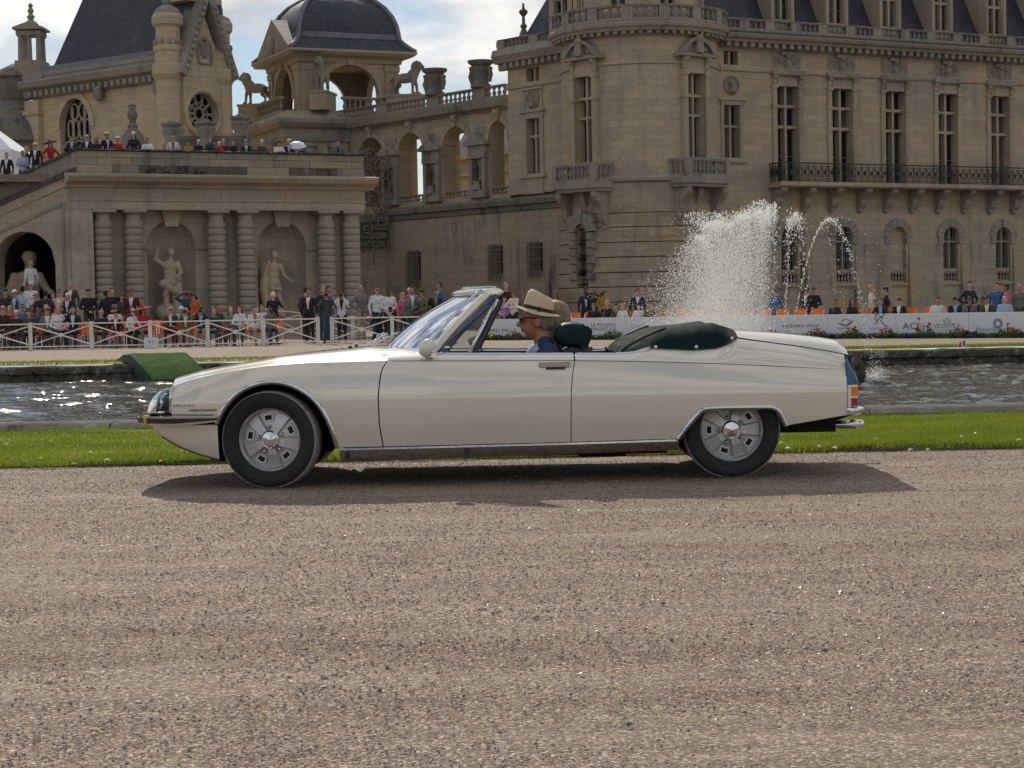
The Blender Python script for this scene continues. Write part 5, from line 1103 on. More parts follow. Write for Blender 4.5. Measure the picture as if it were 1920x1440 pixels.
for (pyb, pyt, y0, pal) in ((328, 313, 0.02, (1, 0, 0, 2, 0)), (313, 299, 0.06, (0, 2, 0, 2, 0)), (299, 287, 0.05, (0, 0, 2, 0))):
    x = uT0-0.1
    while x < uT1:
        w_ = min(1.0+0.9*r8.random(), uT1+0.05-x); m = MB(); m.cbox(x+0.005, x+w_-0.005, y0+r8.uniform(0, 0.02), 0.6, tZ(pyb)+0.004, tZ(pyt)-0.004, 0.015); m.build('parapet_block', WEATHER if pal[0] == 1 and r8.random() < 0.6 else DKB[r8.choice(pal)], ter, MT); x += w_
m = MB(); n = 40; rows = []
for i in range(n+1):
    u = uT0-0.25+(uT1+0.2-uT0+0.25)*i/n; k = 0.03*mnoise.noise(Vector((u*1.3, 0, 0))); rows.append([(u, 0.0+k, tZ(287)), (u, -0.08+k, tZ(285.5)), (u, -0.04+k, zp1+0.04*mnoise.noise(Vector((u*2.1, 4, 0)))), (u, 0.55, zp1+0.03), (u, 0.66, tZ(287))])
m.grid(rows); m.build('coping', BANK, ter, MT, smooth=True, angle=50)
zfl = zp1-1.05
m = MB(); m.box(uT0-8, uT1, 0.62, 40.0, zfl-0.3, zfl); m.build('terrace_floor', GRAVEL, ter, MT)
m = MB(); m.box(uT1-0.3, uT1, 0.6, 40.0, -0.2, zfl-0.3); m.build('flank_wall', STONE_PAV, ter, MT)
# ---------------------------------------------------------------- ramp wall with the grotto arch
pc = ft.W @ Vector((uT0-0.05, 0.15, 0)); RA = -6.0
frm = Fac(140, pc.y, RA); frm.p = Vector((pc.x, pc.y, 0)); frm.W = T(pc.x, pc.y, 0) @ RZ(R(RA))
rampw = empty('ramp_wall', frm.p, 'sloping stone ramp wall with a dark arched grotto', 'wall'); MRW = local(frm, rampw)
rU = lambda px, py=400: frm.U(px, py); rZ = lambda px, py: frm.Z(px, py)
xa0, xa1 = rU(-12, 500), rU(104, 500); zcr = rZ(45, 434); 
zR = lambda x, dy=0.0: rZ(140, 281+dy) + (rZ(0, 343+dy)-rZ(140, 281+dy))*(x-rU(140))/(rU(0)-rU(140))
xl = rU(-260); m = MB(); xs_ = sorted({xl, xa0, xa1, 0.0} | {xl+(0-xl)*i/24 for i in range(25)} | {xa0+(xa1-xa0)*i/20 for i in range(21)})
ca, ra = (xa0+xa1)/2, (xa1-xa0)/2; spz = zcr-ra*1.05
def arcz(x): return spz + ra*1.05*math.sqrt(max(0, 1-((x-ca)/ra)**2))
for a, b in zip(xs_, xs_[1:]):
    za_, zb_ = (arcz(a), arcz(b)) if xa0-1e-6 <= a and b <= xa1+1e-6 else (-0.2, -0.2)
    m.add([(a,0,za_),(b,0,zb_),(b,0,zR(b, 40)),(a,0,zR(a, 40))], [(0,1,2,3)])
    if za_ > -0.1 or zb_ > -0.1: m.add([(a,0,za_),(b,0,zb_),(b,1.2,zb_),(a,1.2,za_)], [(0,1,2,3)])
for x in (xa0, xa1): m.add([(x,0,-0.2),(x,1.2,-0.2),(x,1.2,spz),(x,0,spz)], [(0,1,2,3)])
m.build('wall', STONE_PAV, rampw, MRW)
def sloped(name, y0, y1, dy0, dy1, mat_):
    m = MB(); m.add([(xl,y0,zR(xl,dy0)),(0.2,y0,zR(0.2,dy0)),(0.2,y0,zR(0.2,dy1)),(xl,y0,zR(xl,dy1)),(xl,y1,zR(xl,dy0)),(0.2,y1,zR(0.2,dy0)),(0.2,y1,zR(0.2,dy1)),(xl,y1,zR(xl,dy1))], [(0,1,2,3),(4,7,6,5),(0,4,5,1),(3,2,6,7),(0,3,7,4),(1,5,6,2)]); return m.build(name, mat_, rampw, MRW)
sloped('coping', -0.12, 0.5, 5, 0, BANK); sloped('parapet', -0.02, 0.45, 34, 5, DKB[0]); sloped('string_course', -0.16, 0.3, 44, 34, WEATHER); sloped('band', -0.06, 0.2, 62, 44, STONE_PAV)
m = MB(); zt = lambda x: zR(x, 88)
m.box(rU(118)-0.06, rU(118)+0.06, -0.05, 0.02, 0, zt(rU(118))); m.add([(xl,-0.05,zt(xl)),(rU(118),-0.05,zt(rU(118))),(rU(118),-0.05,zt(rU(118))-0.14),(xl,-0.05,zt(xl)-0.14),(xl,0.02,zt(xl)),(rU(118),0.02,zt(rU(118)))], [(0,3,2,1),(0,1,5,4)]); m.build('panel_frame', TRIM, rampw, MRW)
# grotto: rough dark cave behind the arch
m = MB(); rows = []
for j in range(13):
    e = math.pi*j/12; rows.append([(ca-(ra+0.1)*math.cos(e)*(1-0.05*k), 1.15+0.55*k, max(-0.2, spz+(ra*1.05+0.1)*math.sin(e)*(1-0.05*k)) + 0.12*mnoise.noise(Vector((j*0.9, k*0.8, 3)))) for k in range(8)])
rows = [[(ca-(ra+0.1), 1.15+0.55*k, -0.2) for k in range(8)]] + rows + [[(ca+(ra+0.1), 1.15+0.55*k, -0.2) for k in range(8)]]
m.grid(rows); m.box(ca-ra-0.3, ca+ra+0.3, 4.9, 5.2, -0.2, zcr+0.5); m.build('grotto', plain('grotto_rock', (0.045, 0.035, 0.028), 0.95, var=0.5, scale=3, bump=0.6), rampw, MRW)
# fill behind the ramp so that it is solid
m = MB(); m.add([(xl,0.46,zR(xl,34)),(0.2,0.46,zR(0.2,34)),(0.2,6,zR(0.2,34)),(xl,6,zR(xl,34))], [(0,1,2,3)]); m.build('ramp_floor', GRAVEL, rampw, MRW)
# white marquee peeping above the ramp
tn = P(-6, 283, 88.0); m = MB(); ap = P(-20, 250, 88).z; ev = P(20, 288, 88).z
m.add([(-2.2,-2.2,ev),(2.2,-2.2,ev),(2.2,2.2,ev),(-2.2,2.2,ev),(0,0,ap+0.9)] , [(0,1,4),(1,2,4),(2,3,4),(3,0,4)])
for a, b in (((-2.2,-2.2),(2.2,-2.2)),((2.2,-2.2),(2.2,2.2)),((2.2,2.2),(-2.2,2.2)),((-2.2,2.2),(-2.2,-2.2))): m.add([(a[0],a[1],ev),(b[0],b[1],ev),(b[0],b[1],ev-2.6),(a[0],a[1],ev-2.6)], [(0,1,2,3)])
o = m.build('marquee', plain('marquee_canvas', (0.78, 0.79, 0.80), 0.6, var=0.04), None, T(tn.x-0.9, tn.y, 0)); tag(o, 'white pointed marquee roof behind the top of the ramp', 'tent')
m = MB(); 
for x in (-2.2, 2.2):
    for y in (-2.2, 2.2): m.box(x-0.04, x+0.04, y-0.04, y+0.04, 0, ev)
m.build('tent_pole', FENCE_WHITE, o)
# ---------------------------------------------------------------- figure kit: one continuous skin from tapered limbs
def cap_mesh(m, p0, p1, r0, r1, seg=10):
    p0, p1 = Vector(p0), Vector(p1); d = p1-p0
    if d.length < 1e-6: d = Vector((0, 0, 1e-3))
    ax = d.normalized(); pts = []; rs = []
    for k in range(4): a = math.pi/2*(1-k/4); pts.append(p0-ax*r0*math.sin(a)); rs.append(max(1e-4, r0*math.cos(a)))
    for k in range(5): a = math.pi/2*k/4; pts.append(p1+ax*r1*math.sin(a)); rs.append(max(1e-4, r1*math.cos(a)))
    m.tube([tuple(p) for p in pts], rs, seg)
def skin(name, prims, voxel, mats, smooth_it=3, post=None):
    """prims: ('c', p0, p1, r0, r1, zone) tapered capsule | ('e', centre, radii, zone[, rot]) ellipsoid -> one remeshed surface with a material per zone"""
    m = MB()
    for q in prims:
        if q[0] == 'c': cap_mesh(m, *q[1:5])
        else:
            M = Matrix.Translation(q[1]) @ (q[4].to_4x4() if len(q) > 4 else I4); m.ball((0, 0, 0), tuple(q[2]), 14, 10, M)
    me = bpy.data.meshes.new('tmp'); me.from_pydata(m.v, [], m.f); o = bpy.data.objects.new('tmp', me); link(o)
    md = o.modifiers.new('r', 'REMESH'); md.mode = 'VOXEL'; md.voxel_size = voxel; md.use_smooth_shade = True
    if smooth_it: sm = o.modifiers.new('s', 'SMOOTH'); sm.iterations = smooth_it; sm.factor = 0.5
    dg = bpy.context.evaluated_depsgraph_get(); out = bpy.data.meshes.new_from_object(o.evaluated_get(dg)); out.name = name
    bpy.data.objects.remove(o); bpy.data.meshes.remove(me)
    n = len(out.polygons); ctr = np.empty(n*3); out.polygons.foreach_get('center', ctr); ctr = ctr.reshape(-1, 3)
    best = np.full(n, 1e9); zone = np.zeros(n, int)
    for q in prims:
        if q[0] == 'c':
            a, b = np.array(q[1]), np.array(q[2]); d = b-a; L2 = max(1e-9, d.dot(d)); t = np.clip(((ctr-a) @ d)/L2, 0, 1); dist = np.linalg.norm(ctr-(a+t[:, None]*d), axis=1)-(q[3]+(q[4]-q[3])*t); z = q[5]
        else:
            p = ctr-np.array(q[1])
            if len(q) > 4: p = p @ np.array(q[4].to_3x3())
            r = np.array(q[2]); k = np.linalg.norm(p/r, axis=1); dist = (k-1)*r.min(); z = q[3]
        sel = dist < best; best[sel] = dist[sel]; zone[sel] = z
    nrm = np.empty(n*3); out.polygons.foreach_get('normal', nrm); nrm = nrm.reshape(-1, 3)
    if post: zone = post(ctr, nrm, zone)
    out.materials.clear()
    for mt in mats: out.materials.append(mt)
    out.polygons.foreach_set('material_index', zone.astype(np.int32)); out.polygons.foreach_set('use_smooth', [True]*n); out.update(); return out
# ------- statues
def statue_prims(arm, s=1.0):
    p = [('c', (-0.12, 0.02, 0.05), (-0.11, 0.0, 0.50), 0.075, 0.085, 0), ('c', (-0.11, 0, 0.50), (-0.09, 0, 0.95), 0.09, 0.12, 0), ('c', (0.16, -0.08, 0.05), (0.13, -0.06, 0.50), 0.07, 0.08, 0), ('c', (0.13, -0.06, 0.5), (0.08, 0, 0.95), 0.09, 0.12, 0),
         ('e', (0, 0, 0.98), (0.19, 0.14, 0.15), 0), ('e', (0, 0, 1.18), (0.17, 0.12, 0.22), 0), ('e', (0.01, 0, 1.38), (0.21, 0.14, 0.16), 0), ('c', (0.02, 0, 1.5), (0.03, -0.01, 1.62), 0.065, 0.06, 0), ('e', (0.04, -0.02, 1.72), (0.085, 0.105, 0.125), 0), ('e', (0.04, 0.02, 1.76), (0.10, 0.11, 0.10), 0), ('c', (0.04, -0.11, 1.71), (0.04, -0.125, 1.69), 0.02, 0.02, 0),
         ('c', (-0.10, -0.12, 0.03), (-0.10, -0.02, 0.05), 0.05, 0.06, 0), ('c', (0.18, -0.2, 0.03), (0.16, -0.09, 0.05), 0.05, 0.06, 0), ('c', (0.24, 0.14, 0.0), (0.20, 0.12, 0.55), 0.20, 0.12, 0), ('e', (-0.05, 0.12, 0.2), (0.34, 0.22, 0.25), 0)]
    if arm == 'raised':
        p += [('c', (-0.2, 0, 1.44), (-0.36, 0.02, 1.55), 0.075, 0.06, 0), ('c', (-0.36, 0.02, 1.55), (-0.30, -0.02, 1.80), 0.06, 0.045, 0), ('e', (-0.29, -0.02, 1.85), (0.05, 0.05, 0.06), 0), ('c', (0.21, 0, 1.44), (0.28, -0.04, 1.18), 0.075, 0.06, 0), ('c', (0.28, -0.04, 1.18), (0.12, -0.18, 1.08), 0.06, 0.045, 0),
              ('c', (0.2, -0.05, 1.05), (-0.2, -0.12, 0.92), 0.10, 0.12, 0), ('c', (-0.2, -0.1, 0.92), (0.1, -0.14, 0.72), 0.10, 0.10, 0), ('c', (0.22, 0, 1.0), (0.27, 0.0, 0.55), 0.09, 0.06, 0), ('c', (0.05, -0.12, 0.95), (-0.18, -0.1, 0.62), 0.09, 0.05, 0)]
    else:
        p += [('c', (-0.2, 0, 1.44), (-0.30, -0.03, 1.20), 0.075, 0.06, 0), ('c', (-0.30, -0.03, 1.20), (-0.22, -0.12, 1.48), 0.058, 0.045, 0), ('e', (-0.2, -0.12, 1.54), (0.05, 0.05, 0.06), 0), ('c', (0.21, 0, 1.44), (0.31, -0.02, 1.18), 0.075, 0.06, 0), ('c', (0.31, -0.02, 1.18), (0.46, -0.12, 1.02), 0.055, 0.04, 0), ('c', (0.46, -0.12, 1.02), (0.56, -0.14, 1.01), 0.035, 0.025, 0),
              ('c', (-0.24, 0.05, 1.45), (-0.30, 0.06, 0.75), 0.09, 0.13, 0), ('c', (-0.30, 0.06, 0.75), (-0.22, 0.08, 0.3), 0.13, 0.10, 0), ('e', (0, -0.02, 0.92), (0.21, 0.17, 0.14), 0), ('c', (-0.1, -0.1, 0.8), (0.14, -0.1, 0.78), 0.08, 0.08, 0)]
    return p
for k, (h, arm, px) in enumerate(((nh[0], 'raised', 318), (nh[1], 'down', 512))):
    c = ft.U(px, 520, wall_y+0.1); me = skin('statue', statue_prims(arm), 0.018, [STATUE], 1)
    o = obj('statue', me); wpos = ft.W @ Vector((c, wall_y+0.05, 0)); zt = ft.Z(px, 462 if k == 0 else 468, wall_y)
    base = 0.9; sc_ = (zt-base-0.05)/1.85; o.location = (wpos.x, wpos.y, base); o.scale = (sc_,)*3; o.rotation_euler = (0, 0, ft.a+(0.15 if k else -0.1))
    tag(o, ('pale stone statue of a draped figure with one arm raised, standing in a wall niche', 'pale stone statue of a figure holding drapery to its shoulder, standing in a wall niche')[k], 'statue')
# reclining river god in the grotto
pr = [('e', (0, 0, 0.9), (0.55, 0.45, 0.55), 0), ('e', (0.0, 0, 1.75), (0.62, 0.42, 0.55), 0), ('e', (0.0, 0, 2.25), (0.68, 0.40, 0.35), 0), ('c', (0.05, -0.05, 2.5), (0.12, -0.1, 2.8), 0.2, 0.2, 0), ('e', (0.18, -0.15, 3.1), (0.30, 0.33, 0.40), 0), ('e', (0.12, -0.05, 3.25), (0.36, 0.36, 0.30), 0), ('c', (0.25, -0.35, 2.95), (0.25, -0.35, 2.55), 0.24, 0.14, 0), ('c', (0.18, -0.47, 3.12), (0.2, -0.52, 3.05), 0.06, 0.07, 0),
      ('c', (-0.62, -0.05, 2.3), (-0.85, -0.25, 1.6), 0.24, 0.18, 0), ('c', (-0.85, -0.25, 1.6), (-0.3, -0.6, 1.3), 0.17, 0.13, 0), ('c', (0.6, -0.05, 2.3), (0.95, -0.35, 1.75), 0.24, 0.18, 0), ('c', (0.95, -0.35, 1.75), (1.35, -0.55, 1.45), 0.16, 0.12, 0), ('c', (0.2, -0.2, 0.75), (1.3, -0.5, 1.05), 0.34, 0.26, 0), ('c', (1.3, -0.5, 1.05), (1.5, -0.5, 0.2), 0.24, 0.16, 0), ('c', (-0.2, -0.2, 0.7), (-1.3, -0.5, 0.8), 0.34, 0.26, 0), ('c', (-1.3, -0.5, 0.8), (-2.0, -0.6, 0.3), 0.24, 0.16, 0), ('e', (0, 0.1, 0.3), (1.9, 0.8, 0.5), 0), ('c', (1.9, 0.2, 0.2), (2.05, 0.15, 2.1), 0.35, 0.16, 0), ('c', (2.05, 0.15, 1.5), (1.75, 0.0, 1.0), 0.2, 0.12, 0)]
me = skin('statue', pr, 0.05, [STATUE], 2); o = obj('statue', me); gp = frm.W @ Vector((rU(26, 500), 1.5, 0)); o.location = (gp.x, gp.y, 0.75); zt = P(28, 470, gp.y).z; o.scale = ((zt-0.75)/3.55,)*3
tag(o, 'large seated bearded stone figure inside the dark grotto', 'statue')
# stone lions
def lion_prims(walk):
    p = [('e', (0.0, 0, 0.95), (0.62, 0.26, 0.30), 0), ('e', (0.45, 0, 1.08), (0.34, 0.28, 0.38), 0), ('c', (0.55, 0, 1.2), (0.75, 0, 1.55), 0.30, 0.27, 0), ('e', (0.80, 0, 1.62), (0.26, 0.24, 0.27), 0), ('e', (1.02, 0, 1.55), (0.16, 0.12, 0.12), 0), ('e', (0.66, 0, 1.55), (0.30, 0.30, 0.36), 0), ('c', (0.75, 0.14, 1.85), (0.75, 0.15, 1.9), 0.06, 0.05, 0), ('c', (0.75, -0.14, 1.85), (0.75, -0.15, 1.9), 0.06, 0.05, 0),
         ('c', (0.5, 0.16, 0.95), (0.62, 0.17, 0.5), 0.15, 0.10, 0), ('c', (0.62, 0.17, 0.5), (0.66, 0.17, 0.1), 0.10, 0.08, 0), ('c', (0.66, 0.17, 0.08), (0.80, 0.17, 0.07), 0.09, 0.08, 0), ('c', (0.5, -0.16, 0.95), (0.50, -0.17, 0.5), 0.15, 0.10, 0), ('c', (0.50, -0.17, 0.5), (0.48, -0.17, 0.1), 0.10, 0.08, 0), ('c', (0.48, -0.17, 0.08), (0.62, -0.17, 0.07), 0.09, 0.08, 0)]
    for s, dx in ((1, 0.0), (-1, -0.15)): p += [('c', (-0.45, s*0.16, 0.9), (-0.40+dx, s*0.18, 0.55), 0.20, 0.12, 0), ('c', (-0.40+dx, s*0.18, 0.55), (-0.62+dx, s*0.18, 0.32), 0.11, 0.07, 0), ('c', (-0.62+dx, s*0.18, 0.32), (-0.52+dx, s*0.18, 0.06), 0.07, 0.07, 0), ('c', (-0.52+dx, s*0.18, 0.06), (-0.38+dx, s*0.18, 0.06), 0.08, 0.07, 0)]
    p += [('c', (-0.6, 0, 1.0), (-0.95, 0, 0.85), 0.06, 0.05, 0), ('c', (-0.95, 0, 0.85), (-1.0, 0, 0.45), 0.05, 0.05, 0), ('e', (-1.0, 0, 0.38), (0.08, 0.08, 0.12), 0)]; return p
lion_me = skin('stone_lion', lion_prims(True), 0.04, [CARVED], 2)
for k, (lp, rz, lab) in enumerate(LIONS):
    wp_ = fr_.W @ lp; pd = MB(); pd.box(-1.15, 1.15, -0.55, 0.55, 0, 1.15); pd.box(-1.22, 1.22, -0.62, 0.62, 1.05, 1.2)
    o = pd.build('stone_lion', STONE, None, T(*wp_) @ RZ(R(rz))); tag(o, lab, 'statue', 'lions of the domed pavilion'); o.name = 'lion_statue'
    obj('lion', lion_me, o, T(0, 0, 1.2) @ Matrix.Scale(1.12, 4))
# small stone urns of the terrace garden behind the parapet, seen against the chapel
for k, (px, pyt, pyb, Y_) in enumerate(((323, 226, 262, 92.0), (388, 224, 262, 94.0), (452, 214, 262, 97.0))):
    zt, zb_ = P(px, pyt, Y_).z, zfl; h = zt-zb_; m = MB(); q = 0.5
    m.box(-q*0.8, q*0.8, -q*0.8, q*0.8, 0, h-1.15); m.lathe([(q*0.7, h-1.15), (q*0.6, h-0.95), (q*0.9, h-0.65), (q*1.0, h-0.45), (q*0.8, h-0.35), (q*1.1, h-0.22), (q*1.1, h-0.12), (q*0.4, h-0.08), (q*0.35, h)], 12)
    p = P(px, 300, Y_); o = m.build('stone_urn', TRIM, None, T(p.x, p.y, zb_), smooth=True, angle=40); tag(o, ('grey stone urn on a pedestal between the chapel corner and the dome niche', 'broad weathered stone urn in front of the rose window', 'weathered stone urn at the end of the garden balustrade')[k], 'urn')
bfac = Fac(390, 95.0, 10.0); rootb = empty('garden_balustrade', bfac.p, 'low grey balustrade of the raised garden in front of the chapel', 'balustrade'); balustrade(rootb, I4 @ RZ(bfac.a), bfac.U(310, 270), bfac.U(470, 270), zfl, bfac.Z(390, 255)-zfl, [(bfac.U(px, 262), 0.5) for px in (350, 420)], gap=0.4, r=0.12, mat_=LICHEN)
# semicircular dome niche with finial before the nave wall
p = P(250, 285, 100.0); m = MB(); rr_ = P(290, 285, 100.0).x-p.x; zt = P(250, 240, 100).z
m.lathe([(rr_, 0), (rr_, zfl), (rr_*0.98, zfl+0.3), (rr_*0.85, (zt-zfl)*0.55+zfl), (rr_*0.5, (zt-zfl)*0.9+zfl), (0.25, zt), (0.3, zt+0.1), (0.16, zt+0.25), (0.22, zt+0.5), (0.3, zt+0.7), (0.18, zt+0.95), (0.22, zt+1.2), (0.03, P(250, 194, 100).z)], 18, cap=False); o = m.build('garden_niche', LICHEN, None, T(p.x, p.y, 0), smooth=True, angle=40); tag(o, 'grey half-domed stone niche with a tall finial before the chapel wall', 'niche')
# ---------------------------------------------------------------- the cream convertible
YC = 12.83                                         # the car's centre line
car = empty('convertible_car', (0, YC, 0), 'long cream convertible with its top folded, driven along the gravel', 'car')
def paintmat():
    t = NT('cream_paint')
    f = t.noise(2.0, 4, 0.5); t.col(t.ramp(f, [(0.3, (0.69, 0.64, 0.53)), (0.7, (0.72, 0.67, 0.56))])); t.rough(0.32)
    t.b.inputs['Coat Weight'].default_value = 1.0; t.b.inputs['Coat Roughness'].default_value = 0.025; t.b.inputs['Coat IOR'].default_value = 2.0
    d = t.ramp(t.noise(55, 5, 0.7), [(0.45, 0.006), (0.8, 0.03)]); t.l(d, t.b.inputs['Coat Roughness'])
    MAT['cream_paint'] = t.m; return t.m
CREAM = paintmat()
CHROME = plain('chrome', (0.62, 0.63, 0.66), 0.07, metal=1.0, var=0.04, scale=20)
STEEL = plain('brushed_sill_steel', (0.52, 0.50, 0.48), 0.16, metal=1.0, var=0.2, scale=30)
BLACK = plain('black_rubber', (0.012, 0.012, 0.013), 0.55, var=0.2)
UNDER = plain('underbody_dark', (0.010, 0.009, 0.009), 0.85, var=0.3)
TYRE = plain('tyre_rubber', (0.017, 0.017, 0.019), 0.78, var=0.3, scale=14, bump=0.15)
TREAD = plain('dusty_tread', (0.30, 0.285, 0.265), 0.9, var=0.35, scale=30, bump=0.5)
ALLOY = plain('cast_alloy', (0.56, 0.56, 0.56), 0.45, metal=0.55, var=0.08, scale=12)
ALLOYD = plain('shaded_alloy', (0.23, 0.235, 0.25), 0.5, metal=0.6, var=0.08, scale=12)
LEATHER = plain('dark_green_leather', (0.008, 0.024, 0.024), 0.5, var=0.2, scale=5, bump=0.12, spec=0.13)
LEATHB = plain('dark_blue_leather', (0.012, 0.022, 0.034), 0.4, var=0.2, scale=6, bump=0.1)
BLUETRIM = plain('blue_painted_trim', (0.03, 0.07, 0.15), 0.25, var=0.1, coat=0.6)
AMBER = plain('amber_lens', (0.75, 0.20, 0.01), 0.12, coat=1.0); REDLENS = plain('red_lens', (0.30, 0.008, 0.012), 0.12, coat=1.0)
CLEARLENS = plain('clear_lens', (0.55, 0.55, 0.55), 0.1, coat=1.0)
WSCREEN = glassmat('windscreen_glass', (0.78, 0.85, 0.88), 0.95, 1.5); SIDEGLASS = glassmat('side_glass', (0.80, 0.84, 0.82), 0.9, 1.4)
LAMPGLASS = glassmat('headlamp_glass', (0.7, 0.8, 0.85), 1.3, 1.5)

def Wd(x):      # half width of the body at its widest height
    return lerp_tab([(-2.46, 0.60), (-2.36, 0.70), (-2.22, 0.775), (-2.0, 0.835), (-1.7, 0.88), (-1.2, 0.910), (-0.5, 0.918), (0.3, 0.912), (1.0, 0.890), (1.6, 0.860), (2.2, 0.815), (2.4, 0.79)], x)
def C(px, py, inset=0.0):      # a pixel of the near flank -> (x, z)
    x = (px-960)/292.0
    for _ in range(3):
        p = P(px, py, YC - Wd(x) + inset); x = p.x
    return (p.x, p.z)
def CC(px, py, yl): p = P(px, py, YC + yl); return (p.x, p.z)
def tab(pts, inset=0.0): return [C(a, b, inset) for a, b in pts]
# profile tables, x -> z
CREASE = tab([(318, 726), (365, 710.5), (420, 698.5), (501, 686.5), (577, 681), (650, 679), (726, 677), (830, 677), (960, 676.5), (1077, 676.5), (1190, 677.5), (1300, 680.5), (1420, 685), (1560, 692), (1600, 694)])
SILL = tab([(632, 840), (717, 838), (1071, 829.5), (1272, 823)])
# wheels
FWC = C(508, 835, 0.06); RWC = C(1373, 812.5, 0.10)
WR = 0.316
fx, rx = FWC[0], RWC[0]; fz = WR-0.004; rz_ = WR-0.004
def mono(tabl): return tabl
def crease(x): return lerp_tab(CREASE, x)
arch_f = tab([(405, 793), (412, 777), (424, 757), (442, 738), (465, 724), (493, 716), (520, 715), (548, 722), (576, 737), (598, 758), (613, 783), (624, 812), (631, 840)])
arch_r = tab([(1272, 823), (1290, 797), (1310, 773), (1318, 767), (1330, 764), (1380, 762.5), (1443, 762), (1455, 765), (1463, 773), (1470, 786), (1476, 798)])
nose_up = tab([(322, 777), (405, 777)])          # lower edge of the upper wing (above the bumper)
tail_lo = tab([(1476, 798), (1590, 778)])
XF0 = C(321, 750)[0]; XR1 = C(1588, 720)[0]
def zbot(x):
    if x < arch_f[0][0]: return lerp_tab(nose_up, x)
    if x <= arch_f[-1][0]: return lerp_tab(arch_f, x)
    if x < arch_r[0][0]: return lerp_tab(SILL, x)
    if x <= arch_r[-1][0]: return lerp_tab(arch_r, x)
    return lerp_tab(tail_lo, x)
Z_MID = C(900, 735)[1]
def flank_y(x, z):
    """half width of the flank at height z: tucked under, fullest at mid height, leaning in above"""
    zc = crease(x); zl = 0.22; w = Wd(x)
    zm = 0.55
    if z < zm: return w - 0.055*((zm-z)/(zm-zl))**1.7
    return w - 0.028*((z-zm)/(max(zc-zm, 0.05)))**1.5
def xsamp(x0, x1, extra, step=0.03):
    n = max(2, int((x1-x0)/step)+1); s = [x0+(x1-x0)*i/(n-1) for i in range(n)]
    s += [e for e in extra if x0 < e < x1]; s = sorted(s); out = [s[0]]
    for v in s[1:]:
        if v-out[-1] > 1e-4: out.append(v)
    return out
EXTRA = [p[0] for p in arch_f+arch_r] + [p[0]+d for p in arch_f+arch_r for d in (-0.004, 0.004)]
def shell(name, rows, mat_, th=0.012):
    """outer skin rows (each a list of points) mirrored to both sides as two meshes"""
    for s in (-1, 1):
        m_ = MB(); rr = [[(p[0], s*p[1], p[2]) for p in r] for r in rows]
        if s < 0: rr = [list(reversed(r)) for r in rr]
        m_.grid(rr)
        inn = [[(p[0], p[1]-s*th, p[2]) for p in r] for r in rr]
        m_.grid([list(reversed(r)) for r in inn])
        def strip(a, b): m_.grid([a, b])
        strip(rr[0], inn[0]); strip(inn[-1], rr[-1]); strip([r[0] for r in inn], [r[0] for r in rr]); strip([r[-1] for r in rr], [r[-1] for r in inn])
        yield s, m_
def panel(name, x0f, x1f, ztopf, nz=14, xs=None):
    """flank panel between two shut lines x0f(t), x1f(t); t is 0 at the foot and 1 at the crease"""
    rows = []
    for u in xs:
        row = []
        for k in range(nz+1):
            t = k/nz; x0, x1 = x0f(t), x1f(t); x = x0+(x1-x0)*u
            zb, zt = zbot(x), ztopf(x); z = zb+(zt-zb)*t
            row.append((x, flank_y(x, z), z))
        rows.append(row)
    for s, m_ in shell(name, rows, CREAM):
        m_.build(name, CREAM, car, smooth=True, angle=35, fix=True)
# shut lines as functions of t
sh1 = tab([(717.5, 837), (711, 795), (709, 745), (712.5, 705), (718, 688), (726, 677)]); sh1 = sorted([(p[1], p[0]) for p in sh1])
sh2 = tab([(1071, 829), (1071, 735), (1074, 700), (1077.5, 676)]); sh2 = sorted([(p[1], p[0]) for p in sh2])
def sx(tabl, t):
    z0, z1 = tabl[0][0], tabl[-1][0]; return lerp_tab(tabl, z0+(z1-z0)*t)
GAP = 0.004
def usamp(x0, x1, step=0.03):
    return [(x-x0)/(x1-x0) for x in xsamp(x0, x1, EXTRA, step)]
ctop = lambda x: crease(x)
panel('front_wing', lambda t: XF0, lambda t: sx(sh1, t)-GAP, ctop, xs=usamp(XF0, sx(sh1, 0.5)-GAP))
panel('door', lambda t: sx(sh1, t)+GAP, lambda t: sx(sh2, t)-GAP*0.7, ctop, xs=[i/30 for i in range(31)])
panel('rear_wing', lambda t: sx(sh2, t)+GAP*0.7, lambda t: XR1, ctop, xs=usamp(sx(sh2, 0.3)+GAP, XR1))
# shoulder: from the crease up and inwards to the belt (door, rear) ; the rear one climbs to the deck gap
BELT = tab([(700, 668), (800, 664.5), (880, 664.5), (1000, 664.5), (1077, 664.5), (1150, 665), (1190, 662), (1222, 652), (1300, 656), (1345, 652), (1372, 641), (1383, 633), (1420, 638), (1500, 648.5), (1560, 658.5), (1590, 665)], 0.06)
def belt(x): return lerp_tab(BELT, x)
def belt_in(x): return lerp_tab([(-1.0, 0.055), (0.7, 0.055), (1.0, 0.075), (1.4, 0.10), (2.2, 0.075)], x)
def shoulder(name, x0, x1):
    rows = []
    for x in xsamp(x0, x1, [p[0] for p in BELT], 0.03):
        zc, zb = crease(x), belt(x); yc = flank_y(x, zc); bi = belt_in(x); row = []
        for k in range(8):
            t = k/7; row.append((x, yc+0.0005 - bi*(t**1.5), zc+0.0015+(zb-zc)*t))
        rows.append(row)
    for s, m_ in shell(name, rows, CREAM, 0.02): m_.build(name, CREAM, car, smooth=True, angle=35, fix=True)
xA = C(745, 672)[0]
shoulder('door_shoulder', sx(sh1, 1)+GAP, sx(sh2, 1)-GAP)
shoulder('rear_shoulder', sx(sh2, 1)+GAP*1.2, XR1)
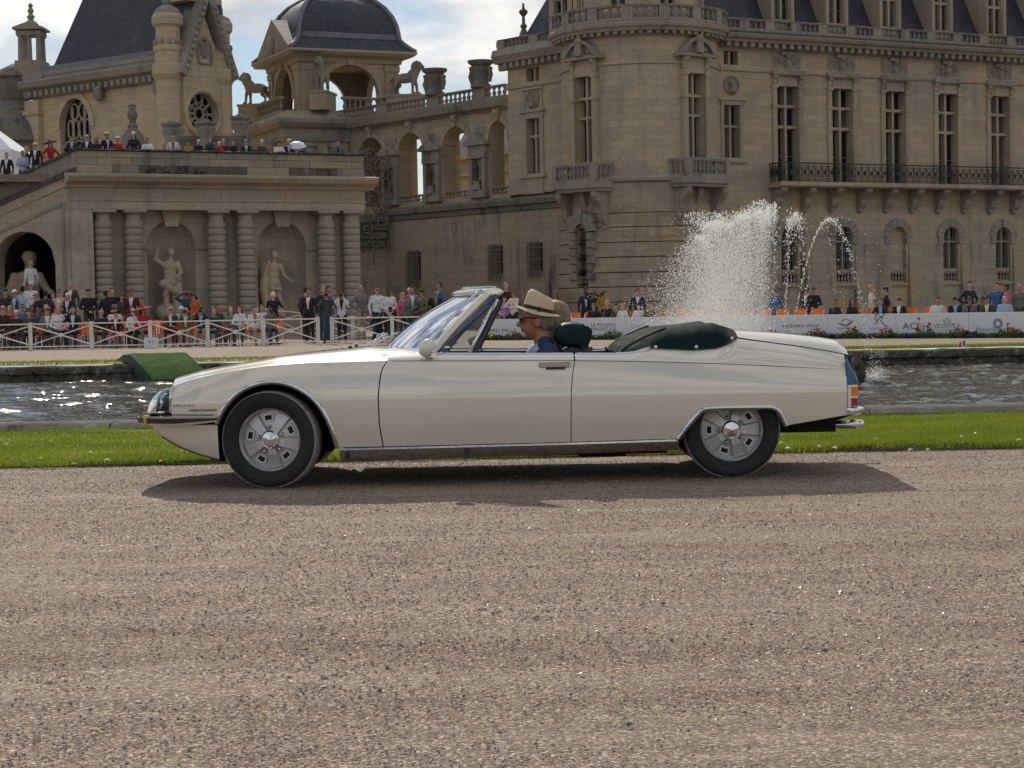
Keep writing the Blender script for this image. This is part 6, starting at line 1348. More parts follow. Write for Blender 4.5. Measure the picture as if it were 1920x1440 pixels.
# chrome belt moulding and thin dark line in the crease
for s in (-1, 1):
    x0, x1 = C(812, 664)[0], C(1077, 664)[0]-0.006
    pts = [(x, s*(flank_y(x, crease(x))-belt_in(x)-0.004), belt(x)+0.002) for x in xsamp(x0, x1, [], 0.08)]
    MB().tube(pts, 0.009, 8).build('belt_moulding', CHROME, car, smooth=True)
    x0, x1 = C(1077, 664)[0]+0.008, C(1222, 652)[0]
    pts = [(x, s*(flank_y(x, crease(x))-belt_in(x)-0.004), belt(x)+0.002) for x in xsamp(x0, x1, [p[0] for p in BELT], 0.05)]
    MB().tube(pts, 0.009, 8).build('belt_moulding', CHROME, car, smooth=True)
    pts = [(x, s*(flank_y(x, crease(x))+0.0008), crease(x)) for x in xsamp(C(735, 677)[0], C(1560, 692)[0], [], 0.05)]
    n = len(pts); MB().tube(pts, [0.0022]*(n-8)+[0.0022*(1-i/8) for i in range(8)], 5).build('crease_line', plain('shadow_gap', (0.05, 0.05, 0.05), 0.8), car)
# bonnet: one crowned skin from wing crease to wing crease
SILH = [CC(a, b, -0.35) for a, b in [(300, 728), (318, 718), (338, 708.5), (382, 695), (455, 680.5), (528, 667), (600, 659), (663, 653), (700, 649), (745, 650)]]
def silh(x): return lerp_tab(SILH, x)
X_H0, X_H1 = C(322, 724)[0], C(800, 668)[0]
rows = []
for x in xsamp(X_H0, X_H1, [], 0.03):
    zc = crease(x); zt = max(silh(x), zc+0.003); yw = flank_y(x, zc); row = []
    dip = max(0.0, min(1.0, (x-C(690, 650)[0])/0.35))
    for k in range(29):
        a = -1+2*k/28; y = a*yw; q = abs(a)
        zz = zc + (zt-zc)*(1-q**3.2) - 0.008*math.exp(-((q-0.80)/0.06)**2)*(1-dip)
        row.append((x - 0.05*(1-q*q)*max(0, 1-(x-X_H0)/0.5), y, zz+0.0008))
    rows.append(row)
m_ = MB(); m_.grid(rows); m_.grid([[(p[0], p[1]*0.995, p[2]-0.02) for p in reversed(r)] for r in rows])
bon = m_.build('bonnet', CREAM, car, smooth=True, angle=40)
# bonnet vent and washer jets
jx = C(640, 652)[0]
for y in (-0.25, 0.25): MB().ball((jx, y, silh(jx)+0.008), 0.012, 8, 6).build('washer_jet', BLACK, car, smooth=True)
vt = MB(); x0, x1 = C(575, 672)[0], C(625, 662)[0]
for k in range(5): x = x0+(x1-x0)*k/4; vt.box(x-0.004, x+0.006, -0.22, 0.22, silh(x)-0.002, silh(x)+0.005)
vt.build('bonnet_vent', BLACK, car)
# nose: front panel between the headlamps, lamp glass, bumper, chin
def nose_lamp(s):
    # glass cover: quarter of a rounded nose from the wing edge forward
    top = [CC(a, b, -0.72) for a, b in [(319, 730), (304, 735), (292, 747), (285, 760), (281, 774)]]
    rows = []
    yo = Wd(XF0)-0.025
    for j, (x, z) in enumerate(top):
        row = []
        for k in range(7):
            t = k/6; y = (yo-0.06*(j/4)) * (1-t) + 0.46*t; row.append((x - 0.06*t*(2-t) + (0.05 if t == 0 else 0)*(j/4), s*y, z))
        rows.append(row)
    m_ = MB(); m_.grid(rows if s > 0 else [list(reversed(r)) for r in rows])
    gl = m_.build('headlamp_glass', LAMPGLASS, car, smooth=True)
    # side glass closing the cover, seen in profile
    bx, bz = top[-1]; ed = [(x + (0.05 if True else 0)*(j/4), s*(yo-0.06*(j/4)), z) for j, (x, z) in enumerate(top)]
    m_ = MB(); n = len(ed); rear = [(XF0-0.004, s*yo, z) for x, y, z in ed]
    m_.grid([ed, rear] if s < 0 else [rear, ed]); m_.build('headlamp_glass', LAMPGLASS, car, smooth=True)
    # lamps inside
    for i, y in enumerate((0.68, 0.56)):
        m_ = MB(); m_.lathe([(0.0, 0.0), (0.045, 0.01), (0.058, 0.045), (0.060, 0.05)], 14, T(XF0-0.03, s*y, top[2][1]-0.03) @ Matrix.Rotation(R(-90), 4, 'Y'))
        m_.build('headlamp', CHROME, car, smooth=True)
    m_ = MB(); m_.box(XF0-0.16, XF0+0.01, s*0.30 if s > 0 else s*(yo-0.02), s*(yo-0.02) if s > 0 else s*0.30, top[-1][1]-0.012, top[-1][1]-0.002); m_.build('lamp_shelf', BLACK, car)
    m_ = MB(); m_.tube([(XF0, s*(yo+0.012), top[0][1]+0.012), (XF0-0.004, s*(yo+0.014), top[2][1]), (XF0-0.008, s*(yo+0.012), top[-1][1]-0.01)], 0.012, 8)
    m_.build('lamp_bezel', CHROME, car, smooth=True)
    m_ = MB(); m_.tube([(x+0.05*(j/4)-0.006, s*(yo-0.06*(j/4)+0.004), z+0.006) for j, (x, z) in enumerate(top)], 0.007, 6); m_.build('lamp_bezel', CHROME, car, smooth=True)
    m_ = MB(); m_.box(XF0-0.01, XF0+0.005, s*0.3 if s > 0 else s*(yo), s*yo if s > 0 else s*0.3, top[-1][1], top[0][1]-0.01); m_.build('lamp_backing', plain('lamp_backing', (0.05, 0.07, 0.10), 0.3), car)
for s in (-1, 1): nose_lamp(s)
xn = CC(283, 770, -0.6)[0]
m_ = MB(); zt_, zb_ = CC(300, 730, -0.4)[1], CC(283, 775, -0.4)[1]
m_.grid([[(x, y, z) for y in (-0.47, -0.2, 0.2, 0.47)] for x, z in ((XF0+0.02, zt_+0.03), (XF0-0.06, zt_+0.012), (XF0-0.13, (zt_+zb_)/2), (XF0-0.18, zb_), (XF0+0.05, zb_))]); m_.build('nose_panel', LAMPGLASS, car, smooth=True)
m_ = MB(); m_.box(XF0-0.10, XF0+0.02, -0.40, 0.40, zb_, zt_-0.03); m_.build('number_plate_backing', plain('plate_yellow', (0.5, 0.5, 0.45), 0.4), car)
# bumper: wrap-round blade with a dark rubber insert
bz1, bz0 = C(300, 779)[1], C(300, 799)[1]
xb_end = C(409, 786)[0]
path = [(xb_end, 0.862), (C(360, 786)[0], 0.845), (C(320, 786)[0], 0.815), (-2.30, 0.765), (-2.42, 0.62), (-2.47, 0.40), (-2.49, 0.0)]
path = [tuple(p) for p in spline(path, 22)]
full = [(x, -y) for x, y in path] + [(x, y) for x, y in reversed(path[:-1])]
def bumper_band(off, z0f, z1f, th):
    m_ = MB(); n = len(full); out, inn = [], []
    rows = [[], [], [], []]
    for i, (x, y) in enumerate(full):
        a = Vector(full[min(i+1, n-1)]) - Vector(full[max(i-1, 0)]); nrm = Vector((-a.y, a.x)).normalized()
        if nrm.x > 0.2 or (abs(nrm.x) <= 0.2 and nrm.y*y < 0): nrm = -nrm
        o_ = Vector((x, y))+nrm*off; i_ = Vector((x, y))+nrm*(off-th); z0, z1 = z0f(i/(n-1)), z1f(i/(n-1))
        c = min(0.008, th*0.4); m1 = (z0+z1)/2
        rows[0].append((i_.x, i_.y, z0)); rows[1].append((o_.x, o_.y, z0+c)); rows[2].append((o_.x, o_.y, z1-c)); rows[3].append((i_.x, i_.y, z1))
    m_.grid(rows + [rows[0]]); 
    m_.add([r[0] for r in rows], [(0, 1, 2, 3)]); m_.add([r[-1] for r in rows], [(3, 2, 1, 0)]); return m_
endlift = lambda t: 0.0
e0 = lambda t: bz0 + 0.022*max(0, abs(2*t-1)-0.72)/0.28
bumper_band(0.018, e0, lambda t: bz1+0.004, 0.05).build('front_bumper', CHROME, car, smooth=True, angle=30, fix=True)
bumper_band(0.024, lambda t: e0(t)+0.013, lambda t: bz1-0.011, 0.02).build('bumper_insert', BLACK, car, smooth=True, angle=30, fix=True)
xi = C(262, 787)[0]
for s in (-1, 1):
    m_ = MB(); m_.cbox(-0.02, 0.02, -0.012, 0.02, -0.020, 0.020, 0.004, T(-2.385, s*0.700, (bz0+bz1)/2) @ RZ(R(-52)*(-s) if s < 0 else R(52+180)*1)); m_.build('front_indicator', AMBER, car)
m_ = MB(); sh = [(x+0.01, y*0.985, bz0+0.02) for x, y in full]; m_.grid([sh, [(-1.9, y*0.9, bz0+0.02) for x, y, z in sh]]); m_.grid([[(p[0], p[1], bz1+0.002) for p in sh], [(-1.95, p[1]*0.9, bz1+0.002) for p in sh]]); m_.build('bumper_shadow_filler', UNDER, car)  # filler sheets added behind the bumper to close a hole in the nose's shadow
# chin below the bumper: a wedge running back to the wheel arch
CH_T = tab([(282, 802), (410, 797)]); CH_B = tab([(280, 803), (300, 820), (330, 838), (365, 852), (400, 861.5), (416, 866)])
x0, x1 = C(284, 803)[0], C(407, 830)[0]
rows = []
for x in xsamp(x0, x1, [p[0] for p in CH_B], 0.02):
    zt_, zb_ = bz0+0.006, min(lerp_tab(CH_B, x), bz0-0.002); row = []
    w = Wd(x)-0.02
    for k in range(9):
        t = k/8; row.append((x, w-0.05*(1-t)**2-0.01, zb_+(zt_-zb_)*t))
    rows.append(row)
for s, m_ in shell('chin', rows, CREAM): m_.build('chin_panel', CREAM, car, smooth=True, angle=35, fix=True)
m_ = MB(); m_.grid([[(x, y*(Wd(x)-0.07), min(lerp_tab(CH_B, x), bz0-0.002)+0.004) for y in (-1, -0.5, 0, 0.5, 1)] for x in xsamp(x0, x1+0.1, [], 0.04)]); m_.build('undertray', UNDER, car, smooth=True)
for s in (-1, 1):
    MB().tube([(p[0], s*(Wd(p[0])-0.085), p[1]-0.002) for p in CH_B[1:]], 0.006, 6).build('chin_lip', UNDER, car)
m_ = MB(); m_.grid([[(x, y, z) for y in (-0.66, -0.3, 0.3, 0.66)] for x, z in ((x0-0.02, bz0+0.02), (x0+0.0, bz0-0.0), (x0+0.09, bz0-0.07))]); m_.build('front_valance', CREAM, car, smooth=True)
# wheel-arch chrome and dark liners
def arch_trim(pts, name, w=0.010):
    for s in (-1, 1):
        sp = spline([(x, z) for x, z in pts], 46) if len(pts) > 4 else pts
        pp = [(p[0], s*(flank_y(p[0], p[1])+0.006), p[1]-0.004) for p in sp]; m_ = MB()
        rows = []
        for i, p in enumerate(pp):
            a = Vector(pp[min(i+1, len(pp)-1)])-Vector(pp[max(i-1, 0)]); nn = Vector((-a.z, 0, a.x)).normalized()   # outwards from the wheel
            if nn.z < -0.3: nn = -nn
            q = Vector(p); rows.append([tuple(q+nn*0.012+Vector((0, -s*0.004, 0))), tuple(q+nn*0.004+Vector((0, s*0.008, 0))), tuple(q-nn*0.010+Vector((0, s*0.007, 0))), tuple(q-nn*0.020+Vector((0, -s*0.012, 0))), tuple(q-nn*0.018+Vector((0, -s*0.05, 0)))])
        if s > 0: rows = [list(reversed(r)) for r in rows]
        m_.grid(rows); m_.build(name, CHROME, car, smooth=True)
arch_trim(arch_f, 'front_arch_trim'); arch_trim(arch_r, 'rear_arch_trim')
def liner(cx, cz, r0, ya, yb, a0=-20, a1=200):
    for s in (-1, 1):
        m_ = MB(); rows = []
        for k in range(25):
            a = R(a0 + (a1-a0)*k/24); rows.append([(cx+r0*math.cos(a), s*y, cz+r0*math.sin(a)) for y in (ya, yb)])
        m_.grid(rows); m_.add([r[0] for r in rows], [tuple(range(len(rows)))]); m_.build('wheel_arch_liner', UNDER, car, smooth=True)
liner(fx+0.01, fz+0.02, 0.355, 0.52, 0.80); liner(rx, rz_, 0.35, 0.50, 0.76, 8, 172)
# sill: bright steel panel, dark underbody
for s in (-1, 1):
    top = tab([(636, 842), (717, 840), (1071, 831), (1274, 824.5)]); bot = tab([(640, 869), (760, 864), (1071, 853), (1200, 848), (1280, 846)])
    xs_ = xsamp(top[0][0], top[-1][0], [], 0.08); m_ = MB()
    rows = [[(x, s*(Wd(x)-0.045), lerp_tab(top, x)), (x, s*(Wd(x)-0.040), lerp_tab(top, x)-0.012), (x, s*(Wd(x)-0.052), lerp_tab(top, x)-0.016), (x, s*(Wd(x)-0.06), (lerp_tab(top, x)+lerp_tab(bot, x))/2), (x, s*(Wd(x)-0.085), lerp_tab(bot, x)), (x, s*(Wd(x)-0.16), lerp_tab(bot, x)+0.01)] for x in xs_]
    m_.grid(rows if s > 0 else [list(reversed(r)) for r in rows]); m_.build('sill_panel', STEEL, car, smooth=True, angle=30)
    for px_ in (650, 875):
        x, z = C(px_, 856 if px_ < 700 else 849); m_ = MB(); m_.box(x-0.015, x+0.015, min(s*(Wd(x)-0.09), s*(Wd(x)-0.05)), max(s*(Wd(x)-0.09), s*(Wd(x)-0.05)), z-0.02, z+0.022); m_.build('jacking_point', BLACK, car)
m_ = MB(); m_.box(C(640, 850)[0], C(1255, 840)[0], -0.74, 0.74, 0.17, 0.27); m_.box(fx-0.35, fx+0.35, -0.45, 0.45, 0.20, 0.55); m_.box(C(1270, 820)[0], XR1-0.02, -0.5, 0.5, 0.27, 0.45)
m_.box(C(1090, 850)[0], C(1180, 850)[0], -0.5, -0.2, 0.135, 0.2); m_.build('underbody', UNDER, car)
m_ = MB(); xa, xb2 = C(1478, 805)[0], C(1596, 790)[0]
m_.grid([[(xa+(xb2-xa)*t, y, z) for y, z in ((-0.70, 0.38+0.02*t), (-0.69, 0.325+0.045*t+0.01*math.sin(t*14)), (0.69, 0.325+0.045*t), (0.70, 0.38+0.02*t))] for t in [i/12 for i in range(13)]]); m_.build('rear_valance', UNDER, car)
for y in (-0.45, 0.45):
    xe, ze = CC(1570, 796, y)[0], CC(1570, 796, y)[1]
    m_ = MB(); m_.lathe([(0.022, -0.5), (0.024, 0.0), (0.030, 0.02), (0.032, 0.17), (0.028, 0.172), (0.026, 0.02)], 14, T(xe, y, ze) @ Matrix.Rotation(R(90), 4, 'Y')); m_.build('exhaust_pipe', CHROME, car, smooth=True)
for s in (-1, 1):
    gp = tab([(1384, 634), (1420, 639.5), (1500, 650), (1560, 660), (1591, 666.5)], 0.06)
    MB().tube([(x, s*(flank_y(x, crease(x))-belt_in(x)+0.002), lerp_tab(gp, x)) for x in xsamp(gp[0][0], gp[-1][0], [], 0.05)], 0.0065, 6).build('boot_lid_gap', BLACK, car)
# tail: deck lid, tail panel, lamps, bumper
DECK = [CC(a, b, -0.55) for a, b in [(1375, 618), (1400, 620), (1470, 625), (1530, 631.5), (1570, 637.5), (1585, 650), (1593, 664)]]
GAPL = tab([(1383, 636), (1420, 641), (1500, 651.5), (1560, 661.5), (1592, 668)], 0.06)
xd0, xd1 = C(1382, 630)[0], C(1596, 665)[0]
rows = []
for x in xsamp(xd0, xd1, [p[0] for p in DECK], 0.03):
    zt_ = lerp_tab(DECK, x); zg = lerp_tab(GAPL, x)+0.006; zt_ = max(zt_, zg+0.004); yw = flank_y(x, crease(x))-belt_in(x)-0.002; row = []
    for k in range(25):
        a = -1+2*k/24; q = abs(a); zz = zg+(zt_-zg)*min(1.0, (1-q)/0.30)**0.55 if q > 0.70 else zt_+0.006*(1-(q/0.7)**2)
        row.append((x, a*yw, zz))
    rows.append(row)
m_ = MB(); m_.grid(rows); m_.grid([[(p[0], p[1]*0.99, p[2]-0.018) for p in reversed(r)] for r in rows]); m_.grid([rows[-1], [(p[0]-0.01, p[1]*0.99, p[2]-0.018) for p in rows[-1]]]); m_.build('boot_lid', CREAM, car, smooth=True, angle=40)
xt = XR1; ztop_, zbt = C(1590, 668)[1], C(1592, 778)[1]
zl1, zl0 = C(1600, 723)[1], C(1600, 763)[1]
xq = CC(1612, 720, -0.72)[0]; xq0 = CC(1597, 669, -0.72)[0]
for s in (-1, 1):
    yo = Wd(XR1)-0.02
    m_ = MB(); m_.add([(xt+0.003, s*(yo-0.045), ztop_-0.004), (xq0, s*(yo-0.15), ztop_-0.006), (xq, s*(yo-0.10), zl1+0.004), (xt+0.003, s*yo, zl1+0.004)], [(0, 3, 2, 1) if s > 0 else (0, 1, 2, 3)]); m_.build('tail_quarter_glass', plain('sky_reflection_blue', (0.02, 0.075, 0.17), 0.06, var=0.1, spec=0.35), car)  # the reflected blue sky is painted into the glass's base colour
    m_ = MB(); m_.cbox(0.0, 0.075, 0.0, 0.05, zl0, zl1, 0.006, T(xt+0.003, s*yo-0.0, 0) @ RZ(R(52)*(-s) if s > 0 else R(52)))
    lampx = T(xt+0.004, s*yo, 0) @ RZ(R(30)*(1 if s < 0 else -1))
    def lp(nm, a, b, z0, z1, mt, d=0.0):
        q = MB(); q.cbox(a, b, (-0.012-d) if s < 0 else -0.03, 0.03 if s < 0 else 0.012+d, z0, z1, 0.004, lampx); q.build(nm, mt, car)
    zm_ = zl0+(zl1-zl0)*0.44
    lp('tail_lamp_frame', 0.0, 0.085, zl0-0.004, zl1+0.002, plain('lamp_frame_white', (0.7, 0.7, 0.68), 0.4))
    lp('tail_indicator', 0.022, 0.080, zm_+0.008, zl1-0.006, AMBER, 0.004); lp('tail_lamp', 0.022, 0.080, zl0+0.002, zm_-0.004, REDLENS, 0.004)
    m_ = MB(); m_.box(xt-0.002, xt+0.002, min(s*(yo-0.02), s*(yo+0.004)), max(s*(yo-0.02), s*(yo+0.004)), zbt, ztop_); m_.build('panel_gap', BLACK, car)
m_ = MB(); m_.grid([[(x, y, z) for y in (-0.70, -0.35, 0, 0.35, 0.70)] for x, z in ((xq0-0.01, ztop_), (xq-0.004, zl1), (xq-0.01, zl0), (xt+0.02, zbt))]); m_.build('tail_panel', CREAM, car, smooth=True)
bx0, bx1 = C(1590, 771)[0], C(1619, 771)[0]; bza, bzb = C(1600, 780)[1], C(1600, 762)[1]
pth = [(bx0, -Wd(XR1)+0.0), (bx0+0.05, -Wd(XR1)+0.005), (bx1+0.03, -0.66), (bx1+0.06, -0.3), (bx1+0.07, 0.0)]; pth = [tuple(p) for p in spline(pth, 14)]; pth = pth + [(x, -y) for x, y in reversed(pth[:-1])]
m_ = MB(); rows = []
for x, y in pth: rows.append([(x-0.02, y*0.97, bza), (x, y, bza+0.01), (x+0.004, y*1.003, (bza+bzb)/2), (x, y, bzb-0.012), (x-0.02, y*0.97, bzb)])
m_.grid(rows); m_.grid([[(p[0]-0.015, p[1]*0.98, p[2]) for p in reversed(r)] for r in rows]); m_.build('rear_bumper', CHROME, car, smooth=True, angle=40)
# windscreen, pillars, header
PB = CC(812, 655, -0.735); PT = CC(917, 549, -0.60)
B0 = CC(724, 648, 0.0); T0 = CC(857, 552, 0.0)
rows = []; NS, NT_ = 24, 10
def wpt(s_, t, off=0.0):
    q = abs(s_)**2.2
    b = Vector((B0[0]+(PB[0]-B0[0])*q, 0.735*s_, B0[1]+(PB[1]-B0[1])*q)); tp = Vector((T0[0]+(PT[0]-T0[0])*q, 0.60*s_, T0[1]+(PT[1]-T0[1])*q))
    p = b.lerp(tp, t); p.x -= 0.03*math.sin(math.pi*t); p.z += 0.012*math.sin(math.pi*t); return p
m_ = MB(); m_.grid([[tuple(wpt(-1+2*i/NS, j/NT_)) for i in range(NS+1)] for j in range(NT_+1)]); m_.build('windscreen', WSCREEN, car, smooth=True)
for s in (-1, 1):
    base = Vector((PB[0]-0.03, s*0.755, PB[1]-0.05)); tip = Vector((PT[0]+0.005, s*0.60, PT[1]+0.012)); d = (tip-base); m_ = MB()
    rows = []
    for t in [i/8 for i in range(9)]:
        c = base+d*t; c.x -= 0.02*math.sin(math.pi*t); w1 = 0.025-0.003*t
        rows.append([tuple(c+Vector((-w1, -s*0.012, 0.012))), tuple(c+Vector((-w1*0.4, s*0.014, 0.010))), tuple(c+Vector((w1*0.7, s*0.016, -0.012))), tuple(c+Vector((w1, -s*0.004, -0.02))), tuple(c+Vector((0, -s*0.03, -0.01)))])
    m_.grid(rows, closed=True); m_.build('windscreen_pillar', CREAM, car, smooth=True, angle=50)
    MB().tube([tuple(base+d*t+Vector((-0.055-0.02*math.sin(math.pi*t), 0, 0.016))) for t in [i/8 for i in range(9)]], 0.010, 6).build('pillar_moulding', CHROME, car, smooth=True)
    MB().tube([tuple(base+d*t+Vector((0.046-0.02*math.sin(math.pi*t), s*0.002, -0.026))) for t in [i/8 for i in range(9)]], 0.012, 6).build('pillar_seal', BLUETRIM, car, smooth=True)
    # quarter light: triangle of glass with a bright rear bar
    q0 = CC(822, 660, -0.78); q1 = CC(930, 561, -0.62); q2 = CC(882, 661, -0.80)
    a, b, c = (q0[0], s*0.78, q0[1]), (q1[0], s*0.62, q1[1]), (q2[0], s*0.80, q2[1])
    m_ = MB(); m_.add([a, b, c], [(0, 1, 2)]); m_.build('quarter_light', SIDEGLASS, car)
    m_ = MB(); m_.tube([c, b], 0.014, 8); m_.build('quarter_light_bar', CHROME, car, smooth=True)
    m_ = MB(); m_.tube([(c[0]+0.035, c[1], c[2]), (b[0]+0.03, b[1], b[2]-0.012)], 0.013, 6); m_.build('quarter_light_seal', plain('brown_seal', (0.035, 0.028, 0.024), 0.5), car)
    m_ = MB(); m_.tube([a, (a[0]+(b[0]-a[0])*0.5-0.01, (a[1]+b[1])/2, (a[2]+b[2])/2), b], 0.008, 6); m_.build('quarter_light_frame', BLUETRIM, car, smooth=True)
    k0 = CC(838, 652, -0.80); m_ = MB(); m_.ball((k0[0]-0.0, s*0.775, k0[1]), (0.022, 0.012, 0.012), 10, 6); m_.build('quarter_light_catch', CHROME, car, smooth=True)
# header rail: rounded bar with a peak
rows = []
for i in range(NS+1):
    s_ = -1+2*i/NS; p = wpt(s_, 1.0); x, y, z = p
    rows.append([(x-0.035, y*1.01, z-0.012), (x-0.015, y*1.01, z+0.022), (x+0.04, y*1.02, z+0.034), (x+0.075, y*1.03, z+0.026), (x+0.092, y*1.03, z+0.010), (x+0.07, y*1.03, z-0.012), (x+0.02, y*1.01, z-0.018)])
m_ = MB(); m_.grid(rows, closed=True); n = len(rows); m_.add(rows[0], [tuple(range(7))]); m_.add(rows[-1], [tuple(range(6, -1, -1))]); m_.build('header_rail', CREAM, car, smooth=True, angle=40, fix=True)
m_ = MB(); m_.tube([tuple(wpt(-1+2*i/NS, 1.0)+Vector((-0.028, 0, 0.006))) for i in range(NS+1)], 0.012, 6); m_.build('header_moulding', CHROME, car, smooth=True)
for k, dx in enumerate((0.03, 0.055)):
    m_ = MB(); m_.tube([tuple(wpt(-0.98+1.96*i/NS, 1.0)+Vector((dx, 0, 0.040-0.002*k))) for i in range(NS+1)], 0.006, 6); m_.build('roof_latch_rail', CHROME, car, smooth=True)
for s in (-1, 1):
    p = wpt(s*0.98, 1.0); m_ = MB(); m_.prism([(0, -0.02), (0.06, -0.024), (0.105, -0.002), (0.06, 0.014), (0.0, 0.016)], -0.02, 0.02, T(p.x+0.0, p.y*1.02, p.z+0.014)); m_.build('roof_latch', CHROME, car)
# wipers
for (xa_, za_, xb_, zb2, y0, y1) in [(*CC(692, 648, -0.2), *CC(722, 628, -0.2), -0.30, -0.05), (*CC(700, 648, 0.0), *CC(738, 627, 0.0), 0.10, 0.35)]:
    m_ = MB(); m_.tube([(xa_, y0, za_+0.01), ((xa_+xb_)/2, (y0+y1)/2, (za_+zb2)/2+0.012), (xb_, y1, zb2)], 0.006, 6); m_.tube([(xa_+0.05, y0+0.05, za_+0.03), (xb_, y1, zb2+0.01), (xb_+0.02, y1+0.1, zb2-0.01)], 0.004, 5)
    m_.ball((xa_, y0, za_+0.008), 0.016, 8, 6); m_.ball((xb_-0.03, y1, zb2+0.0), 0.014, 8, 6); m_.build('wiper', CHROME, car, smooth=True)
# door mirror
mx, mz = C(801, 655)
m_ = MB(); prof = [(0.0, -0.062), (0.028, -0.058), (0.048, -0.035), (0.055, -0.005), (0.050, 0.03), (0.034, 0.052), (0.0, 0.056)]
m_.lathe(prof, 14, T(mx, -0.90, mz+0.008) @ Matrix.Rotation(R(38), 4, 'Y') @ Matrix.Diagonal((0.95, 0.8, 1.0, 1)))
mir = m_.build('door_mirror', CREAM, car, smooth=True)
m_ = MB(); m_.lathe([(0.0, -0.004), (0.028, -0.004), (0.022, 0.01), (0.010, 0.03), (0.0, 0.032)], 14, T(mx+0.01, -0.885, mz-0.055)); m_.build('mirror_foot', CHROME, mir, smooth=True)
m_ = MB(); m_.lathe([(0.0, 0.0), (0.046, 0.0), (0.046, 0.006), (0.0, 0.006)], 14, T(mx+0.026, -0.90, mz-0.025) @ Matrix.Rotation(R(128), 4, 'Y')); m_.build('mirror_glass', CHROME, mir)
# door handle
hx0, hz1 = C(1010, 680); hx1, hz0 = C(1070, 688)
def hy(x, z): return -(flank_y(x, z))
m_ = MB(); m_.cbox(hx0, hx1, hy(hx0, hz0)-0.014, hy(hx0, hz0)+0.01, hz0, hz1, 0.004); hd = m_.build('door_handle', CHROME, car)
m_ = MB(); m_.cbox(C(1025, 0)[0] if False else hx0+0.045, hx1-0.035, hy(hx0, hz0)-0.004, hy(hx0, hz0)+0.01, C(1040, 693)[1], hz0+0.001, 0.003); m_.build('handle_recess', BLACK, hd)
m_ = MB(); m_.tube([(hx0+0.043, hy(hx0, hz0)-0.004, C(1040, 693.5)[1]), (hx1-0.033, hy(hx0, hz0)-0.004, C(1040, 693.5)[1])], 0.003, 6); m_.build('handle_lip', CHROME, hd)
# badges: relief lettering on the front wing
def text_mesh(s, size, ext=0.0, align='CENTER', shear=0.0, space=1.0):
    cu = bpy.data.curves.new('txt', 'FONT'); cu.body = s; cu.size = size; cu.extrude = ext; cu.align_x = align; cu.align_y = 'CENTER'; cu.shear = shear; cu.space_character = space; cu.resolution_u = 2
    o = bpy.data.objects.new('txt', cu); link(o); dg = bpy.context.evaluated_depsgraph_get(); me = bpy.data.meshes.new_from_object(o.evaluated_get(dg)); bpy.data.objects.remove(o); return me
def flat_text(name, s, size, mat_, parent, M, ext=0.002, shear=0.0, width=None, space=1.0):
    me = text_mesh(s, size, ext, shear=shear, space=space); me.materials.clear(); me.materials.append(mat_)
    if width:
        co = np.empty(len(me.vertices)*3); me.vertices.foreach_get('co', co); co = co.reshape(-1, 3); w = co[:, 0].max()-co[:, 0].min(); co[:, 0] *= width/w; me.vertices.foreach_set('co', co.ravel())
    return obj(name, me, parent, M @ Matrix.Rotation(R(90), 4, 'X'))
xb3, zb3 = C(346, 760.5); M_ = T(xb3, -(flank_y(xb3, zb3)+0.003), zb3) @ RZ(R(-11.5))
flat_text('badge', 'MYLORD', 0.022, CHROME, car, M_, 0.003, width=0.155)
xb3, zb3 = C(380, 769.5); M_ = T(xb3, -(flank_y(xb3, zb3)+0.003), zb3) @ RZ(R(-8.5))
flat_text('badge', 'HENRI CHAPRON', 0.020, plain('dark_badge', (0.06, 0.06, 0.055), 0.4, metal=0.6), car, M_, 0.002, shear=0.2, width=0.185)
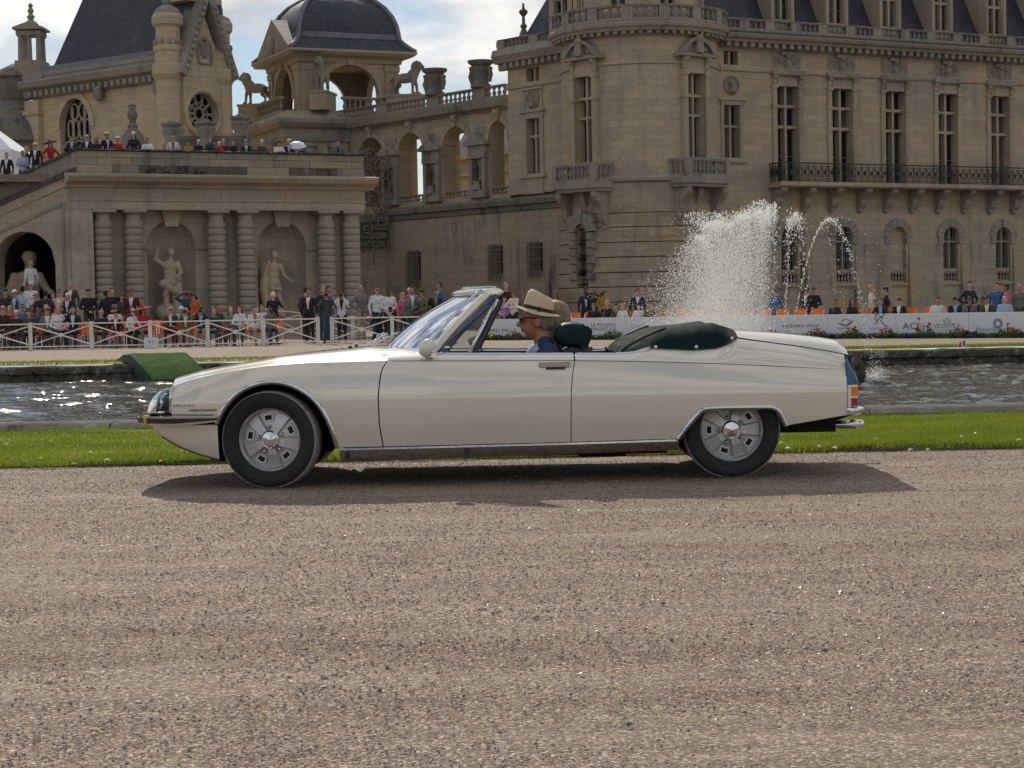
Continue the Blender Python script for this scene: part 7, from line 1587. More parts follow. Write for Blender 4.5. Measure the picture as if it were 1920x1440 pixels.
# wheels
def wheel(cx, cy, cz, s, steer=0.0, spin=0.0):
    """built facing -y, s=-1 near side, +1 far side"""
    M0 = T(cx, cy, cz) @ RZ(steer + (math.pi if s > 0 else 0.0)) @ Matrix.Rotation(R(90), 4, 'X') @ RZ(spin)   # local z -> outwards
    rim = MB(); rim.lathe([(0.205, -0.10), (0.192, -0.02), (0.193, 0.030), (0.206, 0.052), (0.211, 0.054), (0.211, 0.040), (0.202, 0.028)], 48, cap=False)
    rim.lathe([(0.055, 0.014), (0.09, 0.004), (0.150, -0.010), (0.178, -0.016), (0.194, -0.018)], 48, cap=False)
    w_ = rim.build('wheel', ALLOY, car, M0, smooth=True, angle=30)
    ty = MB(); ty.lathe([(0.205, -0.10), (0.24, -0.115), (0.285, -0.108), (0.304, -0.092)], 64, cap=False); 
    ty.lathe([(0.304, 0.072), (0.297, 0.084), (0.270, 0.092), (0.236, 0.084), (0.212, 0.058), (0.203, 0.050)], 64, cap=False); ty.build('tyre', TYRE, w_, smooth=True)
    tr = MB(); rows = []
    for j, (r_, z_) in enumerate([(0.304, 0.0725), (0.313, 0.066), (0.316, 0.030), (0.3145, 0.024), (0.3145, 0.018), (0.316, 0.012), (0.316, -0.012), (0.3145, -0.018), (0.316, -0.03), (0.316, -0.075), (0.304, -0.092)]):
        n = 180; rows.append([((r_)*math.cos(2*math.pi*i/n), (r_)*math.sin(2*math.pi*i/n), z_ + (0.0045*math.sin(i*2*math.pi/5) if 0 < j < 10 else 0)) for i in range(n)])
    tr.grid([list(reversed(r)) for r in rows], closed=True); tr.build('tread', TREAD, w_, smooth=True)
    for k in range(5):
        A = RZ(R(90+72*k))
        sp_ = MB(); z0 = -0.022      # raised spoke: wedge that rises to the hub
        def wd(r_): return 0.0235 + 0.0175*(r_-0.06)/0.12
        rr = [(0.052, 0.040), (0.095, 0.036), (0.140, 0.020), (0.182, 0.006)]
        rows = []
        for r_, h in rr: w2 = wd(r_); rows.append([(r_, -w2-0.012, z0), (r_, -w2, h), (r_, w2, h), (r_, w2+0.012, z0)])
        sp_.grid(rows); sp_.add(rows[-1], [(0, 1, 2, 3)]); sp_.build('spoke', ALLOY, w_, A, smooth=False)
        B = RZ(R(90+36+72*k))
        q = MB(); a1 = 0.30       # slot with raised lip
        def sec(r0, r1, a, z0_, z1_):
            pts = [(r0*math.cos(t), r0*math.sin(t)) for t in (-a*1.0, 0, a*1.0)] + [(r1*math.cos(t), r1*math.sin(t)) for t in (a*0.86, 0, -a*0.86)]; return pts
        q.prismz(sec(0.119, 0.168, 0.25, 0, 0), -0.02, 0.006); q.build('slot_lip', ALLOY, w_, B)
        q = MB(); q.prismz(sec(0.128, 0.158, 0.17, 0, 0), -0.01, 0.007); q.build('slot', UNDER, w_, B)
        q = MB(); q.lathe([(0.0125, 0.0), (0.0125, 0.034), (0.008, 0.042), (0.0, 0.044)], 8, T(0.085, 0, 0)); q.build('wheel_nut', CHROME, w_, B, smooth=True)
    q = MB(); q.lathe([(0.062, 0.02), (0.060, 0.046), (0.054, 0.052), (0.050, 0.050), (0.0, 0.056)], 28); q.build('hub_cap', CHROME, w_, smooth=True, angle=30)
    return w_
wheel(fx, -0.780, fz, -1, R(-9.0), R(-29)); wheel(fx, 0.780, fz, 1, R(-9.0)); wheel(rx, -0.690, rz_, -1, 0.0, R(-18)); wheel(rx, 0.690, rz_, 1)
# interior: tub, dash, seats, steering wheel
xt0, xt1 = C(790, 700)[0], C(1330, 700)[0]
m_ = MB(); m_.box(xt0-0.1, C(1240, 700)[0], -0.72, 0.72, 0.28, 0.33); m_.build('cabin_floor', UNDER, car)
for s in (-1, 1):
    m_ = MB(); xs_ = xsamp(C(800, 664)[0], C(1225, 655)[0], [], 0.1); rows = [[(x, s*(Wd(x)-0.135), belt(x)-0.006), (x, s*(Wd(x)-0.165), belt(x)-0.012), (x, s*(Wd(x)-0.18), 0.33)] for x in xs_]
    m_.grid([[(x, s*(Wd(x)-0.075), min(belt(x), 0.875)-0.008)] + r for x, r in zip(xs_, rows)]); m_.build('door_lining', LEATHB, car, smooth=True, angle=40)
m_ = MB(); xds = C(815, 660)[0]
m_.grid([[(x, y, z - 0.02*abs(y)) for y in (-0.74, -0.4, 0, 0.4, 0.74)] for x, z in ((B0[0]+0.02, B0[1]-0.03), (xds, B0[1]-0.045), (xds+0.10, B0[1]-0.07), (xds+0.11, 0.55))]); m_.build('dashboard', LEATHB, car, smooth=True)
def seat(cx, cy):
    for nm, (x0, x1, z0, z1, lean) in {'seat_cushion': (-0.28, 0.26, 0.33, 0.47, 0.0), 'seat_back': (0.20, 0.36, 0.40, 0.86, 0.16)}.items():
        q = MB(); rows = []
        for t in [i/10 for i in range(11)]:
            z = z0+(z1-z0)*t; e = math.sin(math.pi*min(1, max(0, t)))**0.3 if 0 < t < 1 else 0.55; sh = lean*t
            rows.append([(cx+(x0+x1)/2+sh+(x1-x0)/2*e*math.copysign(abs(math.cos(a))**0.5, math.cos(a)), cy+0.26*e*math.copysign(abs(math.sin(a))**0.5, math.sin(a)), z) for a in [2*math.pi*i/20 for i in range(20)]])
        q.grid(rows, closed=True); q.add(rows[0], [tuple(range(19, -1, -1))]); q.add(rows[-1], [tuple(range(20))]); q.build(nm, LEATHB, car, smooth=True)
    # headrest: big rounded cushion with a rear shell
hrx, hrz = CC(1064, 630, -0.38)
def headrest(cy):
    q = MB(); prof = [CC(a, b, -0.38) for a, b in [(1037, 631), (1040, 616), (1052, 606), (1072, 603.5), (1090, 606), (1096, 612), (1096, 648), (1082, 652), (1060, 650), (1043, 643)]]
    sp = spline(prof+[prof[0]], 28)[:-1]; rows = []; c = Vector((hrx, hrz))
    for y, k in ((-0.165, 0.55), (-0.155, 0.80), (-0.12, 0.95), (-0.05, 1.0), (0.05, 1.0), (0.12, 0.95), (0.155, 0.80), (0.165, 0.55)):
        rows.append([(c.x+(p[0]-c.x)*k, cy+y, c.y+(p[1]-c.y)*k) for p in sp])
    q.grid(rows, closed=True); q.add(rows[0], [tuple(range(len(sp)-1, -1, -1))]); q.add(rows[-1], [tuple(range(len(sp)))]); hr = q.build('headrest', LEATHER, car, smooth=True, fix=True)
    q = MB(); pr = [CC(a, b, -0.38) for a, b in [(1090, 609), (1102, 612), (1109, 619), (1108, 630), (1099, 655), (1088, 654)]]; q.prism(list(reversed(pr)), cy-0.15, cy+0.15); q.build('headrest_shell', LEATHER, hr, smooth=True, angle=50, fix=True)
    q = MB(); p0 = CC(1078, 650, -0.38); p1 = CC(1060, 672, -0.38)
    for dy in (-0.06, 0.06): q.tube([(p0[0], cy+dy, p0[1]+0.02), (p1[0], cy+dy, p1[1])], 0.008, 6)
    q.build('headrest_post', CHROME, hr)
    q = MB(); sh = [CC(a, b, -0.38) for a, b in [(1048, 670), (1056, 655), (1068, 650), (1085, 652), (1092, 660), (1094, 672)]]; q.prism(list(reversed(sh)), cy-0.22, cy+0.22); q.build('seat_shoulder', LEATHB, car, smooth=True, angle=40, fix=True)
seat(hrx-0.32, -0.38); seat(hrx-0.32, 0.38); headrest(-0.38); headrest(0.38)
m_ = MB(); m_.box(C(1110, 700)[0], C(1215, 700)[0], -0.6, 0.6, 0.40, 0.72); m_.build('rear_bench', LEATHB, car)
q = MB(); swx, swz = CC(905, 668, -0.38); RW_ = T(swx, -0.38, swz-0.05) @ Matrix.Rotation(R(62), 4, 'Y')
q.tube([tuple(RW_ @ Vector((0.18*math.cos(a), 0.20*math.sin(a), 0))) for a in [2*math.pi*i/32 for i in range(33)]], 0.013, 8); q.tube([tuple(RW_ @ Vector((0, 0, 0))), tuple(RW_ @ Vector((0.17, 0, 0)))], 0.02, 6); q.tube([tuple(RW_ @ Vector((0, 0, 0))), tuple(RW_ @ Vector((0, 0, -0.4)))], 0.03, 8); q.build('steering_wheel', LEATHB, car, smooth=True)
for s in (-1, 1):
    q = MB(); fp = [CC(a, b, -0.80) for a, b in [(1166, 660), (1180, 648), (1205, 634), (1230, 622.5), (1250, 616)]]; q.tube([(p[0], s*0.745+s*0.02*k/4, p[1]) for k, p in enumerate(fp)], 0.010, 6); q.build('hood_fold', BLACK, car, smooth=True)
# interior mirror on the screen
q = MB(); p = CC(850, 585, 0.0); q.ball((p[0]+0.03, 0, p[1]), (0.012, 0.11, 0.028), 12, 8); q.tube([(p[0]+0.03, 0, p[1]+0.02), tuple(wpt(0, 0.85))], 0.006, 6); q.build('interior_mirror', BLACK, car, smooth=True)
# folded hood under its dark green leather cover
top = [CC(a, b, -0.45) for a, b in [(1156, 659), (1163, 648), (1185, 636), (1215, 623), (1242, 614), (1268, 612.5), (1300, 609), (1335, 605.5), (1350, 611), (1370, 616.5), (1379, 621), (1384, 628)]]
bot = tab([(1156, 661), (1175, 664), (1205, 656), (1222, 650.5), (1300, 654), (1345, 651), (1368, 643), (1380, 634), (1385, 630)], 0.05)
xa, xb4 = CC(1156, 660, -0.8)[0], CC(1384, 629, -0.8)[0]
rows = []
for x in xsamp(xa, xb4, [p[0] for p in top], 0.02):
    zt_, zb_ = lerp_tab(top, x), lerp_tab(bot, x)-0.004; zt_ = max(zt_, zb_+0.006); yw = flank_y(x, crease(x))-belt_in(x)+0.012; row = []
    if x < bot[3][0]: yw -= 0.05*min(1, (bot[3][0]-x)/0.12)
    for k in range(37):
        a = -1+2*k/36; q = abs(a)
        h = (1-max(0, (q-0.52)/0.48)**3.6) if q > 0.52 else 1.0
        wr = 0.010*mnoise.noise(Vector((x*5, a*3.5, 2.0)))*(1-q**6) + 0.006*mnoise.noise(Vector((x*11, a*9, 5.0)))*(1-q**6)
        if q < 0.4: wr += -0.012*(1-q/0.4)
        row.append((x, a*yw, zb_+(zt_-zb_)*h+wr))
    rows.append(row)
q = MB(); q.grid(rows); q.add(rows[0]+[(rows[0][0][0]+0.01, 0.6, 0.8), (rows[0][0][0]+0.01, -0.6, 0.8)], [tuple(range(len(rows[0])))+(len(rows[0]), len(rows[0])+1)])
COVER = plain('green_hood_cover', (0.006, 0.020, 0.019), 0.8, var=0.25, scale=6, bump=0.2, spec=0.06)
hood = q.build('hood_cover', COVER, car, smooth=True, angle=60)
for s in (-1, 1):
    q = MB(); q.tube([(p[0], s*(flank_y(p[0], crease(p[0]))-belt_in(p[0])+0.016), p[1]-0.004) for p in [(x, lerp_tab(bot, x)) for x in xsamp(bot[3][0], bot[-1][0], [b[0] for b in bot], 0.03)]], 0.005, 6); q.build('cover_piping', LEATHER, hood, smooth=True)
    for (px_, py_) in [(1230, 651), (1307, 651), (1375, 635)]:
        x, z = C(px_, py_, 0.05); q = MB(); q.ball((x, s*(flank_y(x, crease(x))-belt_in(x)+0.018), z), (0.013, 0.008, 0.013), 10, 6); q.build('cover_stud', CHROME, hood, smooth=True)
# ---------------------------------------------------------------- white fence, sponsor barrier, planting, chairs
def fence(pts, h, label, w=0.035):
    """posts at pts (ground points): every post, rail, brace and boss is a part"""
    root = empty('white_fence', pts[0], label, 'fence'); o0 = Vector(pts[0])
    for p in pts:
        q = Vector(p)-o0; m = MB()
        for d in (-0.032, 0.032): m.box(q.x+d-0.026, q.x+d+0.026, q.y-0.04, q.y+0.04, q.z-0.05, q.z+h)
        m.build('post', FENCE_WHITE, root)
    for a, b in zip(pts, pts[1:]):
        a, b = Vector(a)-o0, Vector(b)-o0; d = (b-a); e = d.normalized()*0.06; L_ = d.length
        def bar(p0, p1, r, nm):
            m = MB(); m.tube([tuple(p0), tuple(p1)], r, 6); m.build(nm, FENCE_WHITE, root)
        z = lambda v, k: Vector((v.x, v.y, v.z+k))
        bar(z(a+e, h-0.06), z(b-e, h-0.06), 0.026, 'rail'); bar(z(a+e, 0.10), z(b-e, 0.10), 0.024, 'rail')
        bar(z(a+e, h-0.13), z(b-e, 0.17), 0.024, 'brace'); bar(z(a+e, 0.17), z(b-e, h-0.13), 0.024, 'brace')
        c = (a+b)/2; m = MB(); m.lathe([(0.075, -0.035), (0.075, 0.035)], 12, T(c.x, c.y, c.z+(h+0.04)/2) @ Matrix.Rotation(R(90), 4, 'X')); m.build('boss', FENCE_WHITE, root)
    return root
def gp(px, py): g = G(px, py); return (g.x, g.y, 0.0)
FL = [gp(-58, 658), gp(58, 656), gp(172, 654), gp(282.5, 652), gp(390, 650), gp(494.5, 648), gp(597, 645.5)]
fence(FL, 0.93, 'white cross-braced fence in front of the seated spectators')
fence([gp(623, 645), gp(736, 643), gp(850, 641)], 0.93, 'short white cross-braced fence in front of the photographers')
bfp = [P(px, 600, 72.0) for px in (478, 566, 661, 758)]; fence([(p.x, 72.0, gz(p.x, 72.0)) for p in bfp], 0.93, 'white cross-braced fence behind the standing photographers')
# low metal barrier bars between
# ------- sponsor barrier
bA, bB = P(905, 600, 66.5), P(1960, 600, 52.8); bdir = Vector((bB.x-bA.x, bB.y-bA.y, 0)); bang = math.atan2(bdir.y, bdir.x)
fbr = Fac(905, 66.5, math.degrees(bang)); fbr.p = Vector((bA.x, bA.y, 0)); fbr.W = T(bA.x, bA.y, 0) @ RZ(bang)
bar_ = empty('sponsor_barrier', fbr.p, 'long low white barrier of panels printed with sponsor names', 'barrier'); bar_.rotation_euler = (0, 0, bang)
BH = 0.72; BL = bdir.length; npn = 9; PANEL = plain('barrier_white', (0.70, 0.72, 0.74), 0.5, var=0.03)
for k in range(npn):
    m = MB(); m.cbox(BL*k/npn+0.004, BL*(k+1)/npn-0.004, -0.03, 0.03, 0.02, BH, 0.006); m.build('panel', PANEL, bar_)
m = MB()
for k in range(npn+1): m.box(BL*k/npn-0.03, BL*k/npn+0.03, 0.03, 0.5, 0, 0.05); m.box(BL*k/npn-0.03, BL*k/npn+0.03, 0.03, 0.06, 0, BH-0.05)
m.build('foot', BLACK, bar_)
INK = plain('print_dark', (0.035, 0.035, 0.04), 0.6); INKG = plain('print_grey', (0.20, 0.20, 0.22), 0.6)
def btext(s, px0, px1, py, size, ink=INK, nm='lettering'):
    u0, z = fbr.uv(px0, py); u1, _ = fbr.uv(px1, py); flat_text(nm, s, size, ink, bar_, T((u0+u1)/2, -0.033, z), 0.001, width=u1-u0); return (u0+u1)/2, z
btext('RICHARD MILLE', 893, 969, 620, 0.15); btext('LE FIGARO', 1109, 1155, 609.5, 0.15); btext('MAGAZINE', 1109, 1155, 617, 0.15); btext('C\u0153ur Chantilly', 1196, 1246, 614, 0.14, INKG)
btext('TON MAGAZINE', 1330, 1385, 611, 0.14); btext('RICHARD MILLE', 1469, 1537, 611.5, 0.13); btext('MATHIEU', 1573, 1604, 616, 0.10, INKG); btext('DS AUTOMOBILES', 1632, 1672, 616, 0.085, INKG)
btext('ACJ', 1694, 1724, 612, 0.27); btext('VICOMTE A', 1752, 1801, 611.5, 0.17, INKG); btext('PARIS', 1772, 1784, 619, 0.06, INKG); btext('Pernod Ricard France', 1831, 1916, 618, 0.17, INKG)
def blogo(px, py, f):
    u, z = fbr.uv(px, py); m = MB(); f(m); m.build('logo', INKG, bar_, T(u, -0.033, z))
def l_globe(m):
    for k in (1.0, 0.55): m.tube([(0.19*k*math.cos(t), 0, 0.10*math.sin(t)) for t in [2*math.pi*i/16 for i in range(17)]], 0.008, 4)
    m.tube([(-0.24, 0, -0.02), (0.0, 0, -0.10), (0.26, 0, 0.06)], 0.02, 4)
def l_ds(m): m.tube([(-0.16, 0, 0.18), (0.10, 0, 0.05), (0.02, 0, -0.02), (0.18, 0, -0.2)], 0.018, 4); m.tube([(0.16, 0, 0.16), (-0.04, 0, 0.02), (-0.14, 0, -0.12)], 0.018, 4); m.tube([(-0.16, 0, 0.18), (-0.13, 0, -0.05)], 0.02, 4)
def l_crown(m):
    m.tube([(-0.12, 0, 0.05), (-0.09, 0, -0.05), (0.09, 0, -0.05), (0.12, 0, 0.05)], 0.01, 4); m.tube([(-0.12, 0, 0.05), (-0.05, 0, 0.0), (0, 0, 0.09), (0.05, 0, 0.0), (0.12, 0, 0.05)], 0.01, 4); m.ball((0, 0, 0.1), 0.018, 6, 4)
def l_sun(m):
    for k in range(12): t = 2*math.pi*k/12; m.tube([(0.07*math.cos(t), 0, 0.07*math.sin(t)), (0.145*math.cos(t), 0, 0.145*math.sin(t))], [0.015, 0.028], 4)
def l_swirl(m): m.tube([(0.10*math.cos(t)*(1-t/8), 0, 0.09*math.sin(t)*(1-t/8)) for t in [0.5*i for i in range(14)]], 0.018, 4)
blogo(1587, 605, l_globe); blogo(1651, 599, l_ds); blogo(1776.5, 602, l_crown); blogo(1872, 606.5, l_sun); blogo(1188, 613, l_swirl)
# ------- flowering shrubs along the barrier
FLW = {'red': plain('red_petals', (0.55, 0.02, 0.03), 0.5), 'pink': plain('pink_petals', (0.60, 0.16, 0.24), 0.5), 'purple': plain('purple_petals', (0.06, 0.03, 0.16), 0.6), 'yellow': plain('yellow_petals', (0.6, 0.45, 0.05), 0.5), 'white': plain('white_petals', (0.6, 0.58, 0.58), 0.6)}
def leafball(seed, rx_, ry_, h, n, ls=0.05, spiky=0.0):
    r = random.Random(seed); m = MB()
    for k in range(n):
        a = r.random()*6.28; q = r.random()**0.5; z = h*(r.random()**0.8)*(1-0.75*q*q) + 0.02; c = Vector((rx_*q*math.cos(a), ry_*q*math.sin(a), z))
        d = Vector((r.uniform(-1, 1), r.uniform(-1, 1), r.uniform(-0.1, 1.0+spiky))).normalized(); s_ = d.cross(Vector((r.uniform(-1, 1), r.uniform(-1, 1), r.uniform(-1, 1)))).normalized()*ls*0.4; L_ = ls*(0.7+0.8*r.random())
        m.add([tuple(c-d*L_*0.4), tuple(c+s_), tuple(c+d*L_), tuple(c-s_)], [(0, 1, 2, 3)])
    return m
SHR = [(940, 'yellow', 0.28, 0.9, 'low green shrub with yellow flowers under the first RICHARD MILLE lettering'), (982, 'pink', 0.34, 0.8, 'green shrub with pink flowers beside the straw-hatted driver'), (1120, 'white', 0.22, 0.9, 'low pale green shrub below the newspaper magazine lettering'), (1165, 'white', 0.45, 0.7, 'loose tall pale shrub right of the newspaper magazine lettering'), (1462, 'red', 0.30, 0.6, 'small shrub with red flowers beside the fountain jets'), (1500, 'purple', 0.12, 0.7, 'low purple bedding plant under the second RICHARD MILLE lettering'),
       (1546, 'pink', 0.42, 0.65, 'bushy shrub with tall pink flower stems left of the globe logo'), (1588, 'purple', 0.13, 0.6, 'low purple bedding plant under the globe logo'), (1612, 'red', 0.40, 0.6, 'dark green shrub with bright red flowers right of the globe logo'), (1655, 'purple', 0.13, 0.6, 'low purple bedding plant under the winged logo'), (1678, 'pink', 0.40, 0.4, 'dark leafy shrub with pink flower stems left of the ACJ lettering'), (1724, 'purple', 0.14, 0.5, 'low purple bedding plant under the ACJ lettering'),
       (1748, 'red', 0.60, 0.55, 'tall shrub with red roses right of the ACJ lettering'), (1812, 'pink', 0.36, 0.7, 'spreading shrub with pink flowers between the crown and sunburst logos'), (1835, 'purple', 0.24, 0.45, 'rounded dark purple plant left of the sunburst logo'), (1908, 'red', 0.36, 0.8, 'wide green shrub under the end of the sunburst sponsor name')]
for k, (px, flc, h, wd_, lab) in enumerate(SHR):
    u = fbr.U(px, 620); w_ = fbr.W @ Vector((u, -0.5, 0)); wd_ *= 0.58; h *= 0.72; m = leafball(100+k, wd_, 0.3, h, int(520*wd_), 0.06, 0.6)
    o = m.build('flowering_shrub', LEAF if flc != 'purple' else plain('purple_leaf', (0.035, 0.03, 0.06), 0.7), None, T(w_.x, w_.y, 0) @ RZ(bang)); tag(o, lab, 'shrub', 'shrubs along the barrier')
    r = random.Random(k); q = MB()
    for j in range(5 if flc != 'white' else 6):
        a = r.random()*6.28; d = r.random()**0.5; x, y, z = wd_*0.8*d*math.cos(a), 0.25*d*math.sin(a)-0.05, h*(1.0-0.4*d*d)+(r.uniform(0, 0.22) if flc in ('red', 'pink') and r.random() < .45 else r.uniform(-.02, .05)); q.tube([(x, y, z-0.2), (x, y, z)], 0.006, 4)
        for b in range(5): q.ball((x+r.uniform(-.03, .03), y+r.uniform(-.03, .03), z+r.uniform(-.02, .04)), 0.024, 5, 4)
    q.build('flower', FLW[flc], o)['kind'] = 'stuff'
def rhedge(r):
    u = BL*(0.0+1.0*r.random()); w_ = fbr.W @ Vector((u, -0.2-0.45*r.random(), 0)); return w_.x, w_.y, 0.0
tag(obj('bedding_plants', blades('bedding_plants', 9000, rhedge, 0.13, LEAF, 21, 0.022)), 'low green bedding plants along the foot of the barrier', 'plants', kind='stuff')
# ------- orange chairs
ORANGE = plain('orange_plastic', (0.72, 0.17, 0.015), 0.35, var=0.06)
def chair_proto():
    root = empty('orange_chair', (0, 0, 0), None, 'chair'); m = MB()
    m.cbox(-0.23, 0.23, -0.22, 0.20, 0.43, 0.455, 0.008); m.build('seat', ORANGE, root)
    m = MB(); m.grid([[(x, 0.20+0.08*t-0.05*(1-(x/0.23)**2)+0.05, 0.50+0.40*t) for x in (-0.23, -0.12, 0, 0.12, 0.23)] for t in (0, 0.3, 0.7, 1)]); m.grid([[(x, 0.215+0.08*t-0.05*(1-(x/0.23)**2)+0.05, 0.50+0.40*t) for x in (0.23, 0.12, 0, -0.12, -0.23)] for t in (0, 0.3, 0.7, 1)]); m.box(-0.2, 0.2, 0.275, 0.29, 0.895, 0.91); m.build('backrest', ORANGE, root, smooth=True, angle=40)
    for s in (-1, 1):
        m = MB(); m.tube([(s*0.22, -0.20, 0.0), (s*0.22, -0.19, 0.43)], 0.012, 5); m.build('leg', CHROME, root); m = MB(); m.tube([(s*0.22, 0.27, 0.0), (s*0.22, 0.2, 0.45), (s*0.22, 0.29, 0.86)], 0.012, 5); m.build('leg', CHROME, root)
    return root
ch0 = chair_proto(); first = [True]
def place_chair(x, y, z, rz, lab, grp):
    o = ch0 if first[0] else copy_tree(ch0); first[0] = False; o.location = (x, y, z); o.rotation_euler = (0, 0, rz); tag(o, lab, 'chair', grp); return o
def fence_y(px):
    a = [(-58, FL[0][1]), (58, FL[1][1]), (172, FL[2][1]), (282, FL[3][1]), (390, FL[4][1]), (494, FL[5][1]), (597, FL[6][1])]; return lerp_tab(a, px)
for row in range(2):
    for k in range(19):
        px = -6+28.5*k+(12 if row else 0); Y_ = fence_y(px)+1.5+1.5*row; p = P(px, 600, Y_); place_chair(p.x, Y_, gz(p.x, Y_), r6.uniform(-.05, .05), ('orange plastic chair in the front row behind the white fence', 'orange plastic chair in the second row behind the white fence')[row], ('front row of orange chairs at the fence', 'second row of orange chairs at the fence')[row])
for k in range(26):
    w_ = fbr.W @ Vector((0.8+0.66*k, 1.5, 0)); place_chair(w_.x, w_.y, 0, bang, 'orange plastic chair in the row behind the white sponsor barrier', 'orange chairs behind the barrier')
# ------- turf-covered duck ramp on the far bank
pa = P(231, 664.3, 43.9); pb = P(280, 711, 42.0)
dv = Vector((pb.x-pa.x, pb.y-pa.y)); dl = dv.length; ang = math.atan2(dv.y, dv.x)
prof = [(-0.95, -0.03), (0.0, 0.20), (dl*0.28, 0.20), (dl*0.98, -0.20), (dl*0.98, -0.40), (dl*0.5, -0.40), (-0.95, -0.40)]
Mr = T(pa.x, pa.y, 0); ex = Vector((1.28, 0.05, 0)); m = MB(); side = [Vector((s_*math.cos(ang), s_*math.sin(ang), z)) for s_, z in prof]; n = len(side)
m.add([tuple(v) for v in side]+[tuple(v+ex) for v in side], [tuple(range(n)), tuple(range(2*n-1, n-1, -1))]+[(i, i+n, (i+1) % n+n, (i+1) % n) for i in range(n)]); rmp = m.build('turf_ramp', plain('green_board', (0.012, 0.045, 0.032), 0.6, var=0.1), None, Mr, fix=True); tag(rmp, 'dark green wooden ramp covered in turf leading down to the canal water', 'ramp')
m = MB(); tp_ = [Vector((s_*math.cos(ang), s_*math.sin(ang), z+0.025)) for s_, z in ((0.0, 0.20), (dl*0.28, 0.20), (dl*0.98, -0.20), (dl*1.12, -0.36))]; m.grid([[tuple(v+ex*(k/6*1.03-0.015)+Vector((0, 0, 0.012*mnoise.noise(Vector((j*3, k*1.3, 0)))))) for k in range(7)] for j, v in enumerate(tp_)]); m.build('turf', TURF, rmp, smooth=True)
def rturf(r):
    t = r.random()*dl*1.05; z = 0.20 if t < dl*0.28 else 0.20-0.40*(t-dl*0.28)/(dl*0.7); v = Vector((t*math.cos(ang), t*math.sin(ang), z+0.02))+ex*r.random(); return v.x, v.y, v.z

# ------- small things: paper bag, little flag, mossy rock of the fountain
g = G(281, 652.5); m = MB(); m.box(-0.23, 0.23, -0.10, 0.10, 0, 0.33); m.box(-0.22, 0.22, -0.09, 0.09, 0.33, 0.335); o = m.build('paper_bag', plain('white_paper', (0.66, 0.67, 0.70), 0.6), None, T(g.x, g.y+0.28, 0)); tag(o, 'white paper carrier bag with a red emblem at the foot of the fence', 'bag')
m = MB(); m.ball((-0.05, -0.102, 0.22), (0.035, 0.004, 0.03), 8, 5); m.ball((0.06, -0.102, 0.22), (0.02, 0.004, 0.03), 8, 5); m.build('emblem', FLW['red'], o)
g = P(1810, 652, 43.0); fl = empty('small_flag', (g.x, 43.3, -0.03), 'small blue white and red flag stuck in the far canal bank', 'flag'); m = MB(); m.tube([(0.07, 0, 0), (0.07, 0, 0.20)], 0.005, 5); m.build('stick', FENCE_WHITE, fl)
for k, (nm, c) in enumerate((('red', (0.5, 0.02, 0.03)), ('white', (0.75, 0.75, 0.75)), ('blue', (0.02, 0.05, 0.3)))):
    m = MB(); x = -0.065+0.045*k; d = 0.02*(2-k); m.grid([[(x, 0.01*math.sin(x*60), 0.06-d), (x, 0.01*math.sin(x*60), 0.18-d*1.3)], [(x+0.045, 0.01*math.sin(x*60+2), 0.07-d*0.4), (x+0.045, 0.01*math.sin(x*60+2), 0.19-d*0.6)]]); m.build('stripe', plain('flag_'+nm, c, 0.7), fl)
r7 = random.Random(3); m = MB(); rows = []
for j in range(9):
    e = -0.5+1.0*j/8; rr = math.cos(math.pi*e*0.9)*0.13+0.03; rows.append([(rr*(1+0.25*r7.uniform(-1, 1))*math.cos(2*math.pi*i/14), rr*(1+0.25*r7.uniform(-1, 1))*math.sin(2*math.pi*i/14), 0.36+0.62*e) for i in range(14)])
m.grid(rows, closed=True); pk = P(1606, 700, 34.6); o = m.build('mossy_rock', LICHEN, None, T(pk.x, 34.6, WATER_Z-0.2), smooth=True); o.data.materials[0] = BANK; tag(o, 'dark mossy fountain rock standing in the canal behind the car tail', 'rock')
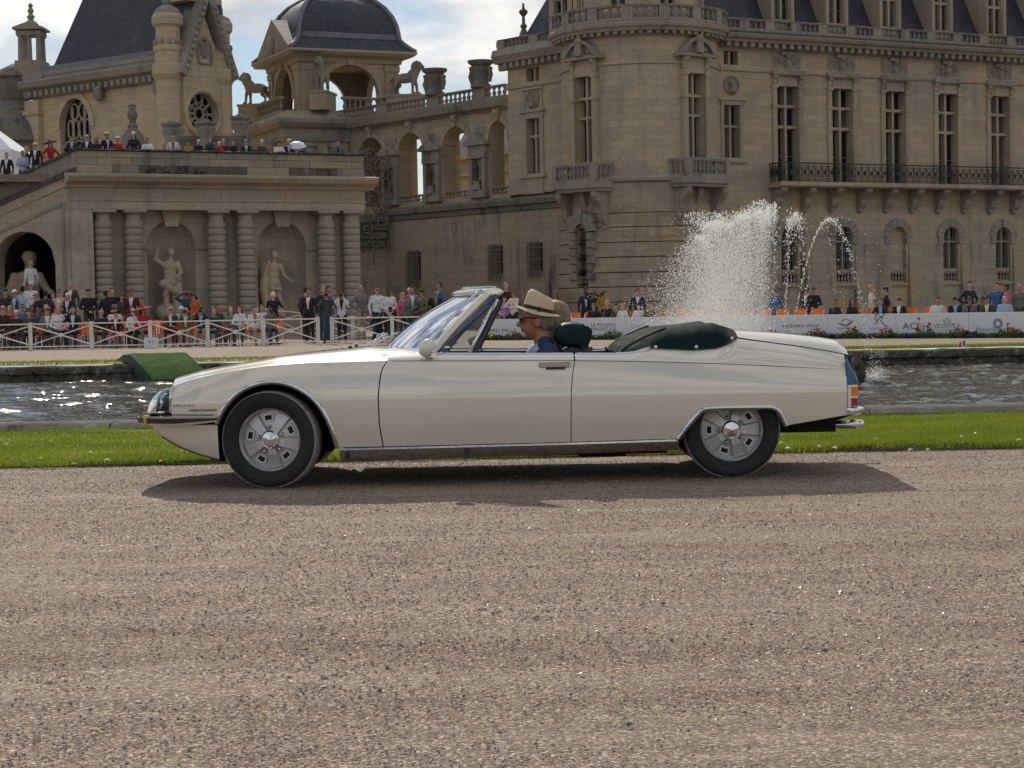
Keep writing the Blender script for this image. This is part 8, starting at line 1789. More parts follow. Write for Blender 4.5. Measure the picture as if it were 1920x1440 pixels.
# ---------------------------------------------------------------- fountain: drops of many jets
FY = 36.0
def drops():
    r = random.Random(77); V = []; Fc = []
    oc = [(1,0,0),(-1,0,0),(0,1,0),(0,-1,0),(0,0,1),(0,0,-1)]; ot = [(0,2,4),(2,1,4),(1,3,4),(3,0,4),(2,0,5),(1,2,5),(3,1,5),(0,3,5)]
    te = [(1,1,1),(-1,-1,1),(-1,1,-1),(1,-1,-1)]; tt = [(0,1,2),(0,3,1),(0,2,3),(1,3,2)]
    def drop(x, y, z, s, el=1.0):
        s *= 0.70
        if z < WATER_Z: return
        b = len(V)
        if s > 0.0066:
            for p in oc: V.append((x+p[0]*s*0.8, y+p[1]*s*0.8, z+p[2]*s*el))
            Fc.extend([(i+b, j+b, k+b) for i, j, k in ot])
        else:
            for p in te: V.append((x+p[0]*s*0.7, y+p[1]*s*0.7, z+p[2]*s*0.7*el))
            Fc.extend([(i+b, j+b, k+b) for i, j, k in tt])
    X = lambda px, py=560: P(px, py, FY).x; Z = lambda py, px=1400: P(px, py, FY).z
    # thin clear jets on the right: parabolas breaking into beads
    for bx, ax, ay, lx, n, sp in ((1477, 1560, 410, 1642, 620, 0.018), (1463, 1488, 402, 1516, 560, 0.03), (1447, 1449, 387, 1452, 420, 0.03), (1441, 1440, 388, 1438, 420, 0.03), (1468, 1478, 408, 1492, 260, 0.07)):
        x0, xa, x1 = X(bx, 690), X(ax, ay), X(lx, 690); zt = Z(ay, ax); y0 = FY+r.uniform(-.4, .4)
        for k in range(n):
            s = r.random()**0.85; h = zt-WATER_Z; q = (2*s-1); z = WATER_Z+h*(1-q*q); x = x0+(xa-x0)*(s/0.5) if s < 0.5 else xa+(x1-xa)*((s-0.5)/0.5)
            j = sp*(0.35+1.9*s*s); drop(x+r.gauss(0, j), y0+r.gauss(0, j*1.5), z+r.gauss(0, j*1.3), 0.006+0.014*r.random()**2.5*(1.2 if abs(q) < 0.5 else 0.8), 1.4)
    # ragged heads
    for ax, ay, wd_, n in ((1424, 378, 7, 420), (1404, 388, 9, 330), (1349, 399, 9, 330), (1310, 398, 17, 420), (1444, 385, 6, 260), (1490, 403, 9, 260), (1380, 396, 9, 260), (1560, 408, 13, 110), (1335, 412, 16, 260)):
        for k in range(n): drop(X(ax+r.gauss(0, wd_), ay), FY+r.gauss(0, .35), Z(ay+abs(r.gauss(0, 30))*(0.3+r.random())+r.uniform(-3, 4), ax), 0.006+0.016*r.random()**2.2, 1.3)
    # dense rising columns
    for bx, tx, ty in ((1420, 1428, 395), (1408, 1402, 398), (1396, 1385, 402), (1432, 1440, 400), (1382, 1365, 412), (1368, 1345, 412), (1356, 1325, 415), (1345, 1310, 440)):
        for k in range(2600):
            s = r.random(); px = bx+(tx-bx)*s*s+r.gauss(0, 2.0+5*s); py = 690+(ty-690)*(2*s-s*s); drop(X(px, py), FY+r.gauss(0, .3), Z(py, px)+r.uniform(-.1, .0), 0.004+0.010*r.random()**2.6, 1.5)
    # falling veil, blown to the left
    for k in range(46000):
        f = r.random()**0.62; top = r.choice((1425, 1405, 1385, 1365, 1345, 1325)); px = top-r.random()**1.5*(30+205*f)+r.gauss(0, 10); py = 408+285*f+abs(r.gauss(0, 22))+max(0, (1400-px))*0.28
        if px < 1330 and py < 404+(1330-px)*1.05: continue
        drop(X(px, py), FY+r.gauss(0, .7), Z(py, px), 0.0035+0.006*r.random()**2.5+(0.008*r.random() if r.random() < 0.07 else 0))
    for k in range(85000):      # fine mist
        f = r.random()**0.6; px = r.choice((1425, 1408, 1392, 1370, 1350, 1330))-r.random()**1.6*(20+165*f)+r.gauss(0, 9+8*f); py = 405+290*f+abs(r.gauss(0, 26))+max(0, (1390-px))*0.3
        if px < 1330 and py < 410+(1330-px)*1.1: continue
        drop(X(px, py), FY+r.gauss(0, .6), Z(py, px), 0.0030+0.0026*r.random(), 2.2)
    for k in range(4200):
        f = r.random(); px = 1335-165*r.random()**1.2*(0.25+0.85*f)+r.gauss(0, 8); py = 420+(1335-px)*0.9+170*f*r.random()+r.gauss(0, 12); drop(X(px, py), FY+r.gauss(0, .8), Z(py, px), 0.005+0.014*r.random()**2)
    for k in range(1500): px = r.uniform(1130, 1480); py = r.uniform(560, 700); drop(X(px, py), FY+r.gauss(0, 1.0), Z(py, px), 0.004+0.008*r.random()**2)
    for k in range(900): drop(X(1642+r.gauss(0, 10), 660)+0.0, FY+r.gauss(0, .3), WATER_Z+abs(r.gauss(0, 0.10))*(1 if r.random() < .8 else 6), 0.004+0.010*r.random()**2)
    for k in range(110): px = 1600+r.gauss(0, 30); py = r.uniform(430, 700); drop(X(px, py), FY+r.gauss(0, .3), Z(py, px), 0.006+0.014*r.random()**2)
    me = bpy.data.meshes.new('fountain'); me.from_pydata(V, [], Fc); me.materials.append(SPRAY); me.update(); return me
tag(obj('fountain_spray', drops()), 'white fountain spray of many jets and falling drops rising from the canal', 'fountain', kind='stuff')
# ---------------------------------------------------------------- people
SKIN = {'a': plain('skin_light', (0.50, 0.27, 0.19), 0.55, var=0.08), 'b': plain('skin_tan', (0.36, 0.18, 0.115), 0.55, var=0.08), 'c': plain('skin_dark', (0.10, 0.05, 0.032), 0.5, var=0.08)}
COL = {'blk': (0.012, 0.012, 0.013), 'nvy': (0.014, 0.020, 0.042), 'wht': (0.62, 0.62, 0.63), 'gry': (0.14, 0.14, 0.145), 'dgy': (0.05, 0.05, 0.055), 'brn': (0.07, 0.045, 0.028), 'dbr': (0.030, 0.020, 0.015), 'bei': (0.42, 0.36, 0.28), 'blu': (0.045, 0.12, 0.28), 'lbl': (0.30, 0.42, 0.58), 'red': (0.42, 0.018, 0.025), 'bur': (0.075, 0.012, 0.022), 'org': (0.45, 0.11, 0.02), 'pnk': (0.55, 0.10, 0.22), 'tea': (0.018, 0.060, 0.085), 'oli': (0.13, 0.115, 0.055), 'crm': (0.60, 0.55, 0.47), 'mus': (0.36, 0.24, 0.02), 'lil': (0.36, 0.28, 0.52), 'jns': (0.035, 0.06, 0.11), 'tan': (0.34, 0.27, 0.20),
       'hbr': (0.030, 0.017, 0.010), 'hbl': (0.010, 0.008, 0.007), 'hbd': (0.40, 0.27, 0.13), 'hgy': (0.32, 0.31, 0.30), 'hwt': (0.62, 0.61, 0.58), 'hau': (0.14, 0.045, 0.018), 'str': (0.58, 0.46, 0.30)}
def cm_(k): return plain('cloth_'+k if not k.startswith('h') else 'hair_'+k, COL[k], 0.85, var=0.18, scale=9)
def body_prims(arm, leg, fem):
    hz = {'stand': 0.92, 'sit': 0.52, 'crouch': 0.36}[leg]; d = hz-0.92; p = []
    for s in (-1, 1):
        if leg == 'stand': hip, kn, an = (s*0.095, 0, hz), (s*0.105, -0.015, 0.50), (s*0.11, 0.02, 0.09)
        elif leg == 'sit': hip, kn, an = (s*0.10, 0.02, hz+0.01), (s*0.13, -0.42, hz+0.02), (s*0.13, -0.40, 0.09)
        else: hip, kn, an = (s*0.10, 0.05, hz), (s*0.17, -0.34, 0.46 if s > 0 else 0.12), (s*0.16, -0.22 if s > 0 else 0.15, 0.09)
        p += [('c', hip, kn, 0.098, 0.068, 2), ('c', kn, an, 0.066, 0.046, 2), ('c', (an[0], an[1], 0.05), (an[0]*1.08, an[1]-0.17, 0.035), 0.046, 0.036, 3)]
        sh = 0.155 if fem else 0.185
        E = {'hang': ((0.26, 0.04, 1.14), (0.25, -0.05, 0.90)), 'clasp': ((0.27, 0.02, 1.15), (0.05, -0.19, 1.03)), 'cam': ((0.27, -0.16, 1.24), (0.075, -0.215, 1.56)), 'hips': ((0.37, 0.07, 1.17), (0.19, -0.05, 1.03)), 'cross': ((0.25, -0.05, 1.13), (-0.09, -0.20, 1.18)), 'lean': ((0.27, -0.22, 1.12), (0.10, -0.40, 1.14)), 'up': ((0.36, -0.08, 1.50), (0.10, -0.17, 1.66)), 'lap': ((0.26, -0.02, 1.13), (0.09, -0.25, 1.03)), 'chin': ((0.24, -0.16, 1.15), (0.04, -0.17, 1.50) if s > 0 else (-0.05, -0.22, 1.10))}[arm]
        e, w = E; e = (s*e[0], e[1], e[2]+d); w = (s*w[0], w[1], w[2]+d); S_ = (s*sh, 0, 1.41+d)
        p += [('c', S_, e, 0.062, 0.048, 1), ('c', e, w, 0.047, 0.035, 1)]
        v = (Vector(w)-Vector(e)).normalized(); h = Vector(w)+v*0.07; p += [('c', tuple(Vector(w)+v*0.02), tuple(h), 0.030, 0.034, 0), ('c', tuple(h), tuple(h+v*0.07), 0.030, 0.018, 0), ('c', tuple(h), tuple(h+v*0.03+Vector((-s*0.045, -0.01, 0.0))), 0.016, 0.013, 0)]
    p += [('e', (0, 0, 0.96+d), (0.175, 0.120, 0.14), 1), ('e', (0, 0, 1.10+d), (0.145 if fem else 0.165, 0.108, 0.18), 1), ('e', (0, -0.005, 1.30+d), (0.165 if fem else 0.190, 0.122, 0.17), 1), ('c', (-0.14, 0, 1.42+d), (0.14, 0, 1.42+d), 0.068, 0.068, 1), ('c', (0, 0.005, 1.46+d), (0, -0.012, 1.56+d), 0.058, 0.054, 0)]
    if fem: p += [('e', (0.075, -0.09, 1.29+d), (0.075, 0.06, 0.07), 1), ('e', (-0.075, -0.09, 1.29+d), (0.075, 0.06, 0.07), 1)]
    p += [('e', (0, -0.012, 1.655+d), (0.074, 0.094, 0.105), 0), ('e', (0, -0.045, 1.59+d), (0.054, 0.062, 0.056), 0), ('c', (0, -0.105, 1.655+d), (0, -0.122, 1.625+d), 0.010, 0.015, 0), ('e', (0.076, 0.005, 1.635+d), (0.012, 0.022, 0.032), 0), ('e', (-0.076, 0.005, 1.635+d), (0.012, 0.022, 0.032), 0)]
    return p, (0, -0.012, 1.655+d), 1.77+d
BODY = {}
def body(arm, leg, fem):
    k = (arm, leg, fem)
    if k not in BODY:
        p, hc, ht = body_prims(arm, leg, fem); d = hc[2]-1.655
        def post(c, n, z):
            f = (z == 1) & (n[:, 1] < -0.35) & (c[:, 2] > 1.08+d) & (np.abs(c[:, 0]) < 0.012+0.16*(c[:, 2]-1.08-d)) & (c[:, 1] < -0.03) & (np.abs(c[:, 0]) < 0.075); z[f] = 4; return z
        BODY[k] = (skin('person', p, 0.0155, [SKIN['a'], cm_('blk'), cm_('dgy'), BLACK, cm_('wht')], 3, post), hc, ht)
    return BODY[k]
def trim(m):
    us = sorted({i for f in m.f for i in f}); mp = {v: k for k, v in enumerate(us)}; m.v = [m.v[i] for i in us]; m.f = [tuple(mp[i] for i in f) for f in m.f]; m.mi = [0]*len(m.f)
def ball_cut(c, r, keep, seg=16, rings=12, mat_=None, name='hair', extra=None):
    m = MB(); m.ball(c, r, seg, rings); fs = []
    for f in m.f:
        q = sum((Vector(m.v[i]) for i in f), Vector())/len(f)
        if keep(q): fs.append(f)
    m.f = fs; trim(m)
    if extra: extra(m)
    return m.mesh(name, cm_('blk'), smooth=True)
HEADGEAR = {
 'short': ball_cut((0, 0.012, 0.012), (0.083, 0.100, 0.112), lambda q: (q.z > 0.055 and q.y > -0.09) or (q.y > 0.0 and q.z > -0.06)),
 'fringe': ball_cut((0, 0.012, 0.008), (0.088, 0.106, 0.116), lambda q: (q.z > 0.035) or (q.y > 0.0 and q.z > -0.09)),
 'long': ball_cut((0, 0.02, 0.0), (0.095, 0.108, 0.122), lambda q: (q.z > 0.05 and q.y > -0.09) or q.y > -0.015, extra=lambda m: m.lathe([(0.088, 0.02), (0.100, -0.06), (0.098, -0.16), (0.060, -0.27)], 14, T(0, 0.045, 0) @ Matrix.Diagonal((1.0, 0.62, 1, 1)), cap=False)),
 'cap': ball_cut((0, 0.005, 0.025), (0.088, 0.106, 0.105), lambda q: q.z > 0.035, name='cap', extra=lambda m: m.add([(0.075, -0.07, 0.045), (-0.075, -0.07, 0.045), (-0.05, -0.18, 0.03), (0.05, -0.18, 0.03)], [(0, 1, 2, 3)])),
 'beret': ball_cut((0.01, 0.01, 0.075), (0.115, 0.125, 0.05), lambda q: True, name='beret'),
 'hat': ball_cut((0, 0, 0), (0.01, 0.01, 0.01), lambda q: False, name='hat', extra=lambda m: m.lathe([(0.16, 0.050), (0.165, 0.058), (0.092, 0.062), (0.086, 0.14), (0.06, 0.160), (0.0, 0.155)], 18, Matrix.Diagonal((0.95, 1.1, 1, 1)), cap=False)),
 'wide': ball_cut((0, 0, 0), (0.01, 0.01, 0.01), lambda q: False, name='hat', extra=lambda m: m.lathe([(0.30, 0.035), (0.305, 0.05), (0.20, 0.075), (0.095, 0.075), (0.08, 0.15), (0.0, 0.16)], 22, Matrix.Rotation(R(-12), 4, 'Y'), cap=False))}
_g = MB(); _g.box(-0.066, -0.012, -0.112, -0.086, -0.008, 0.026); _g.box(0.012, 0.066, -0.112, -0.086, -0.008, 0.026); _g.box(-0.074, 0.074, -0.092, -0.084, 0.014, 0.024); GLASSES = _g.mesh('sunglasses', BLACK)
_c = MB(); _c.cbox(-0.07, 0.07, -0.05, 0.03, -0.045, 0.045, 0.01); _c.lathe([(0.042, 0), (0.042, 0.11), (0.036, 0.115)], 12, T(0, -0.05, 0) @ Matrix.Rotation(R(90), 4, 'X')); _c.box(-0.025, 0.025, -0.04, 0.02, 0.045, 0.068); CAMERA_ME = _c.mesh('photo_camera', BLACK)
_p = MB(); _p.cbox(-0.075, 0.075, -0.006, 0.006, -0.037, 0.037, 0.004); PHONE_ME = _p.mesh('phone', BLACK)
def person(x, y, z0, ztop, arm, leg, fem, sk, top, legs, shirt, hair, gear, glasses, label, group, rz=0.0, hold=None):
    me, hc, ht = body(arm, leg, fem); s = max(0.87, min(1.13, (ztop-z0)/(ht+(0.03 if gear in ('hat', 'wide') else 0.0)))); o = obj('person', me); o.location = (x, y, z0 if (ztop-z0)/ht < 1.13 else ztop-1.13*ht); o.scale = (s, s, s); o.rotation_euler = (0, 0, rz)
    for i, mt in enumerate((SKIN[sk], cm_(top), cm_(legs), BLACK, cm_(shirt or top))): o.material_slots[i].link = 'OBJECT'; o.material_slots[i].material = mt
    tag(o, label, 'person', group)
    parts = []
    if hair: parts.append(('long' if hair[0] == 'L' else 'fringe' if hair[0] == 'F' else 'short', hair[1:]))
    if gear: g, c = gear.split(':'); parts.append((g, c))
    for g, c in parts:
        q = obj({'cap': 'cap', 'hat': 'hat', 'wide': 'hat', 'beret': 'beret'}.get(g, 'hair'), HEADGEAR[g], o, T(*hc)); q.material_slots[0].link = 'OBJECT'; q.material_slots[0].material = cm_(c)
    if glasses: obj('sunglasses', GLASSES, o, T(*hc))
    if hold:
        c = obj('photo_camera' if hold[0] == 'c' else 'phone', CAMERA_ME if hold[0] == 'c' else PHONE_ME); off = Vector((0, -0.225, hc[2]-0.02)) if arm in ('cam', 'up') else Vector((0, -0.22, hc[2]-0.56)); c.matrix_world = T(*o.location) @ RZ(rz) @ T(*(off*s)); tag(c, hold[1], 'camera' if hold[0] == 'c' else 'phone')
    return o
